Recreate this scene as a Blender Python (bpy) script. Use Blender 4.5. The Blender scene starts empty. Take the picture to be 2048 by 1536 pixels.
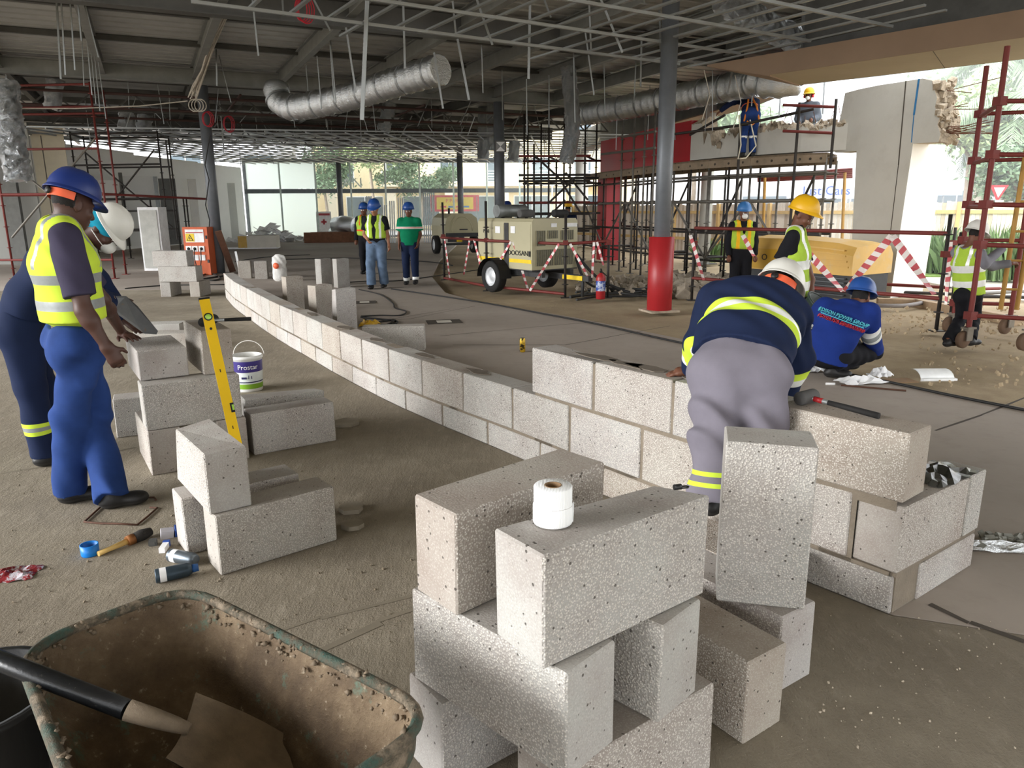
import bpy, bmesh, math, random
import numpy as np
from mathutils import Vector, Matrix, Euler, Quaternion
random.seed(7); np.random.seed(7)
SC = bpy.context.scene; COL = SC.collection
PI = math.pi; R = math.radians
# ---------------------------------------------------------------- camera, sky, light, exposure
FPX, PITCH, ROLL, CAMH = 1480.0, R(13.4), R(0.4), 1.62
cam_d = bpy.data.cameras.new('camera'); cam = bpy.data.objects.new('camera', cam_d); COL.objects.link(cam)
cam_d.sensor_width = 36.0; cam_d.lens = FPX/2048*36.0; cam_d.clip_start = .05; cam_d.clip_end = 500
cam.matrix_world = Matrix.Translation((0, 0, CAMH)) @ Matrix.Rotation(PI/2-PITCH, 4, 'X') @ Matrix.Rotation(-ROLL, 4, 'Z')
SC.camera = cam
world = bpy.data.worlds.new('overcast_sky'); SC.world = world; world.use_nodes = True
wn = world.node_tree.nodes; wl = world.node_tree.links; bgn = wn['Background']
bgn.inputs['Color'].default_value = (.95, .975, 1, 1); bgn.inputs['Strength'].default_value = 2.2
sun_d = bpy.data.lights.new('sun', 'SUN'); sun_d.energy = 5.0; sun_d.angle = R(40); sun_d.color = (1, .99, .985)
sun = bpy.data.objects.new('sun', sun_d); COL.objects.link(sun); sun.rotation_euler = (R(66), 0, R(-68)); sun.location = (-20, -8, 30)
vs = SC.view_settings; vs.view_transform = 'Standard'; vs.look = 'None'; vs.gamma = 1; vs.use_curve_mapping = False; vs.exposure = .88
SC.cycles.max_bounces = 8; SC.cycles.diffuse_bounces = 5; SC.cycles.glossy_bounces = 3; SC.cycles.transparent_max_bounces = 12
# ---------------------------------------------------------------- pixel -> place helpers (2048x1536 frame)
def ray(x, y):
    a, b = (x-1024)/FPX, -(y-768)/FPX
    c, s = math.cos(ROLL), math.sin(ROLL)
    a, b = a*c+b*s, -a*s+b*c
    return Vector((a, math.cos(PITCH)+b*math.sin(PITCH), -math.sin(PITCH)+b*math.cos(PITCH)))
def G(x, y, z=0.0):
    d = ray(x, y); return Vector((0, 0, CAMH)) + d*((z-CAMH)/d.z)
def D(x, y, Y):
    d = ray(x, y); return Vector((0, 0, CAMH)) + d*(Y/d.y)
# ---------------------------------------------------------------- materials
def lin(c):
    if isinstance(c, str):
        c = c.lstrip('#'); c = [int(c[i:i+2], 16)/255 for i in (0, 2, 4)]
    return tuple(v/12.92 if v <= .04045 else ((v+.055)/1.055)**2.4 for v in c)
MATS = {}
class NT:
    def __init__(s, name):
        s.m = bpy.data.materials.new(name); s.m.use_nodes = True; s.t = s.m.node_tree; s.N = s.t.nodes; s.L = s.t.links
        s.b = s.N['Principled BSDF']; s.tc = s.N.new('ShaderNodeTexCoord'); MATS[name] = s.m
    def n(s, typ, **kw):
        o = s.N.new('ShaderNode'+typ)
        for k, v in kw.items():
            if hasattr(o, k) and k not in ('Scale',): setattr(o, k, v)
        return o
    def link(s, a, b): s.L.new(a, b)
    def noise(s, scale, detail=4, rough=.55, co=None, stretch=None, dim=None):
        o = s.N.new('ShaderNodeTexNoise'); o.inputs['Scale'].default_value = scale; o.inputs['Detail'].default_value = detail; o.inputs['Roughness'].default_value = rough
        src = co if co is not None else s.tc.outputs['Object']
        if stretch:
            mp = s.N.new('ShaderNodeMapping'); mp.inputs['Scale'].default_value = stretch; s.link(src, mp.inputs['Vector']); src = mp.outputs['Vector']
        s.link(src, o.inputs['Vector']); return o.outputs['Fac']
    def voro(s, scale, feature='F1', co=None, rand=1.0):
        o = s.N.new('ShaderNodeTexVoronoi'); o.feature = feature; o.inputs['Scale'].default_value = scale; o.inputs['Randomness'].default_value = rand
        s.link(co if co is not None else s.tc.outputs['Object'], o.inputs['Vector']); return o
    def ramp(s, fac, stops, interp='LINEAR'):
        o = s.N.new('ShaderNodeValToRGB'); o.color_ramp.interpolation = interp; e = o.color_ramp.elements
        while len(e) < len(stops): e.new(.5)
        for i, (p, c) in enumerate(stops):
            e[i].position = p
            if isinstance(c, (int, float)): c = (c, c, c)
            else: c = lin(c) if isinstance(c, str) else c
            e[i].color = (*c[:3], 1)
        s.link(fac, o.inputs['Fac']); return o.outputs['Color']
    def mix(s, fac, a, b, mode='MIX'):
        o = s.N.new('ShaderNodeMix'); o.data_type = 'RGBA'; o.blend_type = mode
        for sock, v in ((o.inputs[0], fac), (o.inputs[6], a), (o.inputs[7], b)):
            if hasattr(v, 'links') or hasattr(v, 'is_linked'): s.link(v, sock)
            elif isinstance(v, (int, float)) and sock.type != 'RGBA': sock.default_value = v
            else:
                c = lin(v) if isinstance(v, str) else v
                if isinstance(c, (int, float)): c = (c, c, c)
                sock.default_value = (*c[:3], 1)
        return o.outputs[2]
    def math(s, op, a, b=None, clamp=False):
        o = s.N.new('ShaderNodeMath'); o.operation = op; o.use_clamp = clamp
        for i, v in enumerate((a, b)):
            if v is None: continue
            if isinstance(v, (int, float)): o.inputs[i].default_value = v
            else: s.link(v, o.inputs[i])
        return o.outputs[0]
    def col(s, c):
        if isinstance(c, str) or isinstance(c, tuple): s.b.inputs['Base Color'].default_value = (*(lin(c) if isinstance(c, str) else c)[:3], 1)
        else: s.link(c, s.b.inputs['Base Color'])
        return s
    def set(s, rough=.6, metal=0., spec=.5, **kw):
        s.b.inputs['Metallic'].default_value = metal; s.b.inputs['Specular IOR Level'].default_value = spec
        if isinstance(rough, (int, float)): s.b.inputs['Roughness'].default_value = rough
        else: s.link(rough, s.b.inputs['Roughness'])
        for k, v in kw.items(): s.b.inputs[k].default_value = v
        return s
    def bump(s, h, strength=.3, dist=.01):
        o = s.N.new('ShaderNodeBump'); o.inputs['Strength'].default_value = strength; o.inputs['Distance'].default_value = dist
        s.link(h, o.inputs['Height']); s.link(o.outputs['Normal'], s.b.inputs['Normal']); return s
def M(name, c, rough=.6, metal=0., var=.12, scale=6., bump=0., bscale=60., dist=.004, spec=.4, stretch=None, c2=None, thr=(.45, .65)):
    """plain procedural material: base colour with soft noise variation, optional second colour (dirt, rust) and bump"""
    if name in MATS: return MATS[name]
    t = NT(name); c = lin(c) if isinstance(c, str) else c
    f = t.noise(scale, 5, .6, stretch=stretch)
    col = t.ramp(f, [(.3, tuple(min(1, v*(1-var)) for v in c)), (.7, tuple(min(1, v*(1+var)) for v in c))])
    if c2 is not None:
        f2 = t.noise(scale*1.7, 8, .7)
        col = t.mix(t.ramp(f2, [(thr[0], 0.), (thr[1], 1.)]), col, c2)
    t.col(col).set(rough, metal, spec)
    if bump: t.bump(t.noise(bscale, 6, .65, stretch=stretch), bump, dist)
    return t.m
# ---------------------------------------------------------------- mesh builder
UNIT = {}
class MB:
    def __init__(s): s.v = []; s.f = []; s.mi = []; s.sm = []; s.cur = 0; s.smooth = False
    def add(s, vs_, fs, smooth=None):
        o = len(s.v); s.v.extend([tuple(p) for p in vs_])
        for f in fs: s.f.append([i+o for i in f]); s.mi.append(s.cur); s.sm.append(s.smooth if smooth is None else smooth)
        return s
    def mat(s, i): s.cur = i; return s
    def box(s, c, size, rot=None, taper=None):
        hx, hy, hz = size[0]/2, size[1]/2, size[2]/2; tx, ty = taper or (1, 1)
        P = [Vector((-hx, -hy, -hz)), Vector((hx, -hy, -hz)), Vector((hx, hy, -hz)), Vector((-hx, hy, -hz)),
             Vector((-hx*tx, -hy*ty, hz)), Vector((hx*tx, -hy*ty, hz)), Vector((hx*tx, hy*ty, hz)), Vector((-hx*tx, hy*ty, hz))]
        m = rot if rot is not None else Matrix.Identity(3)
        if isinstance(m, (int, float)): m = Matrix.Rotation(m, 3, 'Z')
        elif isinstance(m, tuple): m = Euler(m).to_matrix()
        return s.add([m @ p + Vector(c) for p in P], [(0, 3, 2, 1), (4, 5, 6, 7), (0, 1, 5, 4), (1, 2, 6, 5), (2, 3, 7, 6), (3, 0, 4, 7)], False)
    def bar(s, a, b, w, h, up=(0, 0, 1)):
        a, b = Vector(a), Vector(b); d = b-a; L = d.length
        if L < 1e-6: return s
        x = d/L; u = Vector(up)
        if abs(x.dot(u)) > .98: u = Vector((0, 1, 0))
        y = u.cross(x).normalized(); z = x.cross(y)
        return s.box((a+b)/2, (L, w, h), Matrix((x, y, z)).transposed())
    def tube(s, pts, r, n=8, caps=True, closed=False):
        pts = [Vector(p) for p in pts]; N = len(pts); rs = r if isinstance(r, (list, tuple)) else [r]*N
        prev = None; rings = []
        for i, p in enumerate(pts):
            if closed: d = pts[(i+1) % N]-pts[i-1]
            else: d = pts[min(i+1, N-1)]-pts[max(i-1, 0)]
            d.normalize()
            if prev is None:
                u = Vector((0, 0, 1)) if abs(d.z) < .9 else Vector((1, 0, 0)); x = u.cross(d).normalized()
            else:
                x = prev - d*prev.dot(d)
                x = x.normalized() if x.length > 1e-6 else Vector((1, 0, 0))
            prev = x; y = d.cross(x)
            rings.append([p + (x*math.cos(2*PI*k/n) + y*math.sin(2*PI*k/n))*rs[i] for k in range(n)])
        V = [q for rg in rings for q in rg]; Fs = []
        for i in range(N if closed else N-1):
            a = i*n; b = ((i+1) % N)*n
            for k in range(n): k2 = (k+1) % n; Fs.append((a+k, a+k2, b+k2, b+k))
        s.add(V, Fs, n > 5)
        if caps and not closed:
            o = len(s.v)-len(V); s.f.append([o+k for k in range(n)][::-1]); s.f.append([o+(N-1)*n+k for k in range(n)])
            s.mi += [s.cur]*2; s.sm += [False]*2
        return s
    def lathe(s, prof, n=24, c=(0, 0, 0), rot=None, smooth=True, capb=False, capt=False):
        m = rot if rot is not None else Matrix.Identity(3)
        if isinstance(m, tuple): m = Euler(m).to_matrix()
        c = Vector(c); V = []; Fs = []
        for (r, z) in prof:
            for k in range(n): a = 2*PI*k/n; V.append(m @ Vector((r*math.cos(a), r*math.sin(a), z)) + c)
        for i in range(len(prof)-1):
            for k in range(n): k2 = (k+1) % n; Fs.append((i*n+k, i*n+k2, (i+1)*n+k2, (i+1)*n+k))
        if capb: Fs.append(tuple(range(n))[::-1])
        if capt: Fs.append(tuple((len(prof)-1)*n+k for k in range(n)))
        return s.add(V, Fs, smooth)
    def prism(s, poly, z0, z1, top=None):
        """poly: list of (x,y) counter-clockwise; vertical prism"""
        n = len(poly); V = [(p[0], p[1], z0) for p in poly] + [(p[0], p[1], z1) for p in (top or poly)]
        return s.add(V, [tuple(range(n))[::-1], tuple(range(n, 2*n))] + [(i, (i+1) % n, n+(i+1) % n, n+i) for i in range(n)], False)
    def plate(s, P, th):
        """planar polygon in space thickened along -normal"""
        P = [Vector(p) for p in P]; n = len(P); nr = Vector((0, 0, 0))
        for i in range(n): nr += P[i].cross(P[(i+1) % n])
        nr.normalize(); V = P + [p - nr*th for p in P]
        return s.add(V, [tuple(range(n)), tuple(range(n, 2*n))[::-1]] + [(i, n+i, n+(i+1) % n, (i+1) % n) for i in range(n)], False)
    def mesh(s, name, mats, off=(0, 0, 0)):
        me = bpy.data.meshes.new(name); off = Vector(off)
        me.from_pydata([Vector(p)-off for p in s.v], [], s.f)
        for m in (mats if isinstance(mats, (list, tuple)) else [mats]): me.materials.append(m)
        me.polygons.foreach_set('material_index', s.mi); me.polygons.foreach_set('use_smooth', s.sm); me.update(); return me
    def build(s, name, mats, parent=None, at=None, **kw):
        off = rootloc(parent) if parent is not None else Vector(at or (0, 0, 0))
        return link(name, s.mesh(name, mats, off), parent, None if parent is not None else off, **kw)
def rootloc(p):
    v = Vector((0, 0, 0))
    while p is not None: v += p.location; p = p.parent
    return v
def link(name, data, parent=None, loc=None, label=None, cat=None, group=None, kind=None):
    o = bpy.data.objects.new(name, data); COL.objects.link(o)
    if parent is not None: o.parent = parent
    if loc is not None: o.location = loc
    if label: o['label'] = label
    if cat: o['category'] = cat
    if group: o['group'] = group
    if kind: o['kind'] = kind
    return o
def thing(name, loc, label=None, cat=None, group=None, kind=None, rz=0.0):
    o = link(name, None, None, Vector(loc), label, cat, group, kind); o.empty_display_size = .1; o.rotation_euler = (0, 0, rz); return o
def copy_tree(o, parent=None):
    c = o.copy(); COL.objects.link(c); c.parent = parent
    for ch in list(o.children): copy_tree(ch, c)
    return c
def cyl_mesh(mat, n=10):
    k = ('cyl', mat.name, n)
    if k not in UNIT:
        b = MB(); b.tube([(0, 0, 0), (0, 0, 1)], 1, n); UNIT[k] = b.mesh('pipe', mat)
    return UNIT[k]
def box_mesh(mat):
    k = ('box', mat.name)
    if k not in UNIT: b = MB(); b.box((0, 0, 0), (1, 1, 1)); UNIT[k] = b.mesh('bar', mat)
    return UNIT[k]
def frame_of(a, b, up=(0, 0, 1)):
    x = (b-a).normalized(); u = Vector(up)
    if abs(x.dot(u)) > .98: u = Vector((0, 1, 0))
    y = u.cross(x).normalized(); return x, y, x.cross(y)
def pipe(name, a, b, r, mat, parent, n=8):
    """one straight tube as its own object, sharing one unit mesh"""
    a, b = Vector(a), Vector(b); x, y, z = frame_of(a, b); L = (b-a).length
    o = link(name, cyl_mesh(mat, n), parent); lc = a - rootloc(parent)
    m = Matrix((y*r, z*r, x*L)).transposed().to_4x4(); o.matrix_local = Matrix.Translation(lc) @ m
    return o
def stick(name, a, b, w, h, mat, parent, up=(0, 0, 1)):
    """one straight rectangular bar as its own object, sharing one unit mesh"""
    a, b = Vector(a), Vector(b); x, y, z = frame_of(a, b, up); L = (b-a).length
    o = link(name, box_mesh(mat), parent); lc = (a+b)/2 - rootloc(parent)
    o.matrix_local = Matrix.Translation(lc) @ Matrix((x*L, y*w, z*h)).transposed().to_4x4()
    return o
def text_mesh(txt, size, mat, depth=.002, align='CENTER'):
    cu = bpy.data.curves.new('lettering', 'FONT'); cu.body = txt; cu.size = size; cu.extrude = depth; cu.align_x = align; cu.align_y = 'CENTER'; cu.resolution_u = 3
    o = bpy.data.objects.new('lettering', cu); COL.objects.link(o)
    dg = bpy.context.evaluated_depsgraph_get(); me = bpy.data.meshes.new_from_object(o.evaluated_get(dg))
    bpy.data.objects.remove(o); me.materials.clear(); me.materials.append(mat); return me
def letter(txt, size, mat, parent, pos, x, z, name='lettering', depth=.002, align='CENTER', sx=1.0):
    """flat lettering: x = reading direction, z = up direction"""
    x, z = Vector(x).normalized(), Vector(z).normalized(); y = z.cross(x)
    z = x.cross(y) if False else z
    o = link(name, text_mesh(txt, size, mat, depth, align), parent)
    nrm = x.cross(z); m = Matrix((x*sx, z, nrm)).transposed().to_4x4()
    o.matrix_local = Matrix.Translation(Vector(pos)-rootloc(parent)) @ m
    return o
def rz3(a): return Matrix.Rotation(a, 3, 'Z')
# ================================================================ SETTING: ground, floor, roof, walls
def PL(px, py, p0, d):
    r_ = ray(px, py); n = Vector((-d[1], d[0], 0)); t = (Vector(p0)-Vector((0, 0, CAMH))).dot(n)/r_.dot(n)
    return Vector((0, 0, CAMH))+r_*t
UA = R(25.5); UD = Vector((math.cos(UA), math.sin(UA), 0)); VD = Vector((-math.sin(UA), math.cos(UA), 0)); UO = Vector((-7.6, 19.35, 0))
def UV(u, v, z=0): return UO+UD*u+VD*v+Vector((0, 0, z))
# ---- materials of the setting
t = NT('dusty_concrete')
n1 = t.noise(.55, 6, .65); n2 = t.noise(6, 8, .7); n3 = t.noise(90, 5, .7); st = t.noise(14, 6, .75, stretch=(1, .35, 1))
c = t.ramp(n1, [(.28, '#70675a'), (.5, '#8a8171'), (.72, '#a29988')])
c = t.mix(t.ramp(n2, [(.42, 0.), (.75, .55)]), c, '#7a7162'); c = t.mix(t.ramp(st, [(.52, 0.), (.74, .5)]), c, '#a89f8f')
c = t.mix(t.ramp(n3, [(.25, .35), (.45, 0.)]), c, '#5a5246')
t.col(c).set(.93, spec=.2); t.bump(t.math('ADD', t.math('MULTIPLY', st, .8), t.math('MULTIPLY', n3, .35)), .75, .018)
t = NT('smooth_slab')
n1 = t.noise(.4, 6, .6); n2 = t.noise(5, 8, .7); n3 = t.noise(120, 4, .6)
c = t.ramp(n1, [(.3, '#958b81'), (.55, '#a2988e'), (.75, '#aea59a')])
c = t.mix(t.ramp(n2, [(.5, 0.), (.8, .5)]), c, '#867b71'); t.col(c).set(.8, spec=.3); t.bump(t.math('ADD', n2, t.math('MULTIPLY', n3, .3)), .25, .006)
t = NT('sandy_dirt')
n1 = t.noise(.35, 6, .6); n2 = t.noise(3, 8, .72); n3 = t.noise(60, 5, .7)
c = t.ramp(n1, [(.3, '#8d7e68'), (.5, '#a39378'), (.72, '#b9a98e')]); c = t.mix(t.ramp(n2, [(.45, 0.), (.7, .6)]), c, '#8a7866')
c = t.mix(t.ramp(n3, [(.6, 0.), (.72, .5)]), c, '#c9bda8'); t.col(c).set(.96, spec=.1); t.bump(t.math('ADD', n2, t.math('MULTIPLY', n3, .4)), .6, .03)
M('pale_paving', '#cfc9bd', .9, var=.1, scale=2, bump=.3, bscale=40); M('asphalt', '#8b8b8c', .9, var=.08, scale=2); M('grass', '#8ca85a', .9, var=.35, scale=9, bump=.6, bscale=80)
M('joint_dark', '#4a433b', .95, var=.2); M('groove_dust', '#7d7464', .95)
M('steel_grey', '#6d7176', .45, .35, .12, 4, .08, 60); M('steel_dark', '#565654', .5, .3, .2, 3); M('beam_grey', '#7f817f', .55, .2, .15, 3)
M('roof_sheet', '#acadab', .5, .25, .12, 2.2, stretch=(1, 1, 1)); M('galv', '#9da1a2', .42, .7, .12, 8); M('galv_dull', '#838685', .5, .6, .15, 8)
M('red_oxide', '#46302c', .6, .1, .2, 6); M('plasterboard', '#a3967f', .9, var=.06, scale=1.2, bump=.05, bscale=30); M('board_brown_shaded', '#8c7764', .9, var=.1, scale=1.0)
M('wall_white', '#ecebe6', .85, var=.04, scale=1.0); M('wall_cream', '#ede3cb', .85, var=.04); M('wall_grey', '#b5b5af', .85, var=.06, scale=.8); M('door_dark', '#6a6a66', .7)
M('plaster_conc', '#bdbab1', .88, var=.06, scale=.9, bump=.15, bscale=12, dist=.01, c2='#a9a59b', thr=(.5, .9)); M('plaster_white', '#efece4', .85, var=.05, scale=2, c2='#a89880', thr=(.68, .74))
M('broken_conc', '#b7a893', .95, var=.3, scale=9, bump=1, bscale=14, dist=.06); M('red_paint', '#a02428', .4, 0, .07, 3, .05, 20); M('red_panel', '#a8222a', .35, 0, .06, 1)
M('rust', '#6b4634', .85, .2, .3, 20); M('blue_line', '#2b6f9e', .7)
# ---- ground and floors
W_PATH = [(-5.40, 14.0), (-5.05, 13.25), (-4.62, 12.35), (-4.14, 11.46), (-3.55, 10.36), (-2.96, 9.29), (-2.38, 8.32), (-1.81, 7.35), (-1.33, 6.58), (-.98, 6.05), (-.63, 5.56), (-.27, 5.09), (0, 4.74), (.40, 4.18), (.81, 3.63), (1.155, 3.16), (1.53, 2.70)]
S_EDGE = [(-2.6, 40), (-2.3, 24), (-1.95, 18.2), (-1.3, 14.6), (-.45, 12.85), (.25, 12.05), (.96, 11.1), (1.7, 9.9), (2.3, 8.92), (2.97, 7.44), (3.71, 6.45), (4.19, 5.84), (5.6, 3.6), (7, 0), (7.5, -7)]
MB().box((10, 30, -.26), (190, 190, .4)).build('ground', MATS['sandy_dirt'], kind='structure')
left = [(-26, -7), (2.6, -7), (3.3, 2.1)] + W_PATH[::-1] + [(-5.8, 15.5), (-26, 15.5)]
MB().prism(left, -.3, 0).build('floor', MATS['dusty_concrete'], kind='structure')
strip = [(3.312, 2.1), (2.612, -7)] + S_EDGE[::-1] + [(-2.6, 43), (-18, 43), (-18, 15.512), (-5.79, 15.512)] + [(p[0]+.012, p[1]+.008) for p in W_PATH]
slab = MB().prism(strip, -.3, 0).build('floor', MATS['smooth_slab'], kind='structure')
MB().prism([(-26, 15.512), (-18.01, 15.512), (-18.01, 43), (-26, 43)], -.3, 0).build('floor', MATS['smooth_slab'], kind='structure')
MB().prism([(9.0, 12.6), (40, 4), (40, 15), (9.2, 17.5)], -.2, -.03).build('ground', MATS['pale_paving'], kind='structure')
MB().prism([(9.4, 17.5), (40, 15), (40, 19.5), (9.6, 21.5)], -.2, 0.0).build('lawn', MATS['grass'], kind='structure')
MB().prism([(9, 30), (70, 22), (70, 44), (9, 60)], -.2, -.02).build('road', MATS['asphalt'], kind='structure')
MB().prism([(-30, 47.5), (9, 49), (9, 58), (-30, 56)], -.2, -.02).build('road', MATS['asphalt'], kind='structure')
b = MB(); kb = [(1760, 606), (1840, 608), (2048, 645)]
for p, q in zip(kb[:-1], kb[1:]): b.bar(G(*p)+Vector((0, .1, .0)), G(*q)+Vector((0, .1, 0)), .16, .14)
b.build('kerb', M('kerb_stone', '#a58f76', .9, var=.15), kind='structure')
# sawn joints and cracks in the slab: thin strips lying in the surface
def joint(pts, w=.014, par=slab, mat='joint_dark', z=.0015):
    P = [G(*p) for p in pts]; b = MB()
    for i in range(len(P)-1):
        a, c_ = P[i], P[i+1]; n_ = max(1, int((c_-a).length/.35)); d = (c_-a).normalized(); s_ = Vector((-d.y, d.x, 0))*w
        prev = None
        for k in range(n_+1):
            q = a.lerp(c_, k/n_)+s_*random.uniform(-.5, .5); ww = s_*random.uniform(.35, .75)
            cur = (q-ww+Vector((0, 0, z)), q+ww+Vector((0, 0, z)))
            if prev: b.add([prev[0], cur[0], cur[1], prev[1]], [(0, 1, 2, 3)])
            prev = cur
    return b.build('floor_joint', MATS[mat], par)
joint([(716, 650), (900, 618), (1120, 588)][:2]); joint([(700, 645), (820, 638), (950, 612)]); joint([(880, 672), (1060, 655), (1210, 642)]); joint([(905, 690), (1130, 690), (1340, 652)]); joint([(1690, 708), (1500, 690)])
joint([(1872, 862), (1960, 830), (2048, 795)], .02); joint([(1860, 1208), (1940, 1245), (2048, 1285)], .022); joint([(640, 1300), (760, 1245), (860, 1205)], .03, slab, 'groove_dust'); joint([(500, 1280), (640, 1235), (830, 1190)], .02, slab, 'groove_dust')
joint([(0, 948), (140, 925), (270, 895)], .02, slab, 'groove_dust'); joint([(560, 545), (760, 528), (900, 520)], .02); joint([(470, 560), (570, 545)], .02)
# ---- roof: ribbed sheeting between rafters and purlins
BND = [(11.5, -30), (11.0, -16.8), (8.7, -10.9), (10.9, -9.2), (13.0, -5.0), (14.1, -.3), (16.2, 7.4), (17, 26)]
def u_right(v):
    for (u0, v0), (u1, v1) in zip(BND[:-1], BND[1:]):
        if v0 <= v <= v1: return u0+(u1-u0)*(v-v0)/(v1-v0)
    return BND[-1][0]
roof = thing('ceiling', UV(0, 0, 5.05), kind='structure')
b = MB(); b.smooth = False
def strip_roof(v0, v1, z0, z1, ul):
    b.add([UV(ul, v0, z0), UV(u_right(v0), v0, z0), UV(u_right(v1), v1, z1), UV(ul, v1, z1)], [(0, 1, 2, 3)])
v = -10.5
while v < 1.0:
    for dv, za, zb in ((.02, 5.05, 5.13), (.09, 5.13, 5.13), (.02, 5.13, 5.05), (.30, 5.05, 5.05)):
        strip_roof(v, v+dv, za, zb, -11); v += dv
while v < 24:
    strip_roof(v, v+.5, 5.12, 5.12, -22); v += .5
b.build('roof_sheet', MATS['roof_sheet'], roof)
b = MB(); b.add([UV(-11, -34, 5.06), UV(11.5, -34, 5.06), UV(u_right(-16.8), -16.8, 5.06), UV(u_right(-10.9), -10.9, 5.06), UV(u_right(-10.5), -10.5, 5.06), UV(-11, -10.5, 5.06)], [(0, 1, 2, 3, 4, 5)])  # unseen roof over and behind the camera, extended to darken the foreground
b.add([UV(-22, -10, 5.3), UV(18, -10, 5.3), UV(18, 25, 5.3), UV(-22, 25, 5.3)], [])
b.build('unseen_roof_deck', MATS['roof_sheet'], roof)
MB().plate([UV(-11, -34, 5.3), UV(11.5, -34, 5.3), UV(8.7, -10.9, 5.3), UV(10.9, -9.2, 5.3), UV(13, -5, 5.3), UV(14.1, -.3, 5.3), UV(16.2, 7.4, 5.3), UV(17, 25, 5.3), UV(-22, 25, 5.3), UV(-22, 1, 5.3), UV(-11, 1, 5.3)], .06).build('roof_cover', MATS['steel_dark'], roof)  # its rear end is stretched along with the unseen deck, for shade
def ibeam(a, c_, w, h, mat, par, name, tf=.02):
    b = MB(); a, c_ = Vector(a), Vector(c_); up = Vector((0, 0, 1))
    b.bar(a+up*(h/2-tf/2), c_+up*(h/2-tf/2), w, tf).bar(a-up*(h/2-tf/2), c_-up*(h/2-tf/2), w, tf).bar(a, c_, .025, h-2*tf)
    return b.build(name, mat, par)
for u in [-6.1, -4.1, -2.1, -.1, 1.9, 3.9, 5.9, 7.9, 9.9]:
    ibeam(UV(u, -10.2, 4.86), UV(u, 0, 4.86), .14, .3, MATS['beam_grey'], roof, 'rafter')
for u in [-8, -4.1, -.1, 3.9, 7.9, 11.9]:
    ibeam(UV(u, .1, 4.86), UV(u, 22, 4.86), .14, .3, MATS['steel_dark'], roof, 'rafter')
for v in (-2.8, -5.4):
    MB().bar(UV(-10, v, 4.99), UV(u_right(v)-.1, v, 4.99), .1, .1).build('purlin', MATS['steel_dark'], roof)
for v in (2.2, 4.6, 7, 9.5, 12, 15, 18):
    MB().bar(UV(-16, v, 4.95), UV(15, v, 4.95), .1, .16).build('purlin', MATS['steel_dark'], roof)
ibeam(UV(-12, 0, 4.78), UV(15.2, 0, 4.78), .2, .36, MATS['beam_grey'], roof, 'main_beam'); ibeam(UV(-11, -7.5, 4.75), UV(10.4, -7.5, 4.75), .24, .42, MATS['steel_dark'], roof, 'main_beam')
ibeam(UV(-12, 9.5, 4.7), UV(15, 9.5, 4.7), .2, .4, MATS['steel_dark'], roof, 'main_beam')
# zig-zag lattice girders and red service pipes beyond the beam
for v in (3.4, 8.2, 13):
    g = MB(); zt, zb = 4.75, 4.3; g.bar(UV(-14, v, zb), UV(14, v, zb), .06, .06); g.bar(UV(-14, v, zt), UV(14, v, zt), .06, .06); u = -14
    while u < 14: g.bar(UV(u, v, zb), UV(u+.5, v, zt), .04, .04); g.bar(UV(u+.5, v, zt), UV(u+1, v, zb), .04, .04); u += 1
    g.build('lattice_girder', MATS['steel_dark'], roof)
for v, z in ((1.2, 4.45), (2.9, 4.3), (5.8, 4.35)):
    pipe('sprinkler_pipe', UV(-13, v, z), UV(11, v, z), .035, MATS['red_oxide'], roof)
for u in (-10, -5, 1, 6): pipe('sprinkler_pipe', UV(u, .6, 4.5), UV(u, 14, 4.5), .03, MATS['red_oxide'], roof)
# eave fascia along the open right side
ev = [(4.95, 13.45), (6.1, 15.7), (6.3, 18.2), (6.25, 20.5), (5.4, 25.2), (3.9, 33.2), (3.0, 40)]
b = MB()
for p, q in zip(ev[:-1], ev[1:]): b.bar((p[0], p[1], 4.62), (q[0], q[1], 4.62), .12, 1.0)
b.build('eave_fascia', MATS['steel_dark'], roof)
b = MB()
for p, q in zip(ev[:-1], ev[1:]): b.bar((p[0]-.3, p[1], 4.13), (q[0]-.3, q[1], 4.13), .6, .03)
b.build('eave_soffit', MATS['board_brown_shaded'], roof)
# plasterboard bulkhead
n1_, n2_ = Vector((4.045, 12.3, 3.6)), Vector((9.6, 6.0, 3.6)); f1_, f2_ = Vector((4.89, 13.3, 3.6)), Vector((10.6, 8.0, 3.6)); tip = Vector((3.28, 13.17, 3.9))
MB().plate([n1_, n2_, f2_, f1_][::-1], .02).build('bulkhead_soffit', MATS['plasterboard'], roof)
MB().plate([n1_, tip, Vector((9.6, 6.0, 3.95)), n2_], .02).build('bulkhead_face', MATS['board_brown_shaded'], roof)  # brown is beige plasterboard with the shade of this face put into the colour
MB().plate([n1_, f1_, Vector((4.5, 13.6, 3.95)), tip], .02).build('bulkhead_end', MATS['board_brown_shaded'], roof)
MB().plate([f1_, f2_, f2_+Vector((0, 0, 1.6)), f1_+Vector((0, 0, 1.6))], .02).build('shaded_void_fascia', MATS['steel_dark'], roof)  # dark colour put in to stand for the unlit void above the bulkhead
b = MB(); a = n1_.lerp(f1_, .02); 
for k in (.28, .62): q = n1_.lerp(n2_, k); q2 = f1_.lerp(f2_, k); b.bar(q-Vector((0, 0, .002)), q2-Vector((0, 0, .002)), .006, .003)
b.build('board_joint', MATS['joint_dark'], roof)
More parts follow.
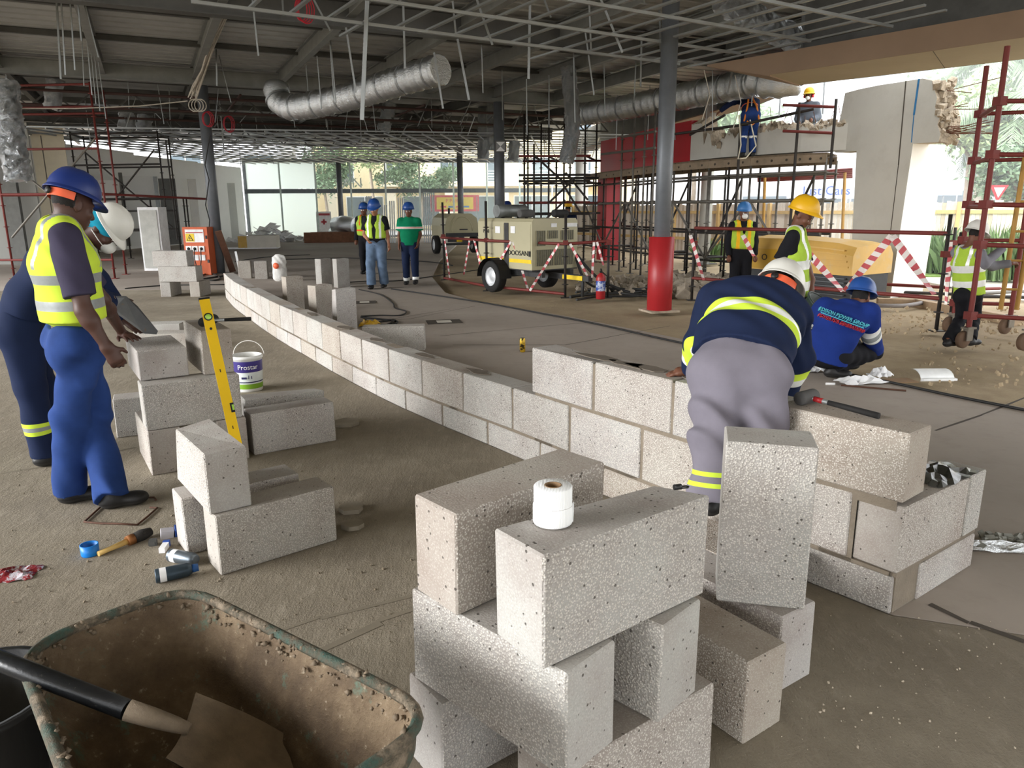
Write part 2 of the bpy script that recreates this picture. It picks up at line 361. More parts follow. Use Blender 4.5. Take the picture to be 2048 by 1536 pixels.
# ---- near suspended grid: runners and furring channels, each its own bar
GA = R(32); GD = Vector((math.cos(GA), math.sin(GA), 0)); FD = Vector((-math.sin(GA), math.cos(GA), 0)); G0 = Vector((0.2, 11.85, 3.98))
def gp(a, f, z=0): return G0+GD*a+FD*f+Vector((0, 0, z))
def hit_bulk(f):  # runner length until the bulkhead face
    d = (n2_-n1_); best = 7.0
    p = gp(0, f); den = GD.x*d.y-GD.y*d.x; w = n1_-p
    t_ = (w.x*d.y-w.y*d.x)/den; return min(best, t_-.05)
for f in (0, -1.15, -2.3, -3.45):
    a1 = min(hit_bulk(f), 6.4); stick('ceiling_runner', gp(-4.6, f), gp(a1, f), .038, .038, MATS['galv'], roof)
stick('ceiling_runner', gp(-1.2, 1.1, .25), gp(3.4, 1.1, .25), .038, .038, MATS['galv_dull'], roof)
a = -3.9; k = 0
while a < 6.3:
    f0 = -4.2
    while hit_bulk(f0) < a and f0 < 1: f0 += .1
    f1 = .12+random.uniform(0, .15)+(.9 if (k % 7) == 3 else 0)
    if f1-f0 > .3: stick('furring_channel', gp(a, f0, .045), gp(a, f1, .045), .05, .026, MATS['galv'], roof)
    a += .47+random.uniform(-.03, .03); k += 1
# ---- far suspended grid
for k in range(35):
    x = -15.5+k*.6; y0 = 23.4+(x+12)*.24
    stick('far_grid_tee', (x, y0, 4.0), (x+1.2, 41.5, 4.0), .04, .04, MATS['galv'], roof)
for k in range(17):
    y = 23.4+k*1.05; sl = .22 if k < 8 else .14
    stick('far_grid_runner', (-15.5, y-(3.5*sl), 4.03), (5.2, y+17*sl*.95, 4.03), .035, .04, MATS['galv'], roof)
# ---- hanger straps and loose rods: (x, y top, x, y bottom, distance, width)
HANG = [(113, 0, 122, 158, 13, .05), (122, 0, 131, 150, 13.4, .04), (140, 0, 150, 140, 13, .035), (155, 0, 163, 82, 12, .035), (168, 0, 197, 115, 12.6, .03), (162, 40, 168, 172, 15, .03), (172, 60, 184, 190, 15.5, .03), (180, 80, 192, 208, 16, .03), (188, 100, 200, 222, 16.4, .03), (196, 120, 212, 238, 17, .03),
 (10, 140, 26, 240, 18, .03), (256, 165, 258, 217, 20, .03), (315, 168, 328, 248, 21, .03), (505, 0, 517, 112, 12, .04), (565, 0, 567, 31, 11, .04), (628, 0, 661, 62, 11, .04), (432, 80, 434, 172, 17, .05), (438, 110, 462, 205, 18, .03), (437, 178, 430, 245, 20, .03), (577, 165, 590, 255, 20, .03), (612, 130, 620, 230, 17, .03), (634, 112, 643, 218, 16.5, .035), (661, 80, 672, 205, 16, .035), (692, 55, 712, 185, 13, .05),
 (736, -30, 724, 240, 10.5, .085), (660, 90, 668, 200, 15, .03), (806, -10, 810, 137, 12, .05), (904, -10, 912, 70, 11, .04), (915, 78, 938, 200, 13, .06), (940, -40, 985, 90, 11, .05), (868, 105, 886, 217, 14, .055), (963, 90, 966, 186, 15, .04), (1060, 10, 1057, 158, 12, .06), (1004, 140, 1005, 240, 18, .03), (1053, 158, 1054, 270, 17, .035), (1085, -10, 1102, 35, 11, .04), (1098, 150, 1098, 255, 19, .04), (1147, 100, 1150, 245, 16, .04),
 (1178, 0, 1182, 98, 12, .04), (1170, 60, 1188, 190, 14, .04), (1198, -10, 1245, 105, 11.5, .05), (1208, 130, 1210, 232, 17, .03), (1272, 120, 1268, 205, 17, .04), (1283, 80, 1281, 173, 14, .05), (1300, 170, 1295, 280, 19, .03), (1319, 20, 1321, 102, 12, .04), (1348, 210, 1350, 280, 18, .04), (1235, 190, 1232, 300, 19, .03), (798, 200, 820, 150, 20, .03), (846, 235, 869, 270, 26, .04), (935, 272, 950, 232, 25, .04), (800, 275, 824, 232, 26, .05),
 (1425, 140, 1425, 262, 13.4, .02), (1465, 140, 1455, 187, 13.6, .05), (1562, 172, 1558, 232, 15, .04), (1650, 150, 1645, 228, 14.6, .04), (1416, 190, 1410, 262, 15, .02), (1508, 150, 1503, 212, 15, .03), (300, 215, 322, 238, 22, .03), (338, 175, 340, 240, 21, .03), (505, 215, 480, 245, 23, .03), (745, 205, 752, 265, 22, .03), (700, 190, 690, 258, 23, .03), (715, 190, 735, 262, 23, .03)]
for (x0, y0, x1, y1, Y, w) in HANG:
    stick('hanger_strap', D(x0, y0, Y), D(x1, y1, Y-.05), w*.62, w*.3, MATS['galv' if random.random() < .6 else 'galv_dull'], roof, up=(0, 1, 0))
for k in range(70):
    x = random.uniform(-13, 3.5); y = 23+random.uniform(0, 11); z0 = 4.85; dx = random.choice([0, 0, 0, .4, -.4])
    stick('hanger_strap', (x, y, z0), (x+dx, y, 4.02 if random.random() < .8 else 3.4), .02, .012, MATS['galv_dull'], roof, up=(0, 1, 0))
# ---- columns
def column(px, py, r, z1, name='steel_column', label=None, x=None, mat='steel_grey'):
    p = G(px, py) if x is None else Vector(x)
    c_ = thing(name, p, kind='structure'); b = MB()
    b.tube([p, p+Vector((0, 0, z1))], r, 20).build('shaft', MATS[mat], c_)
    MB().box(p+Vector((0, 0, .012)), (r*3.2, r*3.2, .024), .4).build('base_plate', MATS['steel_dark'], c_)
    return c_
cl = column(440, 547, .135, 4.7); cc = column(1001, 0, .155, 4.6, x=(-.33, 22.75, 0)); column(683, 0, .14, 4.3, x=(-9.2, 41.2, 0)); column(925, 0, .14, 4.3, x=(-2.4, 36.5, 0)); column(1165, 0, .3, 4.3, x=(3.3, 35.5, 0), mat='wall_white')
rc = column(1318, 622, .125, 4.6); p = G(1318, 622)
MB().lathe([(.18, 0), (.195, .01), (.195, 1.16), (.125, 1.165)], 28, p).build('red_sleeve', MATS['red_paint'], rc)
MB().box(p+Vector((0, 0, .01)), (.5, .45, .03), .3).build('footing', MATS['broken_conc'], rc)
column(1392, 0, .17, 4.6, x=(5.55, 21.6, 0), mat='wall_grey')
for c_, y0, wd in ((cc, 22.55, .24),):
    pass
b = MB(); q = D(1001, 293, 22.55); b.box(q, (.34, .02, .34), (0, 0, 0)).build('survey_target_board', MATS['steel_dark'], cc)
b = MB(); s_ = .13
for tri in (((-1, 1), (0, 0), (1, 1)), ((-1, -1), (1, -1), (0, 0))): b.add([q+Vector((a*s_, -.014, c_*s_)) for a, c_ in tri], [(0, 1, 2)])
b.build('survey_target_white', M('target_white', '#f2f2f2', .6), cc)
b = MB()
for tri in (((-1, 1), (-1, -1), (0, 0)), ((1, 1), (0, 0), (1, -1))): b.add([q+Vector((a*s_, -.014, c_*s_)) for a, c_ in tri], [(0, 1, 2)])
b.build('survey_target_grey', M('target_grey', '#8c8c8c', .6), cc)
# ---- left walls with openings
wl_ = thing('wall_left', (-17, 30, 0), kind='structure')
WP = [(-15.05, 43.0), (-15.6, 38.5), (-16.3, 33.5), (-16.6, 29), (-16.6, 25.6)]
b = MB()
for p, q, z in zip(WP[:-1], WP[1:], (3.9, 3.95, 4.05, 4.15)): b.bar((p[0]-.1, p[1], z/2), (q[0]-.1, q[1], z/2), .2, z)
b.build('wall_panel', MATS['wall_white'], wl_)
def wall_px(x0, y0, x1, y1, Y, mat, name='wall_panel', th=.08, dy=0):
    a, c_ = D(x0, y1, Y), D(x1, y1, Y+dy); zt = D(x0, y0, Y).z; zt2 = D(x1, y0, Y+dy).z; zb = max(0, min(a.z, c_.z))
    return MB().plate([(a.x, a.y, zb), (c_.x, c_.y, zb), (c_.x, c_.y, zt2), (a.x, a.y, zt)], -th).build(name, MATS[mat], wl_)
wall_px(-60, 245, 98, 540, 23.2, 'wall_grey', dy=.6); wall_px(98, 248, 162, 520, 25.0, 'wall_cream', dy=.4); wall_px(30, 262, 62, 530, 23.15, 'door_dark', th=.12)
b = MB(); a = D(84, 290, 23.1); b.bar((a.x, a.y, 0), (a.x, a.y, 3.8), .02, .02).build('wall_joint', MATS['joint_dark'], wl_)
def opening(x0, y0, x1, y1, Y, mat, name, dy=0): return wall_px(x0, y0, x1, y1, Y, mat, name, .03, dy)
opening(330, 357, 363, 488, 34.0, 'door_dark', 'doorway', .9); opening(262, 352, 330, 490, 30.6, 'wall_white', 'door_leaf', 1.2); opening(255, 345, 262, 492, 29.4, 'door_dark', 'door_frame'); opening(322, 353, 330, 490, 31.2, 'galv', 'door_frame')
opening(386, 358, 402, 470, 37.0, 'plaster_white', 'window_light', .3); opening(436, 366, 478, 476, 40.0, 'wall_grey', 'grey_board', 2); opening(205, 360, 245, 495, 28.0, 'wall_white', 'wall_return', .5)
# ---- glazed shop front
gz = thing('window_1', (-5, 44.5, 0), kind='structure'); A_, B_ = Vector((-15.0, 43.2, 0)), Vector((4.4, 46.0, 0)); gd = (B_-A_).normalized(); GLn = (B_-A_).length
t = NT('shop_glass'); t.col('#e4efe9').set(.08, 0, .35); t.b.inputs['Alpha'].default_value = .15
t = NT('frosted_panel'); t.col('#e8f2ee').set(.35, 0, .3); tl = t.N.new('ShaderNodeBsdfTranslucent'); tl.inputs['Color'].default_value = (.9, .95, .93, 1); ms = t.N.new('ShaderNodeMixShader'); ms.inputs[0].default_value = .72; t.link(t.b.outputs[0], ms.inputs[1]); t.link(tl.outputs[0], ms.inputs[2]); t.link(ms.outputs[0], t.N['Material Output'].inputs['Surface'])
M('mullion', '#70777a', .45, .4); M('glass_edge', '#d3e2db', .2)
def gpt(s, z, o=0): return A_+gd*s+Vector((-gd.y, gd.x, 0))*o+Vector((0, 0, z))
MB().bar(gpt(0, 2.62, -.05), gpt(GLn, 2.62, -.05), .12, .24).build('transom', MATS['mullion'], gz); MB().bar(gpt(0, 4.3, 0), gpt(GLn, 4.3, 0), .12, .2).build('head_rail', MATS['mullion'], gz); MB().bar(gpt(0, .04, 0), gpt(GLn, .04, 0), .1, .08).build('sill_rail', MATS['mullion'], gz)
MB().bar(gpt(.05, 0, 0), gpt(.05, 4.4, 0), .16, .12).build('mullion', MATS['mullion'], gz)
np_ = 10; w_ = GLn/np_
for i in range(np_):
    for z0, z1 in ((.08, 2.5), (2.75, 4.2)):
        fro = (i < 2 and z0 < 1) or (i < 2)
        MB().plate([gpt(i*w_+.02, z0), gpt((i+1)*w_-.02, z0), gpt((i+1)*w_-.02, z1), gpt(i*w_+.02, z1)], .012).build('pane', MATS['frosted_panel' if fro else 'shop_glass'], gz)
    if i: MB().bar(gpt(i*w_, .08, -.12), gpt(i*w_, 4.2, -.12), .02, .1, up=(1, 0, 0)).build('glass_fin', MATS['glass_edge'], gz)
MB().bar(gpt(2*w_, .28, -.02), gpt(4*w_, .28, -.02), .1, .5).build('red_base_panel', MATS['red_panel'], gz)
# ---- demolished concrete portal on the right
pt = thing('concrete_portal', (6.9, 14.2, 0), 'half-demolished grey concrete portal pier with ragged broken edges and blue chalk line', 'concrete pier')
pc, pd = Vector((7.0, 13.7, 0)), Vector((-.41, .91, 0)).normalized(); pn = Vector((pd.y, -pd.x, 0))
out = [(1699, 582), (1713, 302), (1670, 305), (1672, 268), (1682, 228), (1690, 186), (1720, 178), (1760, 170), (1800, 164), (1845, 157), (1872, 163), (1868, 178), (1874, 196), (1870, 214), (1880, 232), (1875, 250), (1881, 268), (1877, 284), (1826, 287), (1781, 592)]
P = [PL(x, y, pc, pd) for x, y in out]; P[0].z = P[-1].z = -.05; 
low = [P[-2], P[-1], P[0], P[1]]; 
def ext(P, d, name, mat, smooth=False):
    b = MB(); n = len(P); Q = [p+d for p in P]
    b.mat(0).add(P, [tuple(range(n))]); b.add(Q, [tuple(range(n))[::-1]]); b.mat(1)
    b.add(P+Q, [(i, n+i, n+(i+1) % n, (i+1) % n) for i in range(n)]); return b
pr_up = [P[i] for i in range(1, 19)]
ext(pr_up, pn*.42, '', None).build('wall_head', [MATS['plaster_conc'], MATS['broken_conc']], pt)
ext([P[18], P[19], P[0], P[1]], pn*.85, '', None).build('pier', [MATS['plaster_conc'], MATS['plaster_white']], pt)
b = MB(); rnd = random.Random(3)
for k in range(95):   # crushed face of the broken right end
    i = rnd.choice(range(10, 17)); q = P[i].lerp(P[i+1], rnd.random())+pn*rnd.uniform(.02, .4)+Vector((rnd.uniform(-.02, .08), 0, rnd.uniform(-.05, .05)))
    b.box(q, (rnd.uniform(.05, .14),)*2+(rnd.uniform(.05, .12),), (rnd.random()*3, rnd.random()*3, rnd.random()*3))
b.build('broken_edge', MATS['broken_conc'], pt)
for k in range(16):
    z_ = rnd.choice([P[11].z, P[13].z, P[15].z, P[16].z+.02, P[16].z+.03, P[16].z+.05]); i = 13; q = Vector((P[i].x, P[i].y, z_+rnd.uniform(-.03, .03)))+pn*rnd.uniform(.05, .38); L = rnd.uniform(.25, 1.0)
    pipe('rebar', q, q-pd*L+Vector((0, 0, rnd.uniform(-.12, .16)))+pn*rnd.uniform(0, .2), .007, MATS['rust'], pt, 5)
for (x0, y0, x1, y1, m_, w__) in ((1812, 162, 1797, 330, 'joint_dark', .02), (1797, 330, 1770, 560, 'joint_dark', .012), (1838, 158, 1828, 230, 'blue_line', .035), (1828, 230, 1823, 285, 'blue_line', .015)):
    MB().bar(PL(x0, y0, pc, pd)-pn*.003, PL(x1, y1, pc, pd)-pn*.003, w__, .006, up=pn).build('chalk_line' if 'blue' in m_ else 'saw_cut', MATS[m_], pt)
pp = [PL(x, y, pc, pd)-pn*.004 for x, y in ((1715, 520), (1760, 523), (1760, 535), (1712, 533))]; MB().plate(pp[::-1], -.004).build('wall_patch', MATS['wall_grey'], pt)
# beam: grey ragged stretch, then red fascia
BP = [(6.46, 14.9), (5.77, 15.4), (5.2, 16.1), (4.6, 16.95), (4.18, 17.96)]
bm = thing('concrete_beam', (5.3, 16, 0), 'grey concrete beam with its top hacked away, resting on scaffold deck', 'concrete beam'); b = MB(); bz = 2.66
prof = []; N = 44
for i in range(N+1):
    f = i/N*(len(BP)-1); k = min(int(f), len(BP)-2); q = Vector((*BP[k], 0)).lerp(Vector((*BP[k+1], 0)), f-k); zt = 3.22+.07*math.sin(i*1.9)+.05*math.sin(i*4.3+1)+rnd.uniform(-.05, .05)
    if i > 39: zt = 3.55
    if 33 < i < 37: zt = 3.0+.05*rnd.random()
    prof.append((q, zt))
for (q, zt), (q2, zt2) in zip(prof[:-1], prof[1:]):
    d = (q2-q).normalized(); n_ = Vector((-d.y, d.x, 0))*-.4; n_ = n_ if n_.x > 0 else -n_; zc = min(zt, zt2)-.02
    h1, h2 = (zt-.09-rnd.uniform(0, .05), zt2-.09)
    U = Vector((0, 0, 1)); b.mat(0).add([q+U*bz, q2+U*bz, q2+U*h2, q+U*h1], [(3, 2, 1, 0)]); b.add([q+n_+U*bz, q2+n_+U*bz, q2+U*bz, q+U*bz], [(3, 2, 1, 0)]); b.add([q+n_+U*bz, q2+n_+U*bz, q2+n_+U*zt2, q+n_+U*zt], [(0, 1, 2, 3)])
    m1, m2 = q+n_*.5+U*(zt+rnd.uniform(-.03, .06)), q2+n_*.5+U*(zt2+rnd.uniform(-.03, .06))
    b.mat(1).add([q+U*h1, q2+U*h2, m2, m1], [(3, 2, 1, 0)]); b.add([m1, m2, q2+n_+U*zt2, q+n_+U*zt], [(3, 2, 1, 0)])
b.build('beam_body', [MATS['plaster_conc'], MATS['broken_conc']], bm)
b = MB()
for k in range(60):
    q, zt = rnd.choice(prof[2:38]); b.box(q+Vector((rnd.uniform(0, .3), rnd.uniform(-.1, .1), zt-rnd.uniform(0, .12))), (rnd.uniform(.05, .14), rnd.uniform(.05, .12), rnd.uniform(.04, .1)), (rnd.random()*3, rnd.random()*3, rnd.random()*3))
b.build('broken_chunks', MATS['broken_conc'], bm)
for k in range(10): q, zt = prof[3+k*3]; pipe('rebar', q+Vector((.15, .05, zt-.05)), q+Vector((.15+rnd.uniform(-.1, .1), .05, zt+rnd.uniform(.12, .3))), .006, MATS['rust'], bm, 5)
RP = [(4.17, 17.99), (3.75, 19.3), (3.3, 21), (2.74, 23.5)]; rb = thing('red_fascia_beam', (3.4, 20.5, 0), 'deep red fascia beam running behind the dark scaffolding', 'fascia beam'); b = MB()
for p, q in zip(RP[:-1], RP[1:]):
    p, q = Vector((*p, 3.1)), Vector((*q, 3.1)); b.bar(p+Vector((.2, .05, 0)), q+Vector((.2, .05, 0)), .4, .9)
b.build('fascia', MATS['red_panel'], rb); p = Vector((3.05, 23.6, 0)); MB().box(p+Vector((0, 0, 1.33)), (.62, .5, 2.66), R(-70)).build('red_pier', MATS['red_panel'], rb)
# ================================================================ BLOCKS
t = NT('aggregate_block')
oi = t.N.new('ShaderNodeObjectInfo'); va = t.N.new('ShaderNodeVectorMath'); va.operation = 'ADD'
cmb = t.N.new('ShaderNodeCombineXYZ'); r40 = t.math('MULTIPLY', oi.outputs['Random'], 40)
for i in range(3): t.link(r40, cmb.inputs[i])
t.link(t.tc.outputs['Object'], va.inputs[0]); t.link(cmb.outputs[0], va.inputs[1]); co = va.outputs[0]
geo = t.N.new('ShaderNodeSeparateXYZ'); t.link(t.tc.outputs['Normal'], geo.inputs[0])
side = t.math('GREATER_THAN', t.math('ABSOLUTE', geo.outputs[1]), .7)           # big cast faces show pebbles, ends are smoother
big = t.noise(3.5, 4, .6, co=co); fine = t.noise(150, 4, .7, co=co)
base = t.ramp(big, [(.3, '#a09893'), (.5, '#aea9a5'), (.7, '#b6b4b0')])
tint = t.ramp(oi.outputs['Random'], [(0., '#ece4d8'), (.3, '#ffffff'), (.8, '#f6f8f5'), (1., '#efe7db')]); base = t.mix(1., base, tint, 'MULTIPLY')
vb = t.voro(150, co=co); peb = t.ramp(vb.outputs['Distance'], [(.2, 1.), (.5, 0.)]); pf = t.math('MULTIPLY', peb, t.math('ADD', t.math('MULTIPLY', side, .6), .2))
base = t.mix(pf, base, '#e0dbd2')
vd = t.voro(36, co=co); dk = t.math('MULTIPLY', t.ramp(vd.outputs['Distance'], [(.11, 1.), (.17, 0.)]), t.ramp(t.noise(25, 2, .5, co=co), [(.46, 0.), (.52, 1.)]))
base = t.mix(t.math('MULTIPLY', dk, .82), base, '#3d3833')
vd2 = t.voro(120, co=co); dk2 = t.ramp(vd2.outputs['Distance'], [(.08, .6), (.16, 0.)]); base = t.mix(t.math('MULTIPLY', dk2, side), base, '#5a534c')
base = t.mix(t.ramp(fine, [(.35, .35), (.5, 0.)]), base, '#8d857b')
t.col(base).set(.95, spec=.15)
hh = t.math('ADD', t.math('MULTIPLY', t.math('MULTIPLY', vb.outputs['Distance'], -1.), t.math('ADD', t.math('MULTIPLY', side, .9), .15)), t.math('ADD', t.math('MULTIPLY', dk, -1.2), t.math('MULTIPLY', fine, .35)))
t.bump(hh, .7, .0045)
BLK = t.m
MORT = M('mortar', '#857a6b', .95, var=.15, scale=8, bump=.8, bscale=70, dist=.01); M('mortar_wet', '#6f665b', .8, var=.15, scale=9, bump=.5, bscale=60)
BL, BW, BH = .575, .188, .288
def block_mesh(L, W, H, seed=0):
    k = ('blk', round(L, 3), round(W, 3), round(H, 3), seed)
    if k in UNIT: return UNIT[k]
    rr = random.Random(seed*17+int(L*1000)); bm = bmesh.new(); bmesh.ops.create_cube(bm, size=1)
    for v_ in bm.verts: v_.co = Vector((v_.co.x*L+rr.uniform(-.003, .003), v_.co.y*W+rr.uniform(-.003, .003), v_.co.z*H))
    bmesh.ops.bevel(bm, geom=list(bm.edges), offset=.0055, segments=1, affect='EDGES')
    if seed >= 4:   # a knocked corner
        c_ = [v_ for v_ in bm.verts if v_.co.x > L/2-.02 and v_.co.z > H/2-.02 and v_.co.y > W/2-.02]
        for v_ in c_: v_.co -= Vector((.02, .012, .018))
    me = bpy.data.meshes.new('block'); bm.to_mesh(me); bm.free(); me.materials.append(BLK); UNIT[k] = me; return me
def blk(c, ang, z0, label, orient='edge', group=None, L=BL, W=BW, H=BH, seed=0, name='concrete_block', cat='block', lean=0., parent=None):
    """orient: edge = long face upright, flat = big face up, end = standing on its end"""
    o = link(name, block_mesh(L, W, H, seed), parent, None, label, cat if parent is None else None, group)
    Rz = Matrix.Rotation(ang, 4, 'Z')
    if orient == 'edge': m = Rz; hz = H/2
    elif orient == 'flat': m = Rz @ Matrix.Rotation(PI/2, 4, 'X'); hz = W/2
    else: m = Rz @ Matrix.Rotation(lean, 4, 'X') @ Matrix.Rotation(-PI/2, 4, 'Y'); hz = L/2
    o.matrix_local = Matrix.Translation(Vector((c[0], c[1], z0+hz))-rootloc(parent)) @ m
    return o
def pair(p, q, w=BW, side=-1):
    """centre and angle of a block whose near long bottom edge runs p->q"""
    p, q = Vector(p), Vector(q); d = (q-p).normalized(); n = Vector((-d.y, d.x))*(-side)
    return (p+q)/2+n*w/2, math.atan2(d.y, d.x), (q-p).length
# ---- front stack
a36 = R(37); e1 = Vector((math.cos(a36), math.sin(a36))); e2 = Vector((e1.y, -e1.x))
near = Vector((.105, 1.512))
blk(Vector((-.312, 1.93))+e1*.285-Vector((e1.y*-1, e1.x))*.094, a36, 0, 'bottom block of the tall front stack, under the block beside the wheelbarrow rim', seed=1)
blk(Vector((.118, 1.524))+e1*.2875+Vector((-e1.y, e1.x))*.094, a36, 0, 'bottom block of the tall front stack, below the open gap', seed=2)
b1c = (Vector((-.295, 1.90))+Vector((.107, 1.513)))/2+e1*.094; ab = math.atan2(1.513-1.90, .107+.295)
blk(b1c, ab, .29, 'middle-layer block of the front stack with its bright pebbled long side exposed', seed=0)
blk(Vector((.5, 1.80))-Vector((math.cos(ab), math.sin(ab)))*.2875-e1*.07, ab, .29, 'middle-layer block of the front stack beyond the dark gap', seed=3)
blk((.240, 1.755), a36, .58, 'top block of the front stack carrying the white mesh tape roll', seed=4)
blk((.006, 2.003), R(42), .58, 'top block of the front stack next to the one with the tape roll', seed=1)
# ---- little pile beside it with the upright block
xd = math.atan2(.1, .146); xn = Vector((-math.sin(xd), math.cos(xd)))
blk(Vector((.77, 2.03))+Vector((math.cos(xd+PI/2), math.sin(xd+PI/2)))*.27, xd+PI/2, 0, 'block standing on edge on the floor in front of the upright block', seed=2)
blk(Vector((.972, 2.265))+xn*.2875, xd+PI/2, 0, 'block on the floor carrying the upright block', seed=5)
blk((.868, 2.385), R(-14), .288, 'tall block standing on its end beside the bending worker', 'end', seed=3)
# ---- near left stack
blk(pair((-1.34, 3.04), (-.866, 3.43))[0]*1+Vector((-.0, .02)), R(39.5), 0, 'pebbled block on edge at the floor of the left stack by the spray cans', seed=1)
blk((-1.395, 3.53), R(37), 0, 'block on edge behind another at the floor of the left stack by the spray cans', seed=2)
blk((-1.454, 3.373), R(127), .289, 'block laid across the top of the left stack below the yellow level', seed=4)
# ---- pile the two masons work on
sd = R(33); s1 = Vector((math.cos(sd), math.sin(sd))); s2 = Vector((-s1.y, s1.x))
base = Vector((-2.25, 4.37))
blk(base+s1*.094+s2*.30, sd+PI/2, 0, 'bottom block at the lit corner of the masons\' pile', seed=1)
blk(base+s1*.50+s2*.30, sd+PI/2, 0, 'bottom block of the masons\' pile beside the lying blocks', seed=2)
blk(base+s1*.29+s2*.115, sd, .29, 'wide cracked block in the middle of the masons\' pile', seed=3)
blk(Vector((-2.32, 4.50))+s1*.144+s2*.29, sd+PI/2, .58, 'block lying flat on the masons\' pile under the hand saw', 'flat', seed=0)
blk(Vector((-1.99, 4.66))+s1*.10+s2*.29, sd+PI/2, .58, 'block on edge on the masons\' pile with the mallet on top', seed=1)
blk(pair((-1.735, 4.70), (-1.24, 5.03))[0]+Vector((-.02, .06)), R(33.5), 0, 'block on the floor leaning against the masons\' pile, in front of another', seed=2)
blk((-1.72, 5.37), R(30), 0, 'half-hidden block on the floor between the masons\' pile and the paint bucket', seed=4)
blk((-2.75, 5.35), R(25), 0, 'short cut block on the floor behind the masons\' pile', L=.4, seed=0)
blk((-4.15, 8.85), R(5), 0, 'dusty block lying flat on the floor behind the hand saw', 'flat', seed=1)
blk((-4.6, 9.6), R(8), 0, 'block lying flat on the floor farther behind the hand saw', 'flat', seed=2)
# ---- far left pile
f0 = Vector((-6.7, 14.2))
blk(f0+Vector((.06, .29)), R(95), 0, 'narrow bottom block of the pile before the orange power board, away from the wall', seed=0); blk(f0+Vector((.65, .25)), R(92), 0, 'bottom block of the pile before the orange power board, next to the low wall', seed=1)
blk(f0+Vector((.36, .12)), R(-1), .29, 'middle block bridging the pile before the orange power board', W=.3, L=.72, seed=2); blk(f0+Vector((.24, .14)), R(-2), .58, 'top block of the pile before the orange power board', W=.3, L=.66, seed=3)
# ---- blocks waiting behind the low wall
blk((-6.45, 18.1), R(12), 0, 'short block on end with the thin white strip leaning on it', 'end', L=.42, W=.25, group='short blocks on end'); blk((-6.0, 17.95), R(10), 0, 'short block on end between the propped white strip block and the cement bag', 'end', L=.42, W=.25, group='short blocks on end', seed=1)
blk((-3.56, 12.1), R(38), 0, 'block standing on end behind the low wall, nearest the white cement bag', 'end', seed=2, L=.56)
blk((-4.1, 16.3), R(55), 0, 'block standing on end, darker of the pair beyond the low wall', 'end', seed=3, L=.57); blk((-3.6, 15.8), R(40), 0, 'block standing on end, paler of the pair beyond the low wall', 'end', seed=1, L=.6)
blk((-2.72, 10.55), R(50), 0, 'block on end just behind the low wall, shoulder to shoulder with a wider one', 'end', seed=0); blk((-2.29, 10.08), R(35), 0, 'wide block on end just behind the low wall beside the coiled cable', 'end', seed=4)
blk((-1.38, 8.6), R(4), 0, 'block lying on edge on the slab behind the low wall', seed=2, L=.72)
blk((.93, 3.02), R(-50), 0, 'block lying flat that the bending worker stands on', 'flat', seed=5)
# ---- the curved low wall
wall = thing('low_block_wall', (-1.5, 7.5, 0), 'long curved low wall of mortared concrete blocks, two to three courses high', 'wall')
path = [Vector((*p, 0)) for p in W_PATH]; cum = [0.]
for p, q in zip(path[:-1], path[1:]): cum.append(cum[-1]+(q-p).length)
WL = cum[-1]
def wp(s):
    s = max(0, min(WL, s)); i = 0
    while i < len(cum)-2 and cum[i+1] < s: i += 1
    f = (s-cum[i])/(cum[i+1]-cum[i]); d = (path[i+1]-path[i]).normalized(); return path[i].lerp(path[i+1], f), d
def wall_block(s0, s1, z0, z1, W=BW, seed=0):
    p, _ = wp(s0); q, _ = wp(s1); d = (q-p).normalized(); n = Vector((-d.y, d.x, 0)); n = n if n.x > 0 or n.y > 0 else -n
    n = Vector((-d.y, d.x, 0))
    L = (q-p).length-.019; c_ = (p+q)/2+n*W/2
    o = link('block', block_mesh(round(L, 2), W, round(z1-z0, 3), seed % 6), wall)
    o.matrix_local = Matrix.Translation(Vector((c_.x, c_.y, (z0+z1)/2))-wall.location) @ Matrix.Rotation(math.atan2(d.y, d.x), 4, 'Z')
def course(s_from, s_to, z0, z1, anchor, pitch=.587):
    k = math.floor((s_from-anchor)/pitch)+1; cuts = [s_from]
    while anchor+k*pitch < s_to-.05:
        if anchor+k*pitch > s_from+.08: cuts.append(anchor+k*pitch)
        k += 1
    cuts.append(s_to)
    for i, (a, c_) in enumerate(zip(cuts[:-1], cuts[1:])): wall_block(a, c_, z0, z1, seed=(i*7+int(z0*50)) % 5)
s_join = cum[12]
course(0, WL, .0, .162, s_join-.29); course(0, WL-.2, .18, .465, s_join); c3 = WL-4*.585
course(c3, WL, .483, .767, WL)
corner, cd = wp(WL); rd = Vector((math.cos(R(36)), math.sin(R(36)), 0)); cp = Vector((-cd.y, cd.x, 0))
def ret_block(s0, s1, z0, z1, W=BW, seed=0):
    p = corner+rd*s0; q = corner+rd*s1; n = Vector((-rd.y, rd.x, 0)); c_ = (p+q)/2+n*W/2; L = s1-s0-.012
    o = link('block', block_mesh(round(L, 2), W, round(z1-z0, 3), seed), wall)
    o.matrix_local = Matrix.Translation(Vector((c_.x, c_.y, (z0+z1)/2))-wall.location) @ Matrix.Rotation(R(36), 4, 'Z')
ret_block(.0, .575, .18, .465, seed=1); ret_block(.58, .74, .18, .465, seed=2); ret_block(.2, .72, 0, .162, seed=3)
b = MB()
def core(s0, s1, z0, z1, ins=.007):
    n_ = max(2, int((s1-s0)/.3)); prev = None
    for i in range(n_+1):
        p, d = wp(s0+(s1-s0)*i/n_); n = Vector((-d.y, d.x, 0)); a, c_ = p+n*ins, p+n*(BW-ins); cur = [a+Vector((0, 0, z0)), c_+Vector((0, 0, z0)), c_+Vector((0, 0, z1)), a+Vector((0, 0, z1))]
        if prev:
            for j in range(4): b.add([prev[j], cur[j], cur[(j+1) % 4], prev[(j+1) % 4]], [(0, 1, 2, 3)])
        prev = cur
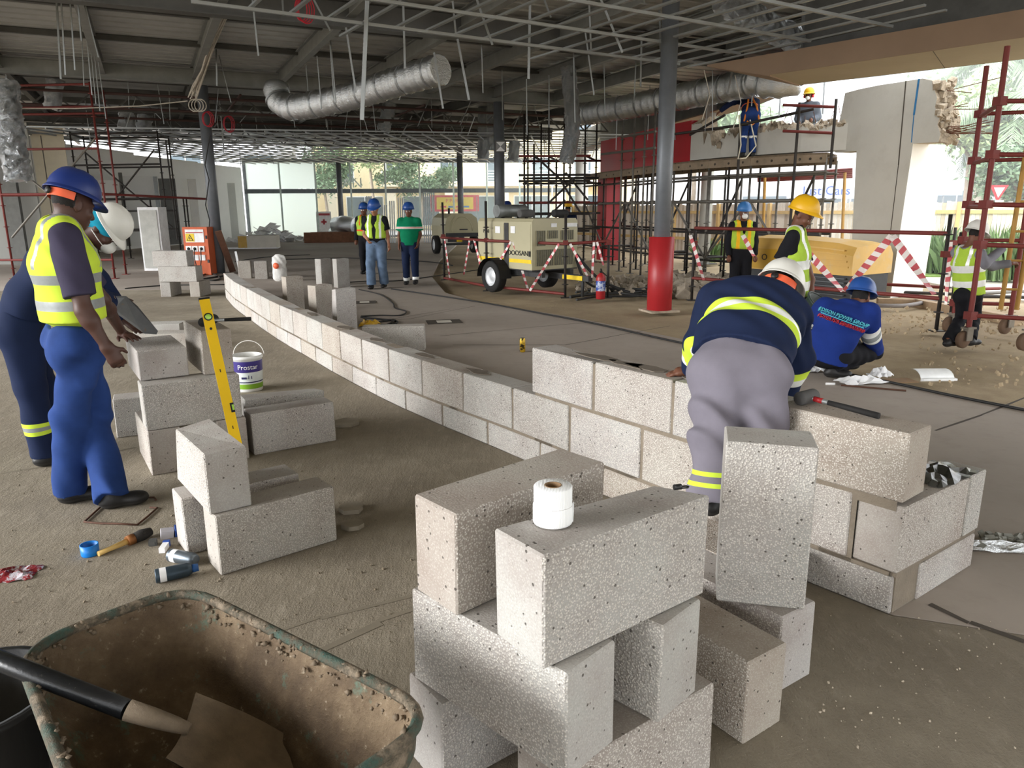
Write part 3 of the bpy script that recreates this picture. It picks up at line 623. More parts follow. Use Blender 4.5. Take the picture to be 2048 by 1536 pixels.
core(.03, WL-.03, 0, .178, .008); core(.03, WL-.186, .15, .455, .008); core(c3+.03, WL-.03, .44, .755, .006)
p = corner+Vector((-rd.y, rd.x, 0))*BW/2; b.bar(p+rd*.02+Vector((0, 0, .09)), p+rd*.7+Vector((0, 0, .09)), BW-.014, .176); b.bar(p+rd*.02+Vector((0, 0, .31)), p+rd*.72+Vector((0, 0, .31)), BW-.014, .29)
b.build('mortar', MORT, wall)
# smears of mortar on the wall top
rr = random.Random(5); b = MB()
for s in [c3+.5, c3+.75, c3+.9, c3+1.3, s_join-.5, s_join-1.3, s_join-2.2, s_join-3.1, s_join-4.2]:
    p, d = wp(s); n = Vector((-d.y, d.x, 0)); z = .769 if s > c3 else .468; c_ = p+n*.1
    pts = [c_+d*rr.uniform(.08, .2)*math.cos(k*PI/4)+n*rr.uniform(.03, .07)*math.sin(k*PI/4) for k in range(8)]
    b.prism([(q.x, q.y) for q in pts], z, z+.005)
for s, z in ((c3+.57, .62), (c3+.6, .55), (s_join+.29, .1)): pass
b.build('mortar_smear', MATS['mortar_wet'], wall)
# crumpled dark plastic left on the return of the wall
def crumple(name, c_, sx, sy, h, mats, rot=0, seed=1, n=9, parent=None, **kw):
    rr = random.Random(seed); b = MB(); V = []; m = rz3(rot)
    for j in range(n):
        for i in range(n):
            x, y = (i/(n-1)-.5), (j/(n-1)-.5); ed = max(0, 1-4*max(x*x, y*y)); V.append(m @ Vector((x*sx*(1+rr.uniform(-.12, .12)), y*sy*(1+rr.uniform(-.12, .12)), rr.uniform(.004, h)*(.25+ed)))+Vector(c_))
    b.add(V, [(j*n+i, j*n+i+1, (j+1)*n+i+1, (j+1)*n+i) for j in range(n-1) for i in range(n-1)], False)
    return b.build(name, mats, parent, at=None if parent else c_, **kw)
M('dark_plastic_sheet', '#3c3d38', .25, 0, .3, 12); t = NT('foil'); t.col('#dfe3e6').set(.22, 1., .5); t.bump(t.noise(28, 5, .7), .9, .02)
q = corner+rd*.5+Vector((-rd.y, rd.x, 0))*.1; crumple('plastic_sheet', (q.x, q.y, .466), .34, .2, .03, MATS['dark_plastic_sheet'], R(36), 4, label='crumpled dark plastic sheet on the wall return', cat='plastic sheet')
# ================================================================ PEOPLE: smooth-union body builder
def _vec(p): return np.array([p[0], p[1], p[2]], np.float32)
class Body:
    """union of tapered capsules and ellipsoids, meshed as one continuous surface"""
    def __init__(s, vox): s.h = vox; s.P = []
    def cap(s, a, b, ra, rb, k=.03, side=None, asp=1., flata=False, flatb=False, sub=False):
        s.P.append(('c', _vec(a), _vec(b), ra, rb, k, None if side is None else _vec(side), asp, flata, flatb, sub)); return s
    def ell(s, c, r, k=.02, F=None, sub=False):
        s.P.append(('e', _vec(c), np.array(r, np.float32), k, np.eye(3, dtype=np.float32) if F is None else np.array([[*F[0]], [*F[1]], [*F[2]]], np.float32), sub)); return s
    def mesh(s, name, mats, paint=None, wrinkle=0., off=(0, 0, 0), wfreq=1., origin=(0, 0, 0)):
        h = s.h; lo = np.full(3, 1e9); hi = -lo
        for p in s.P:
            if p[-1]: continue
            if p[0] == 'c': r = max(p[3], p[4])*max(p[7], 1); lo = np.minimum(lo, np.minimum(p[1], p[2])-r); hi = np.maximum(hi, np.maximum(p[1], p[2])+r)
            else: r = p[2].max(); lo = np.minimum(lo, p[1]-r); hi = np.maximum(hi, p[1]+r)
        lo = lo-3*h-.02; hi = hi+3*h+.02; n = np.ceil((hi-lo)/h).astype(int)+1; Fd = np.full(n, .2, np.float32)
        ax = [(lo[i]+h*np.arange(n[i])).astype(np.float32) for i in range(3)]
        for p in s.P:
            if p[0] == 'c': r = max(p[3], p[4])*max(p[7], 1); a0 = np.minimum(p[1], p[2])-r; a1 = np.maximum(p[1], p[2])+r; k = p[5]
            else: r = p[2].max(); a0 = p[1]-r; a1 = p[1]+r; k = p[3]
            mrg = k+2*h+.03; i0 = np.clip(np.floor((a0-mrg-lo)/h).astype(int), 0, n); i1 = np.clip(np.ceil((a1+mrg-lo)/h).astype(int)+1, 0, n)
            if (i1 <= i0).any(): continue
            X = ax[0][i0[0]:i1[0], None, None]; Y = ax[1][None, i0[1]:i1[1], None]; Z = ax[2][None, None, i0[2]:i1[2]]
            if p[0] == 'c':
                a, b = p[1], p[2]; ba = b-a; L2 = float(ba@ba)+1e-9; dx, dy, dz = X-a[0], Y-a[1], Z-a[2]
                tt = (dx*ba[0]+dy*ba[1]+dz*ba[2])/L2; tc = np.clip(tt, 0, 1); dx = dx-tc*ba[0]; dy = dy-tc*ba[1]; dz = dz-tc*ba[2]
                if p[6] is not None:
                    sd = p[6]; q = (dx*sd[0]+dy*sd[1]+dz*sd[2])*(1-1/p[7]); dx = dx-q*sd[0]; dy = dy-q*sd[1]; dz = dz-q*sd[2]
                d = np.sqrt(dx*dx+dy*dy+dz*dz)-(p[3]+(p[4]-p[3])*tc); L = math.sqrt(L2)
                if p[8]: d = np.maximum(d, -tt*L)
                if p[9]: d = np.maximum(d, (tt-1)*L)
            else:
                c, r, F = p[1], p[2], p[4]; dx, dy, dz = X-c[0], Y-c[1], Z-c[2]
                u = [(dx*F[i][0]+dy*F[i][1]+dz*F[i][2])/r[i] for i in range(3)]; ln = np.sqrt(u[0]**2+u[1]**2+u[2]**2); d = (ln-1)*float(r.min())
            S = Fd[i0[0]:i1[0], i0[1]:i1[1], i0[2]:i1[2]]
            if p[-1]: d = -d; hh = np.maximum(k-np.abs(S-d), 0)/k; S[...] = np.maximum(S, d)+hh*hh*k*.25
            else: hh = np.maximum(k-np.abs(S-d), 0)/k; S[...] = np.minimum(S, d)-hh*hh*k*.25
        if wrinkle:
            X = ax[0][:, None, None]*wfreq; Y = ax[1][None, :, None]*wfreq; Z = ax[2][None, None, :]*wfreq
            q = X*.75+Y*.65; w = np.sin(q*44+5*np.sin(Z*6.5+X*4)+Z*9)*(.55+.45*np.sin(Z*8+Y*9))+.55*np.sin(Z*34+(X-Y)*22+2.5*np.sin(q*19))*(.5+.5*np.sin(Z*5+X*11))
            Fd += (wrinkle*w).astype(np.float32)
        V, Q = surface_nets(Fd, lo, h)
        V = V-np.array(origin); me = bpy.data.meshes.new(name); me.from_pydata([], [], [])
        nv, nq = len(V), len(Q); me.vertices.add(nv); me.vertices.foreach_set('co', V.astype(np.float32).ravel()); me.loops.add(nq*4); me.loops.foreach_set('vertex_index', Q.ravel().astype(np.int32))
        me.polygons.add(nq); me.polygons.foreach_set('loop_start', np.arange(0, nq*4, 4, dtype=np.int32)); me.polygons.foreach_set('loop_total', np.full(nq, 4, np.int32)); me.polygons.foreach_set('use_smooth', np.ones(nq, bool))
        for m in (mats if isinstance(mats, list) else [mats]): me.materials.append(m)
        planes = [pl for _, fn in (paint or []) for pl in getattr(fn, 'planes', [])]
        if planes and s.h < .0125:      # cut clean edges for the sewn-on bands
            me.update(calc_edges=True); bm = bmesh.new(); bm.from_mesh(me); oo = Vector(origin)
            for (co_, no_) in planes: bmesh.ops.bisect_plane(bm, geom=bm.verts[:]+bm.edges[:]+bm.faces[:], plane_co=Vector(co_)-oo, plane_no=Vector(no_), dist=1e-5)
            C = np.array([tuple(f.calc_center_median()+oo) for f in bm.faces]); mi = np.zeros(len(C), np.int32)
            for idx, fn in paint: mi[fn(C)] = idx
            for f, k_ in zip(bm.faces, mi): f.material_index = int(k_); f.smooth = True
            bm.to_mesh(me); bm.free(); paint = None
        if paint:
            C = (V+np.array(origin))[Q].mean(1); mi = np.zeros(nq, np.int32)
            for idx, fn in paint: mi[fn(C)] = idx
            me.polygons.foreach_set('material_index', mi)
        me.update(calc_edges=True); me.validate(); return me
def surface_nets(F, lo, h):
    nx, ny, nz = F.shape; S = F < 0; cnt = np.zeros((nx-1, ny-1, nz-1), np.int8)
    for i in (0, 1):
        for j in (0, 1):
            for k in (0, 1): cnt += S[i:nx-1+i, j:ny-1+j, k:nz-1+k]
    act = (cnt > 0) & (cnt < 8); I = np.argwhere(act); ids = np.full(act.shape, -1, np.int64); ids[act] = np.arange(len(I))
    acc = np.zeros((len(I), 3)); num = np.zeros(len(I)); corners = [(i, j, k) for i in (0, 1) for j in (0, 1) for k in (0, 1)]
    vals = {c: F[I[:, 0]+c[0], I[:, 1]+c[1], I[:, 2]+c[2]] for c in corners}
    for a in corners:
        for d in range(3):
            if a[d]: continue
            b = list(a); b[d] = 1; b = tuple(b); va, vb = vals[a], vals[b]; m = (va < 0) != (vb < 0)
            tt = va[m]/(va[m]-vb[m]); pt = np.tile(np.array(a, float), (m.sum(), 1)); pt[:, d] += tt; acc[m] += pt; num[m] += 1
    V = lo+h*(I+acc/num[:, None]); quads = []
    for d in range(3):
        sl0 = [slice(None)]*3; sl1 = [slice(None)]*3; sl0[d] = slice(0, -1); sl1[d] = slice(1, None)
        s0, s1 = S[tuple(sl0)], S[tuple(sl1)]; E = np.argwhere(s0 != s1); u, v = (d+1) % 3, (d+2) % 3
        ok = (E[:, u] > 0) & (E[:, v] > 0) & (E[:, u] < F.shape[u]-1) & (E[:, v] < F.shape[v]-1); E = E[ok]; fl = s0[E[:, 0], E[:, 1], E[:, 2]]
        def cid(du, dv):
            C = E.copy(); C[:, u] -= du; C[:, v] -= dv; return ids[C[:, 0], C[:, 1], C[:, 2]]
        q = np.stack([cid(1, 1), cid(0, 1), cid(0, 0), cid(1, 0)], 1); q[~fl] = q[~fl][:, ::-1]; quads.append(q)
    Q = np.concatenate(quads); Q = Q[(Q >= 0).all(1)]; return V, Q
def band(a, b, t0, t1, rmax=9.):
    a, b = _vec(a), _vec(b); d = b-a; L = float(np.linalg.norm(d)); d = d/L
    def fn(C):
        q = C-a; t_ = q@d; r_ = np.linalg.norm(q-t_[:, None]*d, axis=1); return (t_ >= t0*L) & (t_ <= t1*L) & (r_ < rmax)
    fn.planes = [(tuple(a+d*t0*L), tuple(d)), (tuple(a+d*t1*L), tuple(d))]
    return fn
def skin(name, c): return M(name, c, .5, 0, .1, 12, .15, 180, .001, .35)
SK1 = skin('skin_deep', '#4a3128'); SK2 = skin('skin_brown', '#6b4534'); SK3 = skin('skin_mid', '#9a6a50')
EYEW = M('eye_white', '#d8d2c8', .3, var=0); EYED = M('eye_dark', '#191210', .2, var=0); HAIR = M('hair_black', '#15110f', .8, var=.2, bump=.6, bscale=150)
def cloth(name, c, var=.1): return M(name, c, .88, 0, var, 7, .35, 260, .0015, .15)
HIVIS = cloth('hivis_yellow', '#c4dd45', .06); SILV = M('reflective_silver', '#8d9292', .4, .2, .08, 30); SILW = M('reflective_white', '#e6e8e4', .4, .1, .05, 30); NAVY = cloth('navy_cloth', '#1b2540'); ROYAL = cloth('royal_blue_cloth', '#263d72', .2); COBALT = cloth('cobalt_cloth', '#1b3074'); GREYT = cloth('grey_trouser', '#77737d', .08)
BLACKC = cloth('black_cloth', '#1c1c20'); TEE = cloth('charcoal_tee', '#3a3648'); BOOT = M('black_boot', '#1b1a1a', .5, 0, .2, 10, .2, 60); SOLE = M('boot_sole', '#2b2926', .8); JEANS = cloth('blue_jeans', '#5d6f86', .25); GREEN = cloth('green_tee', '#0f7a55'); DENIM = cloth('dark_denim', '#1d2740'); GREYS = cloth('grey_sweat', '#7c7c84'); ORANGE = M('orange_plastic', '#ee6a44', .5)
HELM = {'blue': M('helmet_blue', '#244a8c', .35, 0, .05, 3), 'royal': M('helmet_royal', '#1a2f6e', .4, 0, .05, 3), 'white': M('helmet_white', '#dad9d2', .4, 0, .06, 4), 'yellow': M('helmet_yellow', '#e3ae16', .38, 0, .05, 4), 'sky': M('helmet_sky', '#3f77b4', .4, 0, .05, 4)}
def hand(B, w, d, n, out, curl=.5, k=.006, s=1., spread=0.):
    """w wrist, d towards the fingertips, n out of the palm, out = thumb side"""
    w, d, n, out = Vector(w), Vector(d).normalized(), Vector(n).normalized(), Vector(out); out = (out-d*out.dot(d)).normalized(); n = d.cross(out) if d.cross(out).dot(n) > 0 else out.cross(d)
    B.cap(w+d*.0*s, w+d*.075*s, .021*s, .024*s, .02, out, 1.55)
    for i, L in enumerate((.058, .07, .075, .068)):
        r0 = w+d*(.082-.004*abs(i-2))*s+out*(-.029+.0195*i)*s; sp = out*(i-1.5)*spread; c1, c2 = curl, curl*1.9
        d1 = (d*math.cos(c1)+n*math.sin(c1)+sp).normalized(); d2 = (d*math.cos(c2)+n*math.sin(c2)+sp).normalized(); m_ = r0+d1*L*.5*s
        B.cap(r0-d*.012*s, m_, .0098*s, .0088*s, k); B.cap(m_, m_+d2*L*.5*s, .0088*s, .0072*s, k)
    th = w+d*.022*s+out*.026*s; t1 = (out*.75+d*.65+n*.25).normalized(); t2 = (out*.3+d*.9+n*.4).normalized(); m_ = th+t1*.038*s
    B.cap(th-t1*.01, m_, .0125*s, .0105*s, .012*s); B.cap(m_, m_+t2*.03*s, .0105*s, .008*s, k)
def head(B, c, f, u, s=1.):
    c, f, u = Vector(c), Vector(f).normalized(), Vector(u); u = (u-f*u.dot(f)).normalized(); r = f.cross(u); F = (r, f, u)
    def p(x, y, z): return c+r*x*s+f*y*s+u*z*s
    B.ell(p(0, -.012, .03), (.076*s, .098*s, .092*s), .02, F); B.ell(p(0, .028, -.045), (.056*s, .068*s, .068*s), .03, F); B.ell(p(0, .062, -.09), (.028*s, .026*s, .022*s), .02, F)
    B.ell(p(0, .075, .028), (.055*s, .018*s, .012*s), .015, F)                                                         # brow
    B.cap(p(0, .088, .012), p(0, .108, -.028), .008*s, .0145*s, .01); B.ell(p(.014, .094, -.03), (.011*s, .012*s, .009*s), .006, F); B.ell(p(-.014, .094, -.03), (.011*s, .012*s, .009*s), .006, F)
    for sg in (-1, 1):
        B.ell(p(sg*.032, .096, .008), (.016*s, .014*s, .010*s), .012, F, sub=True); B.ell(p(sg*.031, .078, .007), (.0125*s, .0125*s, .0105*s), .002, F)
        B.ell(p(sg*.042, .07, -.025), (.02*s, .018*s, .018*s), .02, F); B.ell(p(sg*.077, -.012, -.005), (.011*s, .022*s, .033*s), .006, F); B.ell(p(sg*.088, -.008, -.002), (.006*s, .01*s, .018*s), .005, F, sub=True)
    B.ell(p(0, .092, -.058), (.024*s, .011*s, .0065*s), .005, F); B.ell(p(0, .09, -.071), (.021*s, .011*s, .0075*s), .005, F); B.ell(p(0, .103, -.0645), (.022*s, .006*s, .0022*s), .003, F, sub=True)
    return p, F
def hard_hat(parent, org, c, f, u, mat, strap=None, s=1., peak=.045, name='hard_hat'):
    c, f, u = Vector(c), Vector(f).normalized(), Vector(u); u = (u-f*u.dot(f)).normalized(); r = f.cross(u); b = MB(); b.smooth = True; n = 28; V = []; rows = 9
    def P_(x, y, z): return c+(r*x+f*y+u*z)*s
    for j in range(rows+1):
        a = (PI/2)*j/rows; rr, z = math.cos(a)**.85, math.sin(a)
        for k in range(n):
            t_ = 2*PI*k/n; x, y = .118*rr*math.cos(t_), .14*rr*math.sin(t_); rg = .006*max(0, 1-abs(x)/.016)*(1 if rr > .1 else 0)+.004*max(0, 1-abs(abs(x)-.05)/.012)
            V.append(P_(x, y, .03+.13*z+rg*min(1, z*2)))
    Fs = [(j*n+k, j*n+(k+1) % n, (j+1)*n+(k+1) % n, (j+1)*n+k) for j in range(rows) for k in range(n)]; b.add(V, Fs, True)
    prof = [(1., .03, 0), (1.045, .022, 0), (1.10, .012, 0), (1.10, .006, 0), (1.0, .018, 0), (.97, .03, 0)]; V = []
    for j, (q, z, _) in enumerate(prof):
        for k in range(n):
            t_ = 2*PI*k/n; pk = max(0, math.sin(t_))**2.2*peak*(1 if 1 <= j <= 3 else 0)*(.55 if j == 1 else 1); V.append(P_(.118*q*math.cos(t_), .14*q*math.sin(t_)+pk, z-pk*.28))
    b.add(V, [(j*n+k, (j+1)*n+k, (j+1)*n+(k+1) % n, j*n+(k+1) % n) for j in range(len(prof)-1) for k in range(n)], True)
    o = b.build(name, mat, parent)
    if strap:
        b = MB(); pts = [P_(.098*math.cos(t_), .118*math.sin(t_)-.004, -.012) for t_ in [PI+.3+(PI-.6)*k/10 for k in range(11)]]
        V = [];
        for q in pts: V += [q-u*.022*s, q+u*.022*s]
        b.add(V, [(2*k, 2*k+2, 2*k+3, 2*k+1) for k in range(10)], True); b.build('headband', strap, o)
        q = P_(0, -.128, -.012); b = MB(); b.lathe([(.001, .012), (.018*s, .012), (.02*s, .006), (.02*s, 0)], 12, q, Matrix((r, u, -f)).transposed()); b.build('ratchet_knob', BOOT, o)
    return o
def stand(root, f, s=1., lean=0.):
    """standing joint set in place coordinates; f = facing (horizontal)"""
    o = Vector(root); f = Vector((f[0], f[1], 0)).normalized(); r = Vector((f.y, -f.x, 0)); U = Vector((0, 0, 1))
    def p(x, y, z): return o+(r*x+f*y+U*z)*s
    J = dict(pel=p(0, 0, .95), waist=p(0, .01+lean*.3, 1.10), chest=p(0, .0+lean*.7, 1.30), neck=p(0, -.01+lean, 1.47), head=p(0, .03+lean*1.2, 1.63), hf=f, hu=U, f=f, r=r)
    for n_, sg in (('L', -1), ('R', 1)):
        J.update({'sh'+n_: p(sg*.185, lean*.95, 1.415), 'el'+n_: p(sg*.235, -.02+lean*.8, 1.13), 'wr'+n_: p(sg*.235, .07+lean*.7, .88), 'hip'+n_: p(sg*.095, 0, .91), 'kn'+n_: p(sg*.105, .02, .49), 'an'+n_: p(sg*.11, -.02, .09), 'ft'+n_: f})
    J['s'] = s; J['p'] = p; return J
def make_person(label, root, J, vox, skinm, shirt, trou, vest=None, boots=BOOT, helmet=None, hands=('L', 'R'), hcurl=.5, hd=None, extra=None, name='person', group=None):
    """one continuous body mesh with clothing as children"""
    T = thing(name, root, label, 'person', group); O = Vector(root); s = J.get('s', 1.); r = Vector(J['r']).normalized(); g = lambda k: Vector(J[k]); tr = J.get('tr', r)
    B = Body(vox); hp, HF = head(B, g('head'), J['hf'], J['hu'], s)
    B.cap(g('neck')-(g('head')-g('neck')).normalized()*.03*s, g('head')-Vector(J['hu'])*.05*s-Vector(J['hf'])*.02*s, .062*s, .054*s, .025)
    B.cap(g('pel'), g('waist'), .112*s, .102*s, .05, r, 1.4); B.cap(g('waist'), g('chest'), .102*s, .115*s, .05, tr, 1.42); B.cap(g('chest'), g('neck')-(g('neck')-g('chest'))*.3, .115*s, .075*s, .05, tr, 1.5)
    for n_ in 'LR':
        B.cap(g('sh'+n_), g('el'+n_), .05*s, .041*s, .03); B.cap(g('el'+n_), g('wr'+n_), .042*s, .0265*s, .02); B.ell(g('el'+n_).lerp(g('wr'+n_), .25), (.043*s,)*3, .03)
        B.cap(g('hip'+n_), g('kn'+n_), .088*s, .054*s, .03); B.cap(g('kn'+n_), g('an'+n_), .054*s, .036*s, .02); B.cap(g('an'+n_), g('an'+n_)+Vector(J['ft'+n_]).normalized()*.05*s-Vector((0, 0, .035*s)), .03*s, .024*s, .02)
        if n_ in hands:
            dd = (g('wr'+n_)-g('el'+n_)).normalized(); hx = (hd or {}).get(n_, {}); d_ = Vector(hx.get('d', dd)); n0 = Vector(hx.get('n', -r if n_ == 'R' else r)); out = Vector(hx.get('t', J['f']))
            hand(B, g('wr'+n_), d_, n0, out, hx.get('c', hcurl), max(.006, vox*.5), s*1.03, hx.get('sp', 0.))
        else: B.ell(g('wr'+n_)+(g('wr'+n_)-g('el'+n_)).normalized()*.07*s, (.045*s, .045*s, .06*s), .02)
    eyes = [];
    for sg in (-1, 1): q = _vec(hp(sg*.031, .088, .007)); eyes.append(q)
    def eyef(rad): return lambda C: np.minimum(*[np.linalg.norm(C-q, axis=1) for q in eyes]) < rad*s
    hc = _vec(hp(0, -.02, .05)); hu_, hf_ = _vec(HF[2]), _vec(HF[1])
    def hairf(C): q = C-hc; zz, yy = q@hu_, q@hf_; return (np.linalg.norm(C-_vec(g('head')), axis=1) < .17*s) & ((zz > .02*s) | ((yy < -.01*s) & (zz > -.07*s)))
    link('body', B.mesh('body', [skinm, HAIR, EYEW, EYED], [(1, hairf), (2, eyef(.0125)), (3, eyef(.006))], origin=O), T)
    # trousers
    ti = trou.get('inf', .022)*s; B = Body(vox); up = (g('waist')-g('pel')).normalized()
    B.cap(g('pel')-up*.02, g('pel')+up*trou.get('rise', .09)*s, .122*s+ti*.5, .112*s+ti*.5, .05, r, 1.4, flatb=True)
    for n_ in 'LR':
        B.cap(g('hip'+n_), g('kn'+n_), .094*s+ti, .064*s+ti, .04); B.cap(g('kn'+n_), g('an'+n_)+(g('an'+n_)-g('kn'+n_)).normalized()*trou.get('hem', 0.)*s, .064*s+ti, (.05+trou.get('cuff', .012))*s+ti*.6, .03, flatb=True)
    sb = (g('pel')-up*.02)-Vector(J['f'])*.05*s
    for n_ in 'LR': B.ell(g('hip'+n_)-Vector(J.get('butt', J['f']))*.05*s, (.1*s, .1*s, .1*s), .05)
    tp = [(i+1, band(g('kn'+n_), g('an'+n_), a, c, .2*s)) for n_ in 'LR' for (i, a, c) in trou.get('bands', [])]
    link('trousers', B.mesh('trousers', [trou['m']]+trou.get('bm', []), tp, trou.get('wr', .0035), origin=O, wfreq=trou.get('wf', .8)), T)
    # shirt or jacket
    si = shirt.get('inf', .014)*s; B = Body(vox); lowp = g('pel')+up*shirt.get('low', .04)*s
    B.cap(lowp, g('waist'), .118*s+si, .108*s+si, .05, r, 1.4, flata=True); B.cap(g('waist'), g('chest'), .108*s+si, .12*s+si, .05, tr, 1.42); B.cap(g('chest'), g('neck')-(g('neck')-g('chest'))*.22, .12*s+si, .082*s+si*.6, .05, tr, 1.55)
    nk = (g('neck')-g('chest')).normalized(); B.cap(g('neck')-nk*.06*s, g('neck')+nk*shirt.get('collar', .005)*s, .075*s+si*.3, .068*s+si*.3, .03, flatb=True)
    for n_ in 'LR':
        sl = shirt.get('sleeve', 'long'); e, w_, sh_ = g('el'+n_), g('wr'+n_), g('sh'+n_)
        if sl == 'long': B.cap(sh_, e, .06*s+si, .052*s+si, .045); B.cap(e, w_-(w_-e).normalized()*shirt.get('cufftrim', .0), .052*s+si, .038*s+si, .03, flatb=True)
        elif sl == 'short': B.cap(sh_, sh_.lerp(e, shirt.get('sl', .72)), .06*s+si, .062*s+si, .045, flatb=True)
        else: B.cap(sh_.lerp(e, -.05), sh_.lerp(e, .1), .06*s+si, .055*s+si, .045, flatb=True)
    sp = [(i+1, band(g('el'+n_), g('wr'+n_), a, c, .1*s)) for n_ in 'LR' for (i, a, c) in shirt.get('fbands', [])]+[(i+1, band(g('sh'+n_), g('el'+n_), a, c, .12*s)) for n_ in 'LR' for (i, a, c) in shirt.get('ubands', [])]
    for (i, a, c) in shirt.get('tbands', []):
        def tb(C, a=a, c=c):
            m_ = band(g('pel'), g('neck'), a, c, .35*s)(C)
            for n_ in 'LR':
                x = _vec(g('sh'+n_)); y = _vec(g('el'+n_)); ba = y-x; t_ = np.clip(((C-x)@ba)/(ba@ba), .12, 1); m_ &= np.linalg.norm(C-x-t_[:, None]*ba, axis=1) > .082*s
            return m_
        tb.planes = band(g('pel'), g('neck'), a, c).planes; sp.append((i+1, tb))
    link('jacket' if shirt.get('sleeve', 'long') == 'long' else 'shirt', B.mesh('shirt', [shirt['m']]+shirt.get('bm', []), sp, shirt.get('wr', .003), origin=O, wfreq=shirt.get('wf', 1.)), T)
    # boots
    for n_ in 'LR':
        a_ = g('an'+n_); ft = Vector(J['ft'+n_]).normalized(); B = Body(max(vox, .008)); dn = Vector(J.get('dn'+n_, (0, 0, -1))).normalized(); sd = ft.cross(dn).normalized(); FF = (sd, ft, -dn)
        B.cap(a_+(g('kn'+n_)-a_).normalized()*.06*s, a_+dn*.02*s, .052*s, .05*s, .02); B.ell(a_+dn*.048*s+ft*-.015*s, (.045*s, .055*s, .042*s), .02, FF); B.ell(a_+dn*.05*s+ft*.075*s, (.045*s, .085*s, .036*s), .04, FF); B.ell(a_+dn*.05*s+ft*.13*s, (.045*s, .05*s, .034*s), .03, FF)
        zq = _vec(a_+dn*.062*s); dq = _vec(dn)
        link('boot', B.mesh('boot', [boots, SOLE], [(1, lambda C: (C-zq)@dq > 0)], origin=O), T)
    if vest:
        vi = si+vest.get('inf', .014)*s; B = Body(vox); vl = g('pel')+up*vest.get('low', .06)*s
        B.cap(vl, g('waist'), .12*s+vi, .11*s+vi, .05, r, 1.42, flata=True); B.cap(g('waist'), g('chest'), .11*s+vi, .122*s+vi, .05, tr, 1.44); B.cap(g('chest'), g('neck')-(g('neck')-g('chest'))*.2, .122*s+vi, .085*s+vi*.7, .05, tr, 1.5)
        for n_, sg in (('L', -1), ('R', 1)): B.cap(g('sh'+n_).lerp(g('neck'), .55), g('sh'+n_).lerp(g('neck'), .3), .05*s+vi, .045*s+vi, .03)
        for n_, sg in (('L', -1), ('R', 1)):
            q = g('sh'+n_); dn_ = (g('chest')-g('neck')).normalized(); B.cap(q+tr*sg*.03*s, q+dn_*.13*s+tr*sg*.035*s, .07*s, .06*s, .012, sub=True)
        B.cap(g('neck')-nk*.02*s, g('neck')+nk*.1*s, .078*s, .09*s, .01, sub=True); B.cap(g('neck')+Vector(J['f'])*.1*s, g('neck')+Vector(J['f'])*.16*s-nk*vest.get('vee', .22)*s, .06*s, .012*s, .01, sub=True)
        vp = []
        for (i, a, c) in vest.get('bands', []): vp.append((i+1, band(g('pel'), g('neck'), a, c, .4*s)))
        f_ = _vec(J['f']); tr_ = _vec(tr); cc_ = _vec(g('chest')); nk_ = _vec(nk)
        if vest.get('braces', True):
            w0, w1 = vest.get('bw', (.075, .105)); vp.append((1, lambda C: (np.abs(np.abs((C-cc_)@tr_)-(w0+w1)/2*s) < (w1-w0)/2*s) & ((C-cc_)@nk_ > vest.get('bz', -.06)*s)))
        if vest.get('edge'): vp.append((len(vest['bm']), lambda C: (np.abs((C-cc_)@tr_) < .009*s) & ((C-cc_)@f_ > 0)))
        link('safety_vest', B.mesh('safety_vest', [vest['m']]+vest['bm'], vp, vest.get('wr', .003), origin=O), T)
    if helmet:
        hf2 = Vector(helmet.get('f', J['hf'])); hu2 = Vector(helmet.get('u', J['hu'])); hu2 = (hu2-hf2.normalized()*hu2.dot(hf2.normalized())).normalized()
        hard_hat(T, O, g('head')+hu2*.04*s-hf2.normalized()*.012*s, hf2, hu2, HELM[helmet['c']], ORANGE if helmet.get('strap') else None, s*helmet.get('s', 1.), helmet.get('peak', .045))
    if extra: extra(T, J, hp)
    return T
# ================================================================ PEOPLE: poses from the photograph
U3 = Vector((0, 0, 1))
def jset(pel, neck, f, hd_, hf, hu=(0, 0, 1), sw=.185, s=1., bow=0., tr=None, hipw=.095):
    """trunk joints from pelvis, neck base and facing"""
    f = Vector(f).normalized(); r = Vector((f.y, -f.x, 0)).normalized(); pel, neck = Vector(pel), Vector(neck); ax = neck-pel; tr = Vector(tr).normalized() if tr else r
    fw = tr.cross(ax.normalized())*-1 if False else ax.normalized().cross(tr)
    J = dict(pel=pel, waist=pel+ax*.29-fw*bow, chest=pel+ax*.67-fw*bow*.8, neck=neck, head=Vector(hd_), hf=Vector(hf).normalized(), hu=Vector(hu), f=f, r=r, tr=tr, s=s)
    for n_, sg in (('L', -1), ('R', 1)): J['sh'+n_] = pel+ax*.91+tr*sg*sw*s-fw*bow*.5; J['hip'+n_] = pel+r*sg*hipw*s-U3*.04*s; J['ft'+n_] = f
    return J
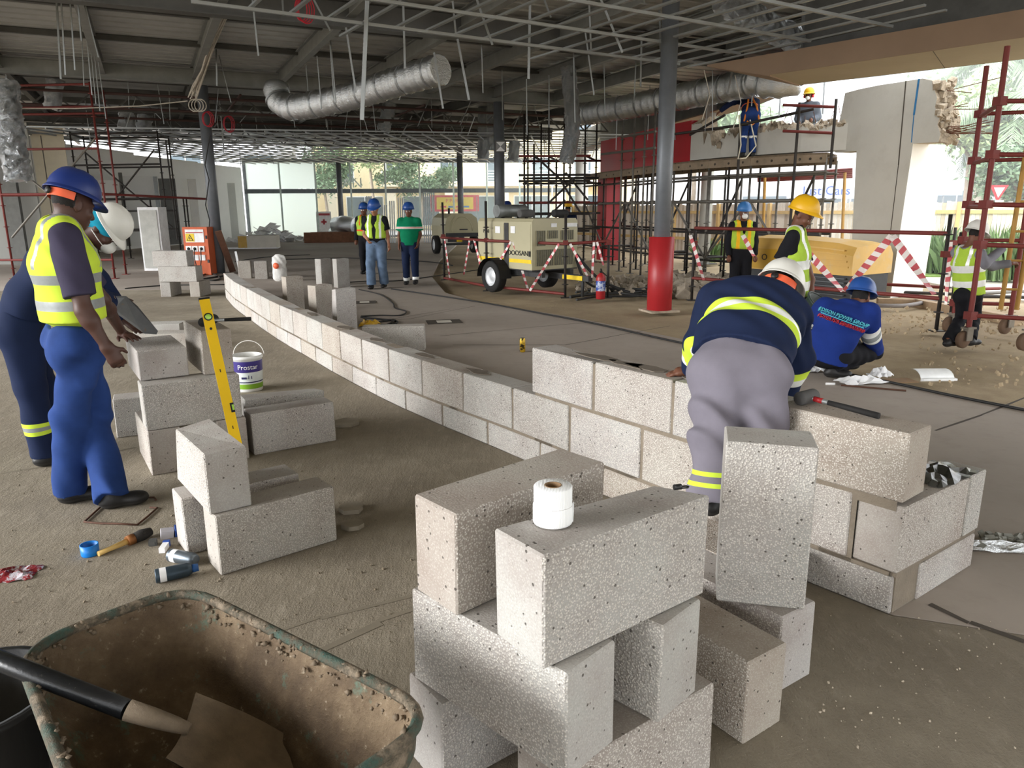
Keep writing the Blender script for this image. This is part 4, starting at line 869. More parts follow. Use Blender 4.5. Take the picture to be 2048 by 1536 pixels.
# ---- mason in the yellow vest, seen from behind
fA = Vector((.80, .60, 0)); rA = Vector((.60, -.80, 0)); rootA = Vector((-2.36, 3.98, 0)); Ya = 3.98
JA = jset(D(152, 672, Ya), D(118, 452, Ya), fA, D(137, 412, Ya)+fA*.02, Vector((.50, .80, -.36)), Vector((.2, .3, 1)), sw=.19)
JA.update(elR=D(168, 622, 3.78), wrR=D(214, 695, 3.80), elL=D(205, 600, 4.32), wrL=G(246, 668, .845), knL=D(186, 835, 4.12), knR=D(140, 832, 3.96), anL=G(222, 985, .09), anR=G(140, 975, .09))
JA['ftL'] = Vector((.9, .42, 0)); JA['ftR'] = Vector((.6, .35, 0))
def exA(T, J, hp):
    q = D(136, 720, 3.86); b = MB(); 
make_person('worker in a yellow reflective vest and blue hard hat watching the sawing', rootA, JA, .0075, SK1, dict(m=TEE, sleeve='short', sl=.80, inf=.016, low=.105, wr=.0025), dict(m=ROYAL, rise=.055, inf=.026, hem=.03, cuff=.02, wr=.013, wf=.8),
    dict(m=HIVIS, bm=[SILV], inf=.02, low=.10, bands=[(0, .27, .355), (0, .50, .585)], bw=(.088, .122), bz=-.02, vee=.18), helmet=dict(c='royal', strap=True, s=.95, f=(.46, .80, -.40), u=(.2, .36, .92)),
    hd={'R': dict(d=(.35, .25, -.9), n=(-.5, .85, 0), t=(.8, .5, .2), c=.55), 'L': dict(d=(.75, -.55, -.1), n=(0, 0, -1), t=(-.5, -.8, 0), c=.12, sp=.18)}, extra=exA)
# ---- second mason stooping over the block with the saw
fB = Vector((.86, .5, 0)); rootB = Vector((-3.02, 4.72, 0)); Yb = 4.62
JB = jset(D(40, 640, Yb), D(150, 485, Yb-.02), fB, D(208, 458, Yb), Vector((.60, .1, -.78)), Vector((.78, .1, .62)), sw=.18, bow=.03)
JB.update(elR=D(175, 590, Yb-.22), wrR=D(232, 606, Yb+.12), elL=D(195, 560, Yb+.35), wrL=D(250, 640, Yb+.3), knR=D(62, 775, Yb-.06), knL=D(80, 770, Yb+.2), anR=G(88, 905, .09), anL=G(100, 880, .09))
JB['butt'] = Vector((.8, .2, .3))
TEAL = cloth('teal_cap', '#1f8aa5', .2); MASK = M('dust_mask', '#e6e6e2', .8, bump=.2, bscale=80)
def exB(T, J, hp):
    Bd = Body(.009); 
    Bd.ell(hp(0, -.02, .045), (.094, .118, .088), .02, (Vector(J['hf']).cross(Vector(J['hu']).normalized()), J['hf'], J['hu'].normalized())); Bd.ell(hp(0, -.11, -.02), (.085, .07, .075), .04); Bd.ell(hp(.03, -.13, -.09), (.05, .04, .05), .03); Bd.ell(hp(0, .0, -.095), (.3, .3, .3), .01) if False else None
    link('cloth_cap', Bd.mesh('cap', TEAL, None, .004, origin=T.location), T)
    Bd = Body(.008); Bd.ell(hp(0, .085, -.055), (.05, .045, .05), .02); link('dust_mask', Bd.mesh('dust_mask', MASK, origin=T.location), T)
    b = MB(); b.tube([hp(-.02, .1, -.03), hp(.05, .05, -.01), hp(.082, -.02, .0)], .003, 5); b.tube([hp(.03, .09, -.07), hp(.07, .04, -.05), hp(.082, -.03, -.03)], .003, 5); b.build('mask_strap', MASK, T)
make_person('worker in navy overalls stooping to saw a block, teal cloth under a white hard hat', rootB, JB, .009, SK1, dict(m=NAVY, bm=[HIVIS, SILV], inf=.02, low=-.02, ubands=[(0, .55, .78), (1, .62, .71)]), dict(m=NAVY, bm=[HIVIS, SILV], inf=.026, hem=.02, cuff=.015, bands=[(0, .5, .68), (1, .56, .62)], wr=.006, wf=.6),
    helmet=dict(c='white', s=.86, f=(.40, .1, -.91), u=(.91, .1, .40)), hd={'R': dict(d=(.6, .3, -.5), n=(0, 1, 0), c=1.1), 'L': dict(d=(.8, -.3, -.4), n=(0, 0, -1), c=.2)}, extra=exB)
# ---- worker bending over the wall
fC = Vector((.30, .95, 0)); rootC = Vector((.95, 3.08, 0)); 
JC = jset(D(1478, 735, 3.2), D(1520, 590, 3.70), fC, D(1556, 592, 3.86), Vector((.45, .6, -.66)), Vector((.35, .35, .87)), sw=.215, bow=.045, s=1.05, hipw=.085, tr=(.93, -.30, -.16))
JC.update(shL=D(1432, 600, 3.68), shR=D(1578, 632, 3.55), elL=D(1402, 690, 3.62), wrL=G(1390, 741, .80), elR=D(1590, 715, 3.62), wrR=D(1560, 790, 3.72), knL=D(1430, 870, 3.05), knR=D(1520, 865, 3.08), anL=D(1424, 985, 3.0), anR=D(1502, 975, 3.05))
JC['anL'].z = max(JC['anL'].z, .28); JC['ftL'] = JC['ftR'] = Vector((.4, .9, -.1)); JC['butt'] = Vector((.25, .8, -.35))
make_person('worker in navy jacket and grey trousers bending over the block wall', rootC, JC, .008, SK2, dict(m=NAVY, bm=[HIVIS, SILW], inf=.03, low=.05, tbands=[(0, .27, .46), (1, .335, .395)], fbands=[(0, .18, .55), (1, .38, .55)], wr=.006), dict(m=GREYT, bm=[HIVIS], inf=.028, hem=.03, cuff=.03, bands=[(0, .60, .68), (0, .79, .87)], rise=.06, wr=.013, wf=.8),
    helmet=dict(c='white', strap=True, s=.92, f=(.45, .62, -.64), u=(.42, .5, .76)), hd={'L': dict(d=(-.75, .25, -.12), n=(0, 0, -1), t=(.2, .9, 0), c=.18, sp=.05)})
# ---- squatting worker in cobalt jacket
fD = Vector((.62, .78, 0)); rootD = G(1675, 752); Yd = 6.95
JD = jset(D(1655, 706, Yd), D(1698, 612, Yd+.1), fD, D(1722, 597, Yd+.2), Vector((.7, .62, -.3)), Vector((.25, .3, .92)), sw=.2, bow=.06, tr=(.86, -.5, -.06))
JD.update(elR=D(1742, 672, Yd+.05), wrR=D(1752, 700, Yd+.25), elL=D(1625, 640, Yd+.35), wrL=D(1606, 648, Yd+.55), knR=D(1748, 702, Yd+.30), knL=D(1705, 690, Yd+.62), anR=D(1662, 752, Yd-.0), anL=D(1688, 735, Yd+.3))
JD['anR'].z = .1; JD['anL'].z = .1; JD['ftR'] = Vector((.55, -.15, 0)); JD['ftL'] = Vector((.8, .3, 0)); JD['butt'] = Vector((-.5, -.6, .3)); JD['hipL'] = JD['pel']-JD['r']*.1; JD['hipR'] = JD['pel']+JD['r']*.1
LT1 = M('print_cyan', '#58b7c9', .7); LT2 = M('print_red', '#b8323f', .7)
def exD(T, J, hp):
    q = D(1684, 642, Yd-.2); x = (J['shR']-J['shL']).normalized(); x = Vector((.90, -.26, -.33)).normalized(); up = (J['neck']-J['pel']).normalized(); up = (up-x*up.dot(x)).normalized(); nrm = x.cross(up)
    for tx, dz, sz, m_ in (('EDISON POWER GROUP', .034, .042, LT1), ('POWER FOR GENERATIONS', -.022, .034, LT2)):
        letter(tx, sz, m_, T, q+up*dz, x, up, 'back_print', .03)
    # underline bar
    o = MB().bar(q+up*.007-x*.2, q+up*.007+x*.2, .008, .006, up=nrm).build('back_print', LT1, T)
make_person('worker in a printed cobalt jacket squatting on the slab edge', rootD, JD, .011, SK2, dict(m=COBALT, bm=[SILW, SILV], inf=.034, low=-.07, fbands=[(0, -.35, .02), (1, -.22, -.1)], wr=.004), dict(m=BLACKC, inf=.02, hem=.0), helmet=dict(c='blue', s=1.06, f=(.7, .62, -.3), u=(.3, .32, .9)), hands=('L', 'R'), extra=exD)
# ---- worker in yellow hard hat carrying a dark bin
fE = Vector((.86, -.50, 0)); Ye = 7.7; rootE = Vector((D(1585, 500, Ye).x, Ye, 0)); LIME = cloth('vest_lime', '#a7c545', .1)
JE = jset(D(1588, 610, Ye), D(1592, 458, Ye), fE, D(1606, 432, Ye), Vector((.62, -.55, -.55)), Vector((.35, -.3, .9)), sw=.175, s=.95)
JE.update(elR=D(1545, 550, Ye-.05), wrR=D(1586, 608, Ye-.12), elL=D(1622, 560, Ye+.05), wrL=D(1612, 640, Ye-.1), knL=rootE+Vector((.12, .05, .48)), knR=rootE+Vector((-.06, -.05, .48)), anL=rootE+Vector((.10, .12, .09)), anR=rootE+Vector((-.08, -.04, .09)))
make_person('worker in a yellow hard hat and lime vest looking down beside the yellow compressor', rootE, JE, .011, SK2, dict(m=BLACKC, sleeve='short', sl=.6, inf=.014, low=.0, collar=.04), dict(m=BLACKC, inf=.02), dict(m=LIME, bm=[SILW, BLACKC], inf=.016, low=.1, bands=[(0, .2, .32), (0, .48, .6)], bw=(.085, .13), bz=-.1, edge=True), helmet=dict(c='yellow', s=1.12, f=(.75, -.6, -.3), u=(.22, -.18, .95)))
bn = thing('dustbin', D(1618, 660, 7.55), 'dark green plastic bin held by the worker in the yellow hard hat', 'bin'); q = D(1618, 640, 7.5)
MB().lathe([(.001, -.22), (.13, -.22), (.185, .18), (.2, .185), (.2, .2), (.175, .2), (.12, -.2), (.001, -.2)], 20, q, (R(25), R(35), 0)).build('bin_body', M('bin_green', '#27332e', .5), bn); MB().tube([q+Matrix(Euler((R(25), R(35), 0)).to_matrix()) @ Vector((.2*math.cos(a), .2*math.sin(a), .2)) for a in [k*PI/10 for k in range(20)]], .012, 6, closed=True).build('bin_rim', MATS['bin_green'], bn)
# ---- worker at the mobile scaffold on the right
fF = Vector((.93, .36, 0)); Yf = 8.75; rootF = G(1918, 690); rootF.z = 0
JF = jset(D(1942, 572, Yf), D(1938, 492, Yf), fF, D(1952, 472, Yf), Vector((.92, .2, -.34)), Vector((.3, .1, .95)), sw=.165, s=.86)
JF['pel'] = D(1938, 588, Yf); JF['neck'] = D(1936, 497, Yf)
JF.update(elR=D(1968, 528, Yf-.15), wrR=D(2005, 497, Yf-.02), elL=D(1985, 532, Yf+.28), wrL=D(2022, 527, Yf+.2), knR=D(1925, 632, Yf+.02), knL=D(1948, 632, Yf+.1), anR=G(1896, 680, .09), anL=G(1942, 678, .09)); JF['hipR'] = D(1928, 592, Yf-.05); JF['hipL'] = D(1948, 592, Yf+.08)
for k_ in ('waist', 'chest'): JF[k_] = JF['pel'].lerp(JF['neck'], .29 if k_ == 'waist' else .67)
for n_, sg in (('L', -1), ('R', 1)): JF['sh'+n_] = JF['pel'].lerp(JF['neck'], .9)+JF['r']*sg*.15
make_person('worker in a white hard hat and grey sleeves steadying the red mobile scaffold', rootF, JF, .011, SK2, dict(m=GREYS, inf=.014, low=.02), dict(m=BLACKC, inf=.018), dict(m=LIME, bm=[SILW, BLACKC], inf=.014, low=.0, bands=[(0, .18, .32), (0, .5, .66)], bw=(.08, .12)), helmet=dict(c='white', s=1.08), hd={'R': dict(d=(.6, .5, .5), c=.9), 'L': dict(d=(.9, .2, 0), c=.8)})
# ---- smaller figures farther away
def far(label, px, py, f, H, skinm, shirt, trou, vest=None, helm='blue', lean=0., mod=None, vox=.02, z0=0., extra=None, Y=None, hands=()):
    root = G(px, py) if Y is None else Vector((D(px, py, Y).x, Y, z0)); J = stand(root, f, H/1.76, lean)
    if mod: mod(J, J['p'])
    return make_person(label, root, J, vox, skinm, shirt, trou, vest, helmet=dict(c=helm, s=1.08) if helm else None, hands=hands, extra=extra)
def mG(J, p): J.update(wrR=p(.1, .22, 1.0), elR=p(.24, .02, 1.12), wrL=p(-.28, .05, .9), knR=p(.12, .1, .5), anR=p(.13, .06, .09), anL=p(-.1, -.12, .1)); J['hf'] = (J['f']-U3*.35).normalized()
far('worker in black tee, open yellow vest and jeans walking across the slab', 757, 577, (-.1, -1), 1.74, SK3, dict(m=BLACKC, sleeve='short', inf=.02, low=-.06), dict(m=JEANS, inf=.03, cuff=.03), dict(m=LIME, bm=[SILW], inf=.012, low=.12, bands=[], bw=(.11, .15), bz=-.3, vee=.6), 'blue', mod=mG, vox=.015, hands=('L', 'R'))
far('woman in a green tee with white ankle cuffs walking beside the worker in jeans', 823, 569, (-.05, -1), 1.68, SK2, dict(m=GREEN, bm=[SILW, M('pink_stripe', '#e8897a', .5)], sleeve='short', inf=.03, low=-.06, tbands=[(0, .58, .66), (1, .6, .64)]), dict(m=DENIM, bm=[SILW], inf=.022, bands=[(0, .82, 1.1)]), None, 'blue', vox=.015, mod=lambda J, p: J.update(wrL=p(-.2, .12, .92), anL=p(-.14, .2, .12), knL=p(-.12, .14, .5)), hands=('L', 'R'))
far('worker in dark clothes with orange-edged vest walking behind the man in jeans', 735, 548, (-.2, -1), 1.7, SK2, dict(m=BLACKC, sleeve='long', inf=.02), dict(m=BLACKC, inf=.02), dict(m=LIME, bm=[cloth('vest_orange', '#e2572b')], bands=[(0, .3, .4)]), 'blue')
far('worker in dark jacket half hidden behind the grey column', 1012, 0, (-1, .2), 1.75, SK2, dict(m=BLACKC, sleeve='long'), dict(m=BLACKC), None, 'royal', Y=24.5)
far('worker in yellow hard hat and navy jacket standing inside the dark scaffold', 1140, 0, (.2, 1), 1.72, SK2, dict(m=NAVY, sleeve='long'), dict(m=NAVY), None, 'yellow', Y=21.5)
def exG(T, J, hp): B_ = Body(.012); B_.ell(hp(0, .085, -.05), (.05, .04, .045), .02); link('dust_mask', B_.mesh('dust_mask', MASK, origin=T.location), T)
far('worker in a dust mask and yellow braces behind the yellow compressor', 1515, 0, (-.1, -1), 1.62, SK2, dict(m=BLACKC, sleeve='long'), dict(m=BLACKC), dict(m=LIME, bm=[cloth('vest_amber', '#f0b72a')], bands=[], bw=(.06, .13), bz=-.5), 'sky', Y=12.7, extra=exG)
# demolition workers up on the beam
def mS(J, p): J.update(elR=p(.22, .3, 1.02), wrR=p(.26, .46, .78), elL=p(-.42, .12, 1.18), wrL=p(-.62, .2, 1.02), pel=p(0, -.12, .93), waist=p(0, -.02, 1.04), chest=p(0, .14, 1.18), neck=p(0, .30, 1.27), head=p(-.05, .42, 1.36), shL=p(-.19, .26, 1.25), shR=p(.19, .26, 1.22), hipL=p(-.1, -.1, .88), hipR=p(.1, -.1, .88)); J['hf'] = (J['f']*.8-U3*.6).normalized(); J['hu'] = (U3*.8+J['f']*.6)
WEB = M('harness_orange', '#d77f2a', .8)
def exS(T, J, hp):
    b = MB(); f = J['f']; r = J['r']; bk = -f*.165
    for sg in (-1, 1): b.tube([J['neck']+r*sg*.07-f*.03+U3*.12, J['chest']+r*sg*.02-f*.02+U3*.16, J['waist']+r*sg*.09+bk+U3*.03, J['hipR' if sg > 0 else 'hipL']+r*sg*.06+bk*.9-U3*.12], .018, 5)
    b.tube([J['hipR']+bk*.9-U3*.12, J['pel']+bk*1.1-U3*.25, J['hipL']+bk*.9-U3*.12], .018, 5); b.build('safety_harness', WEB, T)
far('worker in navy overalls and orange harness stooping on the scaffold deck', 1514, 0, (.1, 1), 1.62, SK2, dict(m=NAVY, bm=[ORANGE], sleeve='long', tbands=[(0, .3, .36)]), dict(m=ROYAL, bm=[SILW], bands=[(0, .1, .2)]), None, 'white', Y=16.2, z0=2.62, mod=mS, extra=exS, vox=.016, hands=('L', 'R'))
RED = M('ear_red', '#d8343c', .5)
def exR(T, J, hp):
    b = MB()
    for sg in (-1, 1): MB().lathe([(.001, .03), (.035, .03), (.04, .0), (.001, 0)], 10, hp(sg*.085, 0, 0), Matrix((Vector((0, 0, 1)), J['f'], J['r']*sg)).transposed()).build('ear_defender', RED, T)
    exG(T, J, hp)
far('worker in yellow hard hat and red ear defenders drilling on top of the beam', 1634, 0, (-.6, -.8), 1.62, SK2, dict(m=cloth('dusty_jacket', '#5b6068'), sleeve='long', inf=.03), dict(m=cloth('dusty_trouser', '#6d7076'), inf=.03), None, 'yellow', Y=17.6, z0=2.5, mod=lambda J, p: J.update(wrR=p(.1, .35, 1.0), wrL=p(-.2, .3, 1.05)), extra=exR)
# ================================================================ FOREGROUND TOOLS AND LITTER
t = NT('barrow_dirty'); n1 = t.noise(5, 8, .7); n2 = t.noise(40, 6, .7); n3 = t.noise(9, 6, .75)
c = t.ramp(n1, [(.3, '#4a3d30'), (.5, '#6b5a46'), (.7, '#8a7860')]); c = t.mix(t.ramp(n3, [(.58, 0.), (.66, .8)]), c, '#5f7566'); c = t.mix(t.ramp(n2, [(.62, 0.), (.7, .7)]), c, '#b3a792')
t.col(c).set(.7, .1, .35); t.bump(t.math('ADD', n2, n1), .7, .012)
t = NT('barrow_rim'); n1 = t.noise(14, 8, .7); c = t.ramp(n1, [(.35, '#3f5a50'), (.5, '#5a5244'), (.62, '#8d7f6c')]); t.col(c).set(.65, .2, .4); t.bump(t.noise(60, 6, .7), .8, .012)
M('black_plastic', '#17181a', .45, 0, .3, 8, .25, 40, .003, .5, c2='#55524b', thr=(.68, .78)); M('shovel_black', '#1a1c1f', .3, 0, .3, 30, .4, 50, .003, .5, c2='#6b675e', thr=(.66, .74)); M('mortar_crust', '#7d6f5d', .9, var=.25, scale=14, bump=.8, bscale=60, dist=.006); M('rubber', '#1d1c1b', .8)
wb = thing('wheelbarrow', (-.7, 1.4, 0), 'mud-caked green wheelbarrow with an empty deep tray', 'wheelbarrow')
wa = R(-41.5); wd = Vector((math.cos(wa), math.sin(wa), 0)); wn_ = Vector((wd.y, -wd.x, 0)); w0 = Vector((-1.035, 1.70, 0))
def loop(t0, t1, h0, h1, z0, z1, rad, m=7):
    """rounded trapezoid from nose (t0, half width h0) to handle end (t1, h1)"""
    cor = [(t0, -h0), (t1, -h1), (t1, h1), (t0, h0)]; out = []
    for i, (x, y) in enumerate(cor):
        px_, nx_ = cor[i-1], cor[(i+1) % 4]; p, a, c_ = Vector((x, y)), (Vector(px_)-Vector((x, y))).normalized(), (Vector(nx_)-Vector((x, y))).normalized()
        s_, e_ = p+a*rad, p+c_*rad
        for k in range(m):
            f = k/(m-1); q = s_*(1-f)**2+p*2*f*(1-f)+e_*f**2; zz = z0+(z1-z0)*(q.x-t0)/(t1-t0); out.append(w0+wd*q.x+wn_*q.y+Vector((0, 0, zz)))
    return out
def skinl(loops, cap=True):
    b = MB(); n = len(loops[0]); V = [p for l in loops for p in l]
    Fs = [(j*n+i, j*n+(i+1) % n, (j+1)*n+(i+1) % n, (j+1)*n+i) for j in range(len(loops)-1) for i in range(n)]
    b.add(V, Fs, True)
    if cap: b.f.append([(len(loops)-1)*n+i for i in range(n)]); b.mi.append(0); b.sm.append(True)
    return b
rim = loop(0, .90, .20, .315, .615, .59, .13)
inn = [rim, loop(.05, .88, .185, .295, .53, .53, .12), loop(.14, .84, .165, .265, .42, .44, .11), loop(.24, .79, .14, .23, .33, .36, .10), loop(.30, .75, .1, .19, .315, .345, .08)]
outl = [[p-Vector((0, 0, .0)) for p in rim]]+[[p+Vector((0, 0, -.006)) for p in l] for l in [loop(.035, .895, .195, .305, .525, .525, .12), loop(.125, .855, .177, .277, .41, .43, .11), loop(.225, .805, .152, .242, .318, .348, .1), loop(.29, .76, .11, .2, .303, .333, .08)]]
skinl(inn).build('tray', MATS['barrow_dirty'], wb); o = skinl(outl); o.f = [f[::-1] for f in o.f]; o.build('tray_shell', MATS['barrow_rim'], wb)
MB().tube(rim, .013, 8, closed=True).build('rim', MATS['barrow_rim'], wb)
rr = random.Random(31); b = MB()
rl = [(rim[(i+1) % len(rim)]-rim[i]).length for i in range(len(rim))]
for k in range(420):    # dried mortar clinging along the rim
    i = rr.choices(range(len(rim)), rl)[0]; q = rim[i].lerp(rim[(i+1) % len(rim)], rr.random()); cen = w0+wd*.45; ind = (Vector((cen.x, cen.y, 0))-Vector((q.x, q.y, 0))).normalized(); dz = rr.random()**2*.06; q = q+ind*(rr.uniform(-.004, .012)+dz*.3)+Vector((0, 0, rr.uniform(0, .012)-dz)); s_ = rr.uniform(.004, .011); m_ = Euler((rr.random()*6, rr.random()*6, rr.random()*6)).to_matrix()
    b.add([m_ @ Vector(v_)*s_*rr.uniform(.6, 1.3)+q for v_ in ((1, 0, 0), (-1, 0, 0), (0, 1, 0), (0, -1, 0), (0, 0, .7), (0, 0, -.7))], [(0, 2, 4), (2, 1, 4), (1, 3, 4), (3, 0, 4), (2, 0, 5), (1, 2, 5), (3, 1, 5), (0, 3, 5)], True)
b.build('mortar_lumps', MATS['mortar_crust'], wb, kind='stuff')
for sg in (-1, 1):
    a = w0+wd*-.12+wn_*sg*.05+Vector((0, 0, .2)); c_ = w0+wd*.7+wn_*sg*.2+Vector((0, 0, .29)); e = w0+wd*1.35+wn_*sg*.29+Vector((0, 0, .5))
    MB().tube([a, c_, e], .017, 8).build('handle', MATS['steel_dark'], wb); g_ = MB().tube([e-(e-c_)*.22, e+(e-c_)*.02], .022, 8).build('grip', MATS['rubber'], wb)
    p = w0+wd*.62+wn_*sg*.17; MB().tube([p+Vector((0, 0, .29)), p+wd*.06+Vector((0, 0, .015)), p+wd*.16+Vector((0, 0, .015)), p+wd*.2+Vector((0, 0, .3))], .014, 8).build('leg', MATS['steel_dark'], wb)
wc = w0+wd*-.13+Vector((0, 0, .185)); MB().lathe([(.09, -.035), (.14, -.045), (.175, -.035), (.185, 0), (.175, .035), (.14, .045), (.09, .035)], 24, wc, Matrix((wd, Vector((0, 0, 1)), wn_)).transposed()).build('tyre', MATS['rubber'], wb); MB().lathe([(.001, -.05), (.03, -.05), (.03, -.02), (.095, -.03), (.095, .03), (.03, .02), (.03, .05), (.001, .05)], 20, wc, Matrix((wd, Vector((0, 0, 1)), wn_)).transposed()).build('wheel_hub', MATS['barrow_rim'], wb)
# shovel resting across the tray
sv = thing('shovel', (-.75, 1.35, .4), 'black-handled shovel lying in the wheelbarrow tray', 'shovel')
h0, h1, h2 = G(-190, 1248, .70), G(255, 1420, .575), G(352, 1450, .535)
MB().tube([h0, h0.lerp(h1, .5), h1], [.021, .022, .0215], 14).build('shaft', MATS['shovel_black'], sv); MB().tube([h1, h1.lerp(h2, .5), h2, h2+(h2-h1).normalized()*.03], [.0225, .021, .017, .012], 12).build('socket', MATS['mortar_crust'], sv)
bd = ((h2-h1).normalized()*.8+Vector((.25, .1, -.35))).normalized(); bs = bd.cross(Vector((0, 0, 1))).normalized(); bu = bs.cross(bd); b = MB(); b.smooth = True; V = []; n = 7
for j in range(6):
    f = j/5; wv = .105+.012*math.sin(f*PI) if j < 5 else .085
    for i in range(n):
        x = i/(n-1)*2-1; dip = (x*x)*.022*(1-f*.6)-.012+(.006 if abs(x) < .2 else 0)*(1-f); sh_ = (-.012*x*x if j == 0 else 0)+(-.05*x*x if j == 5 else 0); V.append(h2+bd*(.02+f*.27+sh_)+bs*x*wv+bu*dip)
Fs = [(j*n+i, j*n+i+1, (j+1)*n+i+1, (j+1)*n+i) for j in range(5) for i in range(n-1)]; b.add(V, Fs); b.add([v_-bu*.004 for v_ in V], [f[::-1] for f in Fs]); b.build('blade', MATS['mortar_crust'], sv)
# black builder's bucket
bk = thing('bucket', (-1.42, 1.69, 0), 'scuffed black builder\'s bucket beside the wheelbarrow', 'bucket')
p = Vector((-1.42, 1.69, 0)); MB().lathe([(.001, .004), (.15, 0), (.155, .01), (.20, .38), (.212, .385), (.212, .40), (.196, .40), (.148, .015), (.001, .012)], 32, p).build('bucket_body', MATS['black_plastic'], bk); MB().tube([p+Vector((.212*math.cos(a), .212*math.sin(a), .392)) for a in [k*PI/16 for k in range(32)]], .009, 8, closed=True).build('bucket_rim', MATS['black_plastic'], bk)
MB().box(p+Vector((.13, .15, .40)), (.05, .03, .012), .7).build('yellow_lug', M('yellow_plastic', '#c9b23a', .5), bk)
# ---- mesh tape roll and small fitting on the top block
q = Vector((.098, 1.693, .8685)); tp = thing('mesh_tape_roll', q, 'white roll of fibre mesh joint tape standing on the top block', 'tape roll'); t = NT('mesh_tape'); wv_ = t.N.new('ShaderNodeTexWave'); wv_.inputs['Scale'].default_value = 90; t.link(t.tc.outputs['Object'], wv_.inputs['Vector']); t.col(t.ramp(wv_.outputs['Fac'], [(.3, '#eef0f0'), (.7, '#fbfcfc')])).set(.6, 0, .3); t.bump(wv_.outputs['Fac'], .3, .002)
MB().lathe([(.021, .002), (.0475, 0), (.049, .004), (.049, .046), (.048, .047)], 40, q).build('tape_winding', t.m, tp); MB().lathe([(.048, .0475), (.0472, .049), (.0472, .092), (.045, .095), (.021, .095)], 40, q).build('tape_winding', t.m, tp)
MB().lathe([(.021, .0), (.021, .096), (.018, .096), (.018, .0)], 28, q).build('cardboard_core', M('cardboard', '#8a6f52', .9), tp); MB().bar(q+Vector((.049, -.005, .002)), q+Vector((.051, .0, .05)), .0015, .006).build('loose_end', t.m, tp)
q = G(1362, 979, .869); fb = thing('hose_fitting', q, 'small black plastic hook fitting lying on the top block', 'fitting'); x = Vector((.95, .25, 0)); MB().tube([q+x*-.022+U3*.0085, q+x*.0+U3*.0085], .008, 10).build('barrel', MATS['black_plastic'], fb); y_ = Vector((-.25, .95, 0)); MB().tube([q+U3*.006+x*.0+y_*.006, q+U3*.006+x*.018+y_*.0065, q+U3*.006+x*.024, q+U3*.006+x*.018-y_*.0065, q+U3*.006-y_*.006], .0022, 6).build('hook', MATS['black_plastic'], fb)
# ---- mallets
def mallet(name, c_, ax, hd_, hl, r, label, hm, extra=None):
    T = thing(name, c_, label, 'mallet'); c_ = Vector(c_); ax = Vector(ax).normalized(); hd_ = Vector(hd_).normalized(); c_ = c_+U3*r
    fr = Matrix((hd_.cross(ax).normalized(), hd_, ax)).transposed(); MB().lathe([(.001, -.055), (r*.9, -.055), (r, -.048), (r, .048), (r*.9, .055), (.001, .055)], 20, c_, fr).build('head', hm, T)
    e = c_+hd_*hl; MB().tube([c_-hd_*.04, c_+hd_*.10], .011, 8).build('shank', MATS['galv'], T); MB().tube([c_+hd_*.10, c_.lerp(e, .6), e], [.011, .0125, .0135], 10).build('grip', MATS['rubber'], T)
    if extra: MB().tube([c_+hd_*.035, c_+hd_*.075], .0125, 8).build('red_band', MATS['red_paint'], T)
    return T
mallet('rubber_mallet', (1.30, 3.16, .768), (.78, .55, 0), (.62, -.77, -.055), .32, .031, 'grey rubber mallet with chrome shank lying on the wall top', M('rubber_grey', '#565554', .85, bump=.3), True)
mallet('club_mallet', D(393, 652, 4.92)*1, (.3, .9, .1), (.95, .25, -.0), .27, .034, 'black mallet lying on the block behind the yellow level', M('rubber_black', '#262626', .8))
bpy.data.objects['club_mallet'].location = Vector((-2.02, 4.90, .868)); 
# ---- yellow spirit level leaning on the pile
lv = thing('spirit_level', G(492, 975), 'yellow spirit level leaning against the masons\' pile', 'level'); l0 = G(492, 975)+U3*.01; l1 = D(408, 597, 4.66); d = (l1-l0).normalized(); sdv = Vector((.90, .42, 0)); sdv = (sdv-d*sdv.dot(d)).normalized(); nr = d.cross(sdv)
if nr.y > 0: nr = -nr
YEL = M('level_yellow', '#e8bd1c', .4, 0, .04, 5); b = MB(); L = (l1-l0).length; fr = Matrix((sdv, -nr, d)).transposed()
b.box((l0+l1)/2, (.062, .022, L), fr).build('beam', YEL, lv)
for s_ in (.004, L-.004): MB().box(l0+d*s_, (.066, .026, .012), fr).build('end_cap', MATS['black_plastic'], lv)
def disc(c_, r1, r2, m_, nm): MB().lathe([(r1, 0), (r2, 0), (r2, .004), (r1, .004)], 24, c_+nr*.0115, Matrix((sdv, d, nr)).transposed()).build(nm, m_, lv)
VIAL = M('vial_green', '#a9d65a', .2); q = l0+d*(L-.13); disc(q, .0, .018, VIAL, 'vial'); disc(q, .018, .025, MATS['black_plastic'], 'vial_ring'); disc(l0+d*(L-.21), 0, .008, MATS['black_plastic'], 'hole')
q = l0+d*(L*.40)+sdv*.022+nr*.0115; MB().box(q, (.022, .006, .06), fr).build('vial_frame', MATS['black_plastic'], lv); MB().box(q+nr*.003+sdv*.004, (.012, .006, .034), fr).build('vial', VIAL, lv); 
for s_ in (.3, .6): MB().box(l0+d*(L*s_)+nr*.0113, (.005, .002, .02), fr).build('print_mark', MATS['black_plastic'], lv)
# ---- hand saw
M('saw_steel', '#7c7f82', .4, .7, .15, 10, c2='#a5793f', thr=(.6, .72)); sw = thing('hand_saw', D(270, 640, 4.72), 'hand saw biting into the flat block', 'saw')
P = [D(226, 592, 4.62), D(252, 592, 4.66), D(276, 613, 4.70), D(316, 662, 4.80), D(313, 669, 4.80), D(288, 667, 4.76), D(226, 622, 4.62)]; MB().plate(P[::-1], .002).build('saw_blade', MATS['saw_steel'], sw); MB().tube([D(230, 594, 4.62), D(212, 600, 4.60), D(208, 616, 4.60), D(230, 618, 4.62)], .014, 8).build('saw_handle', M('saw_wood', '#c9a26a', .6), sw)
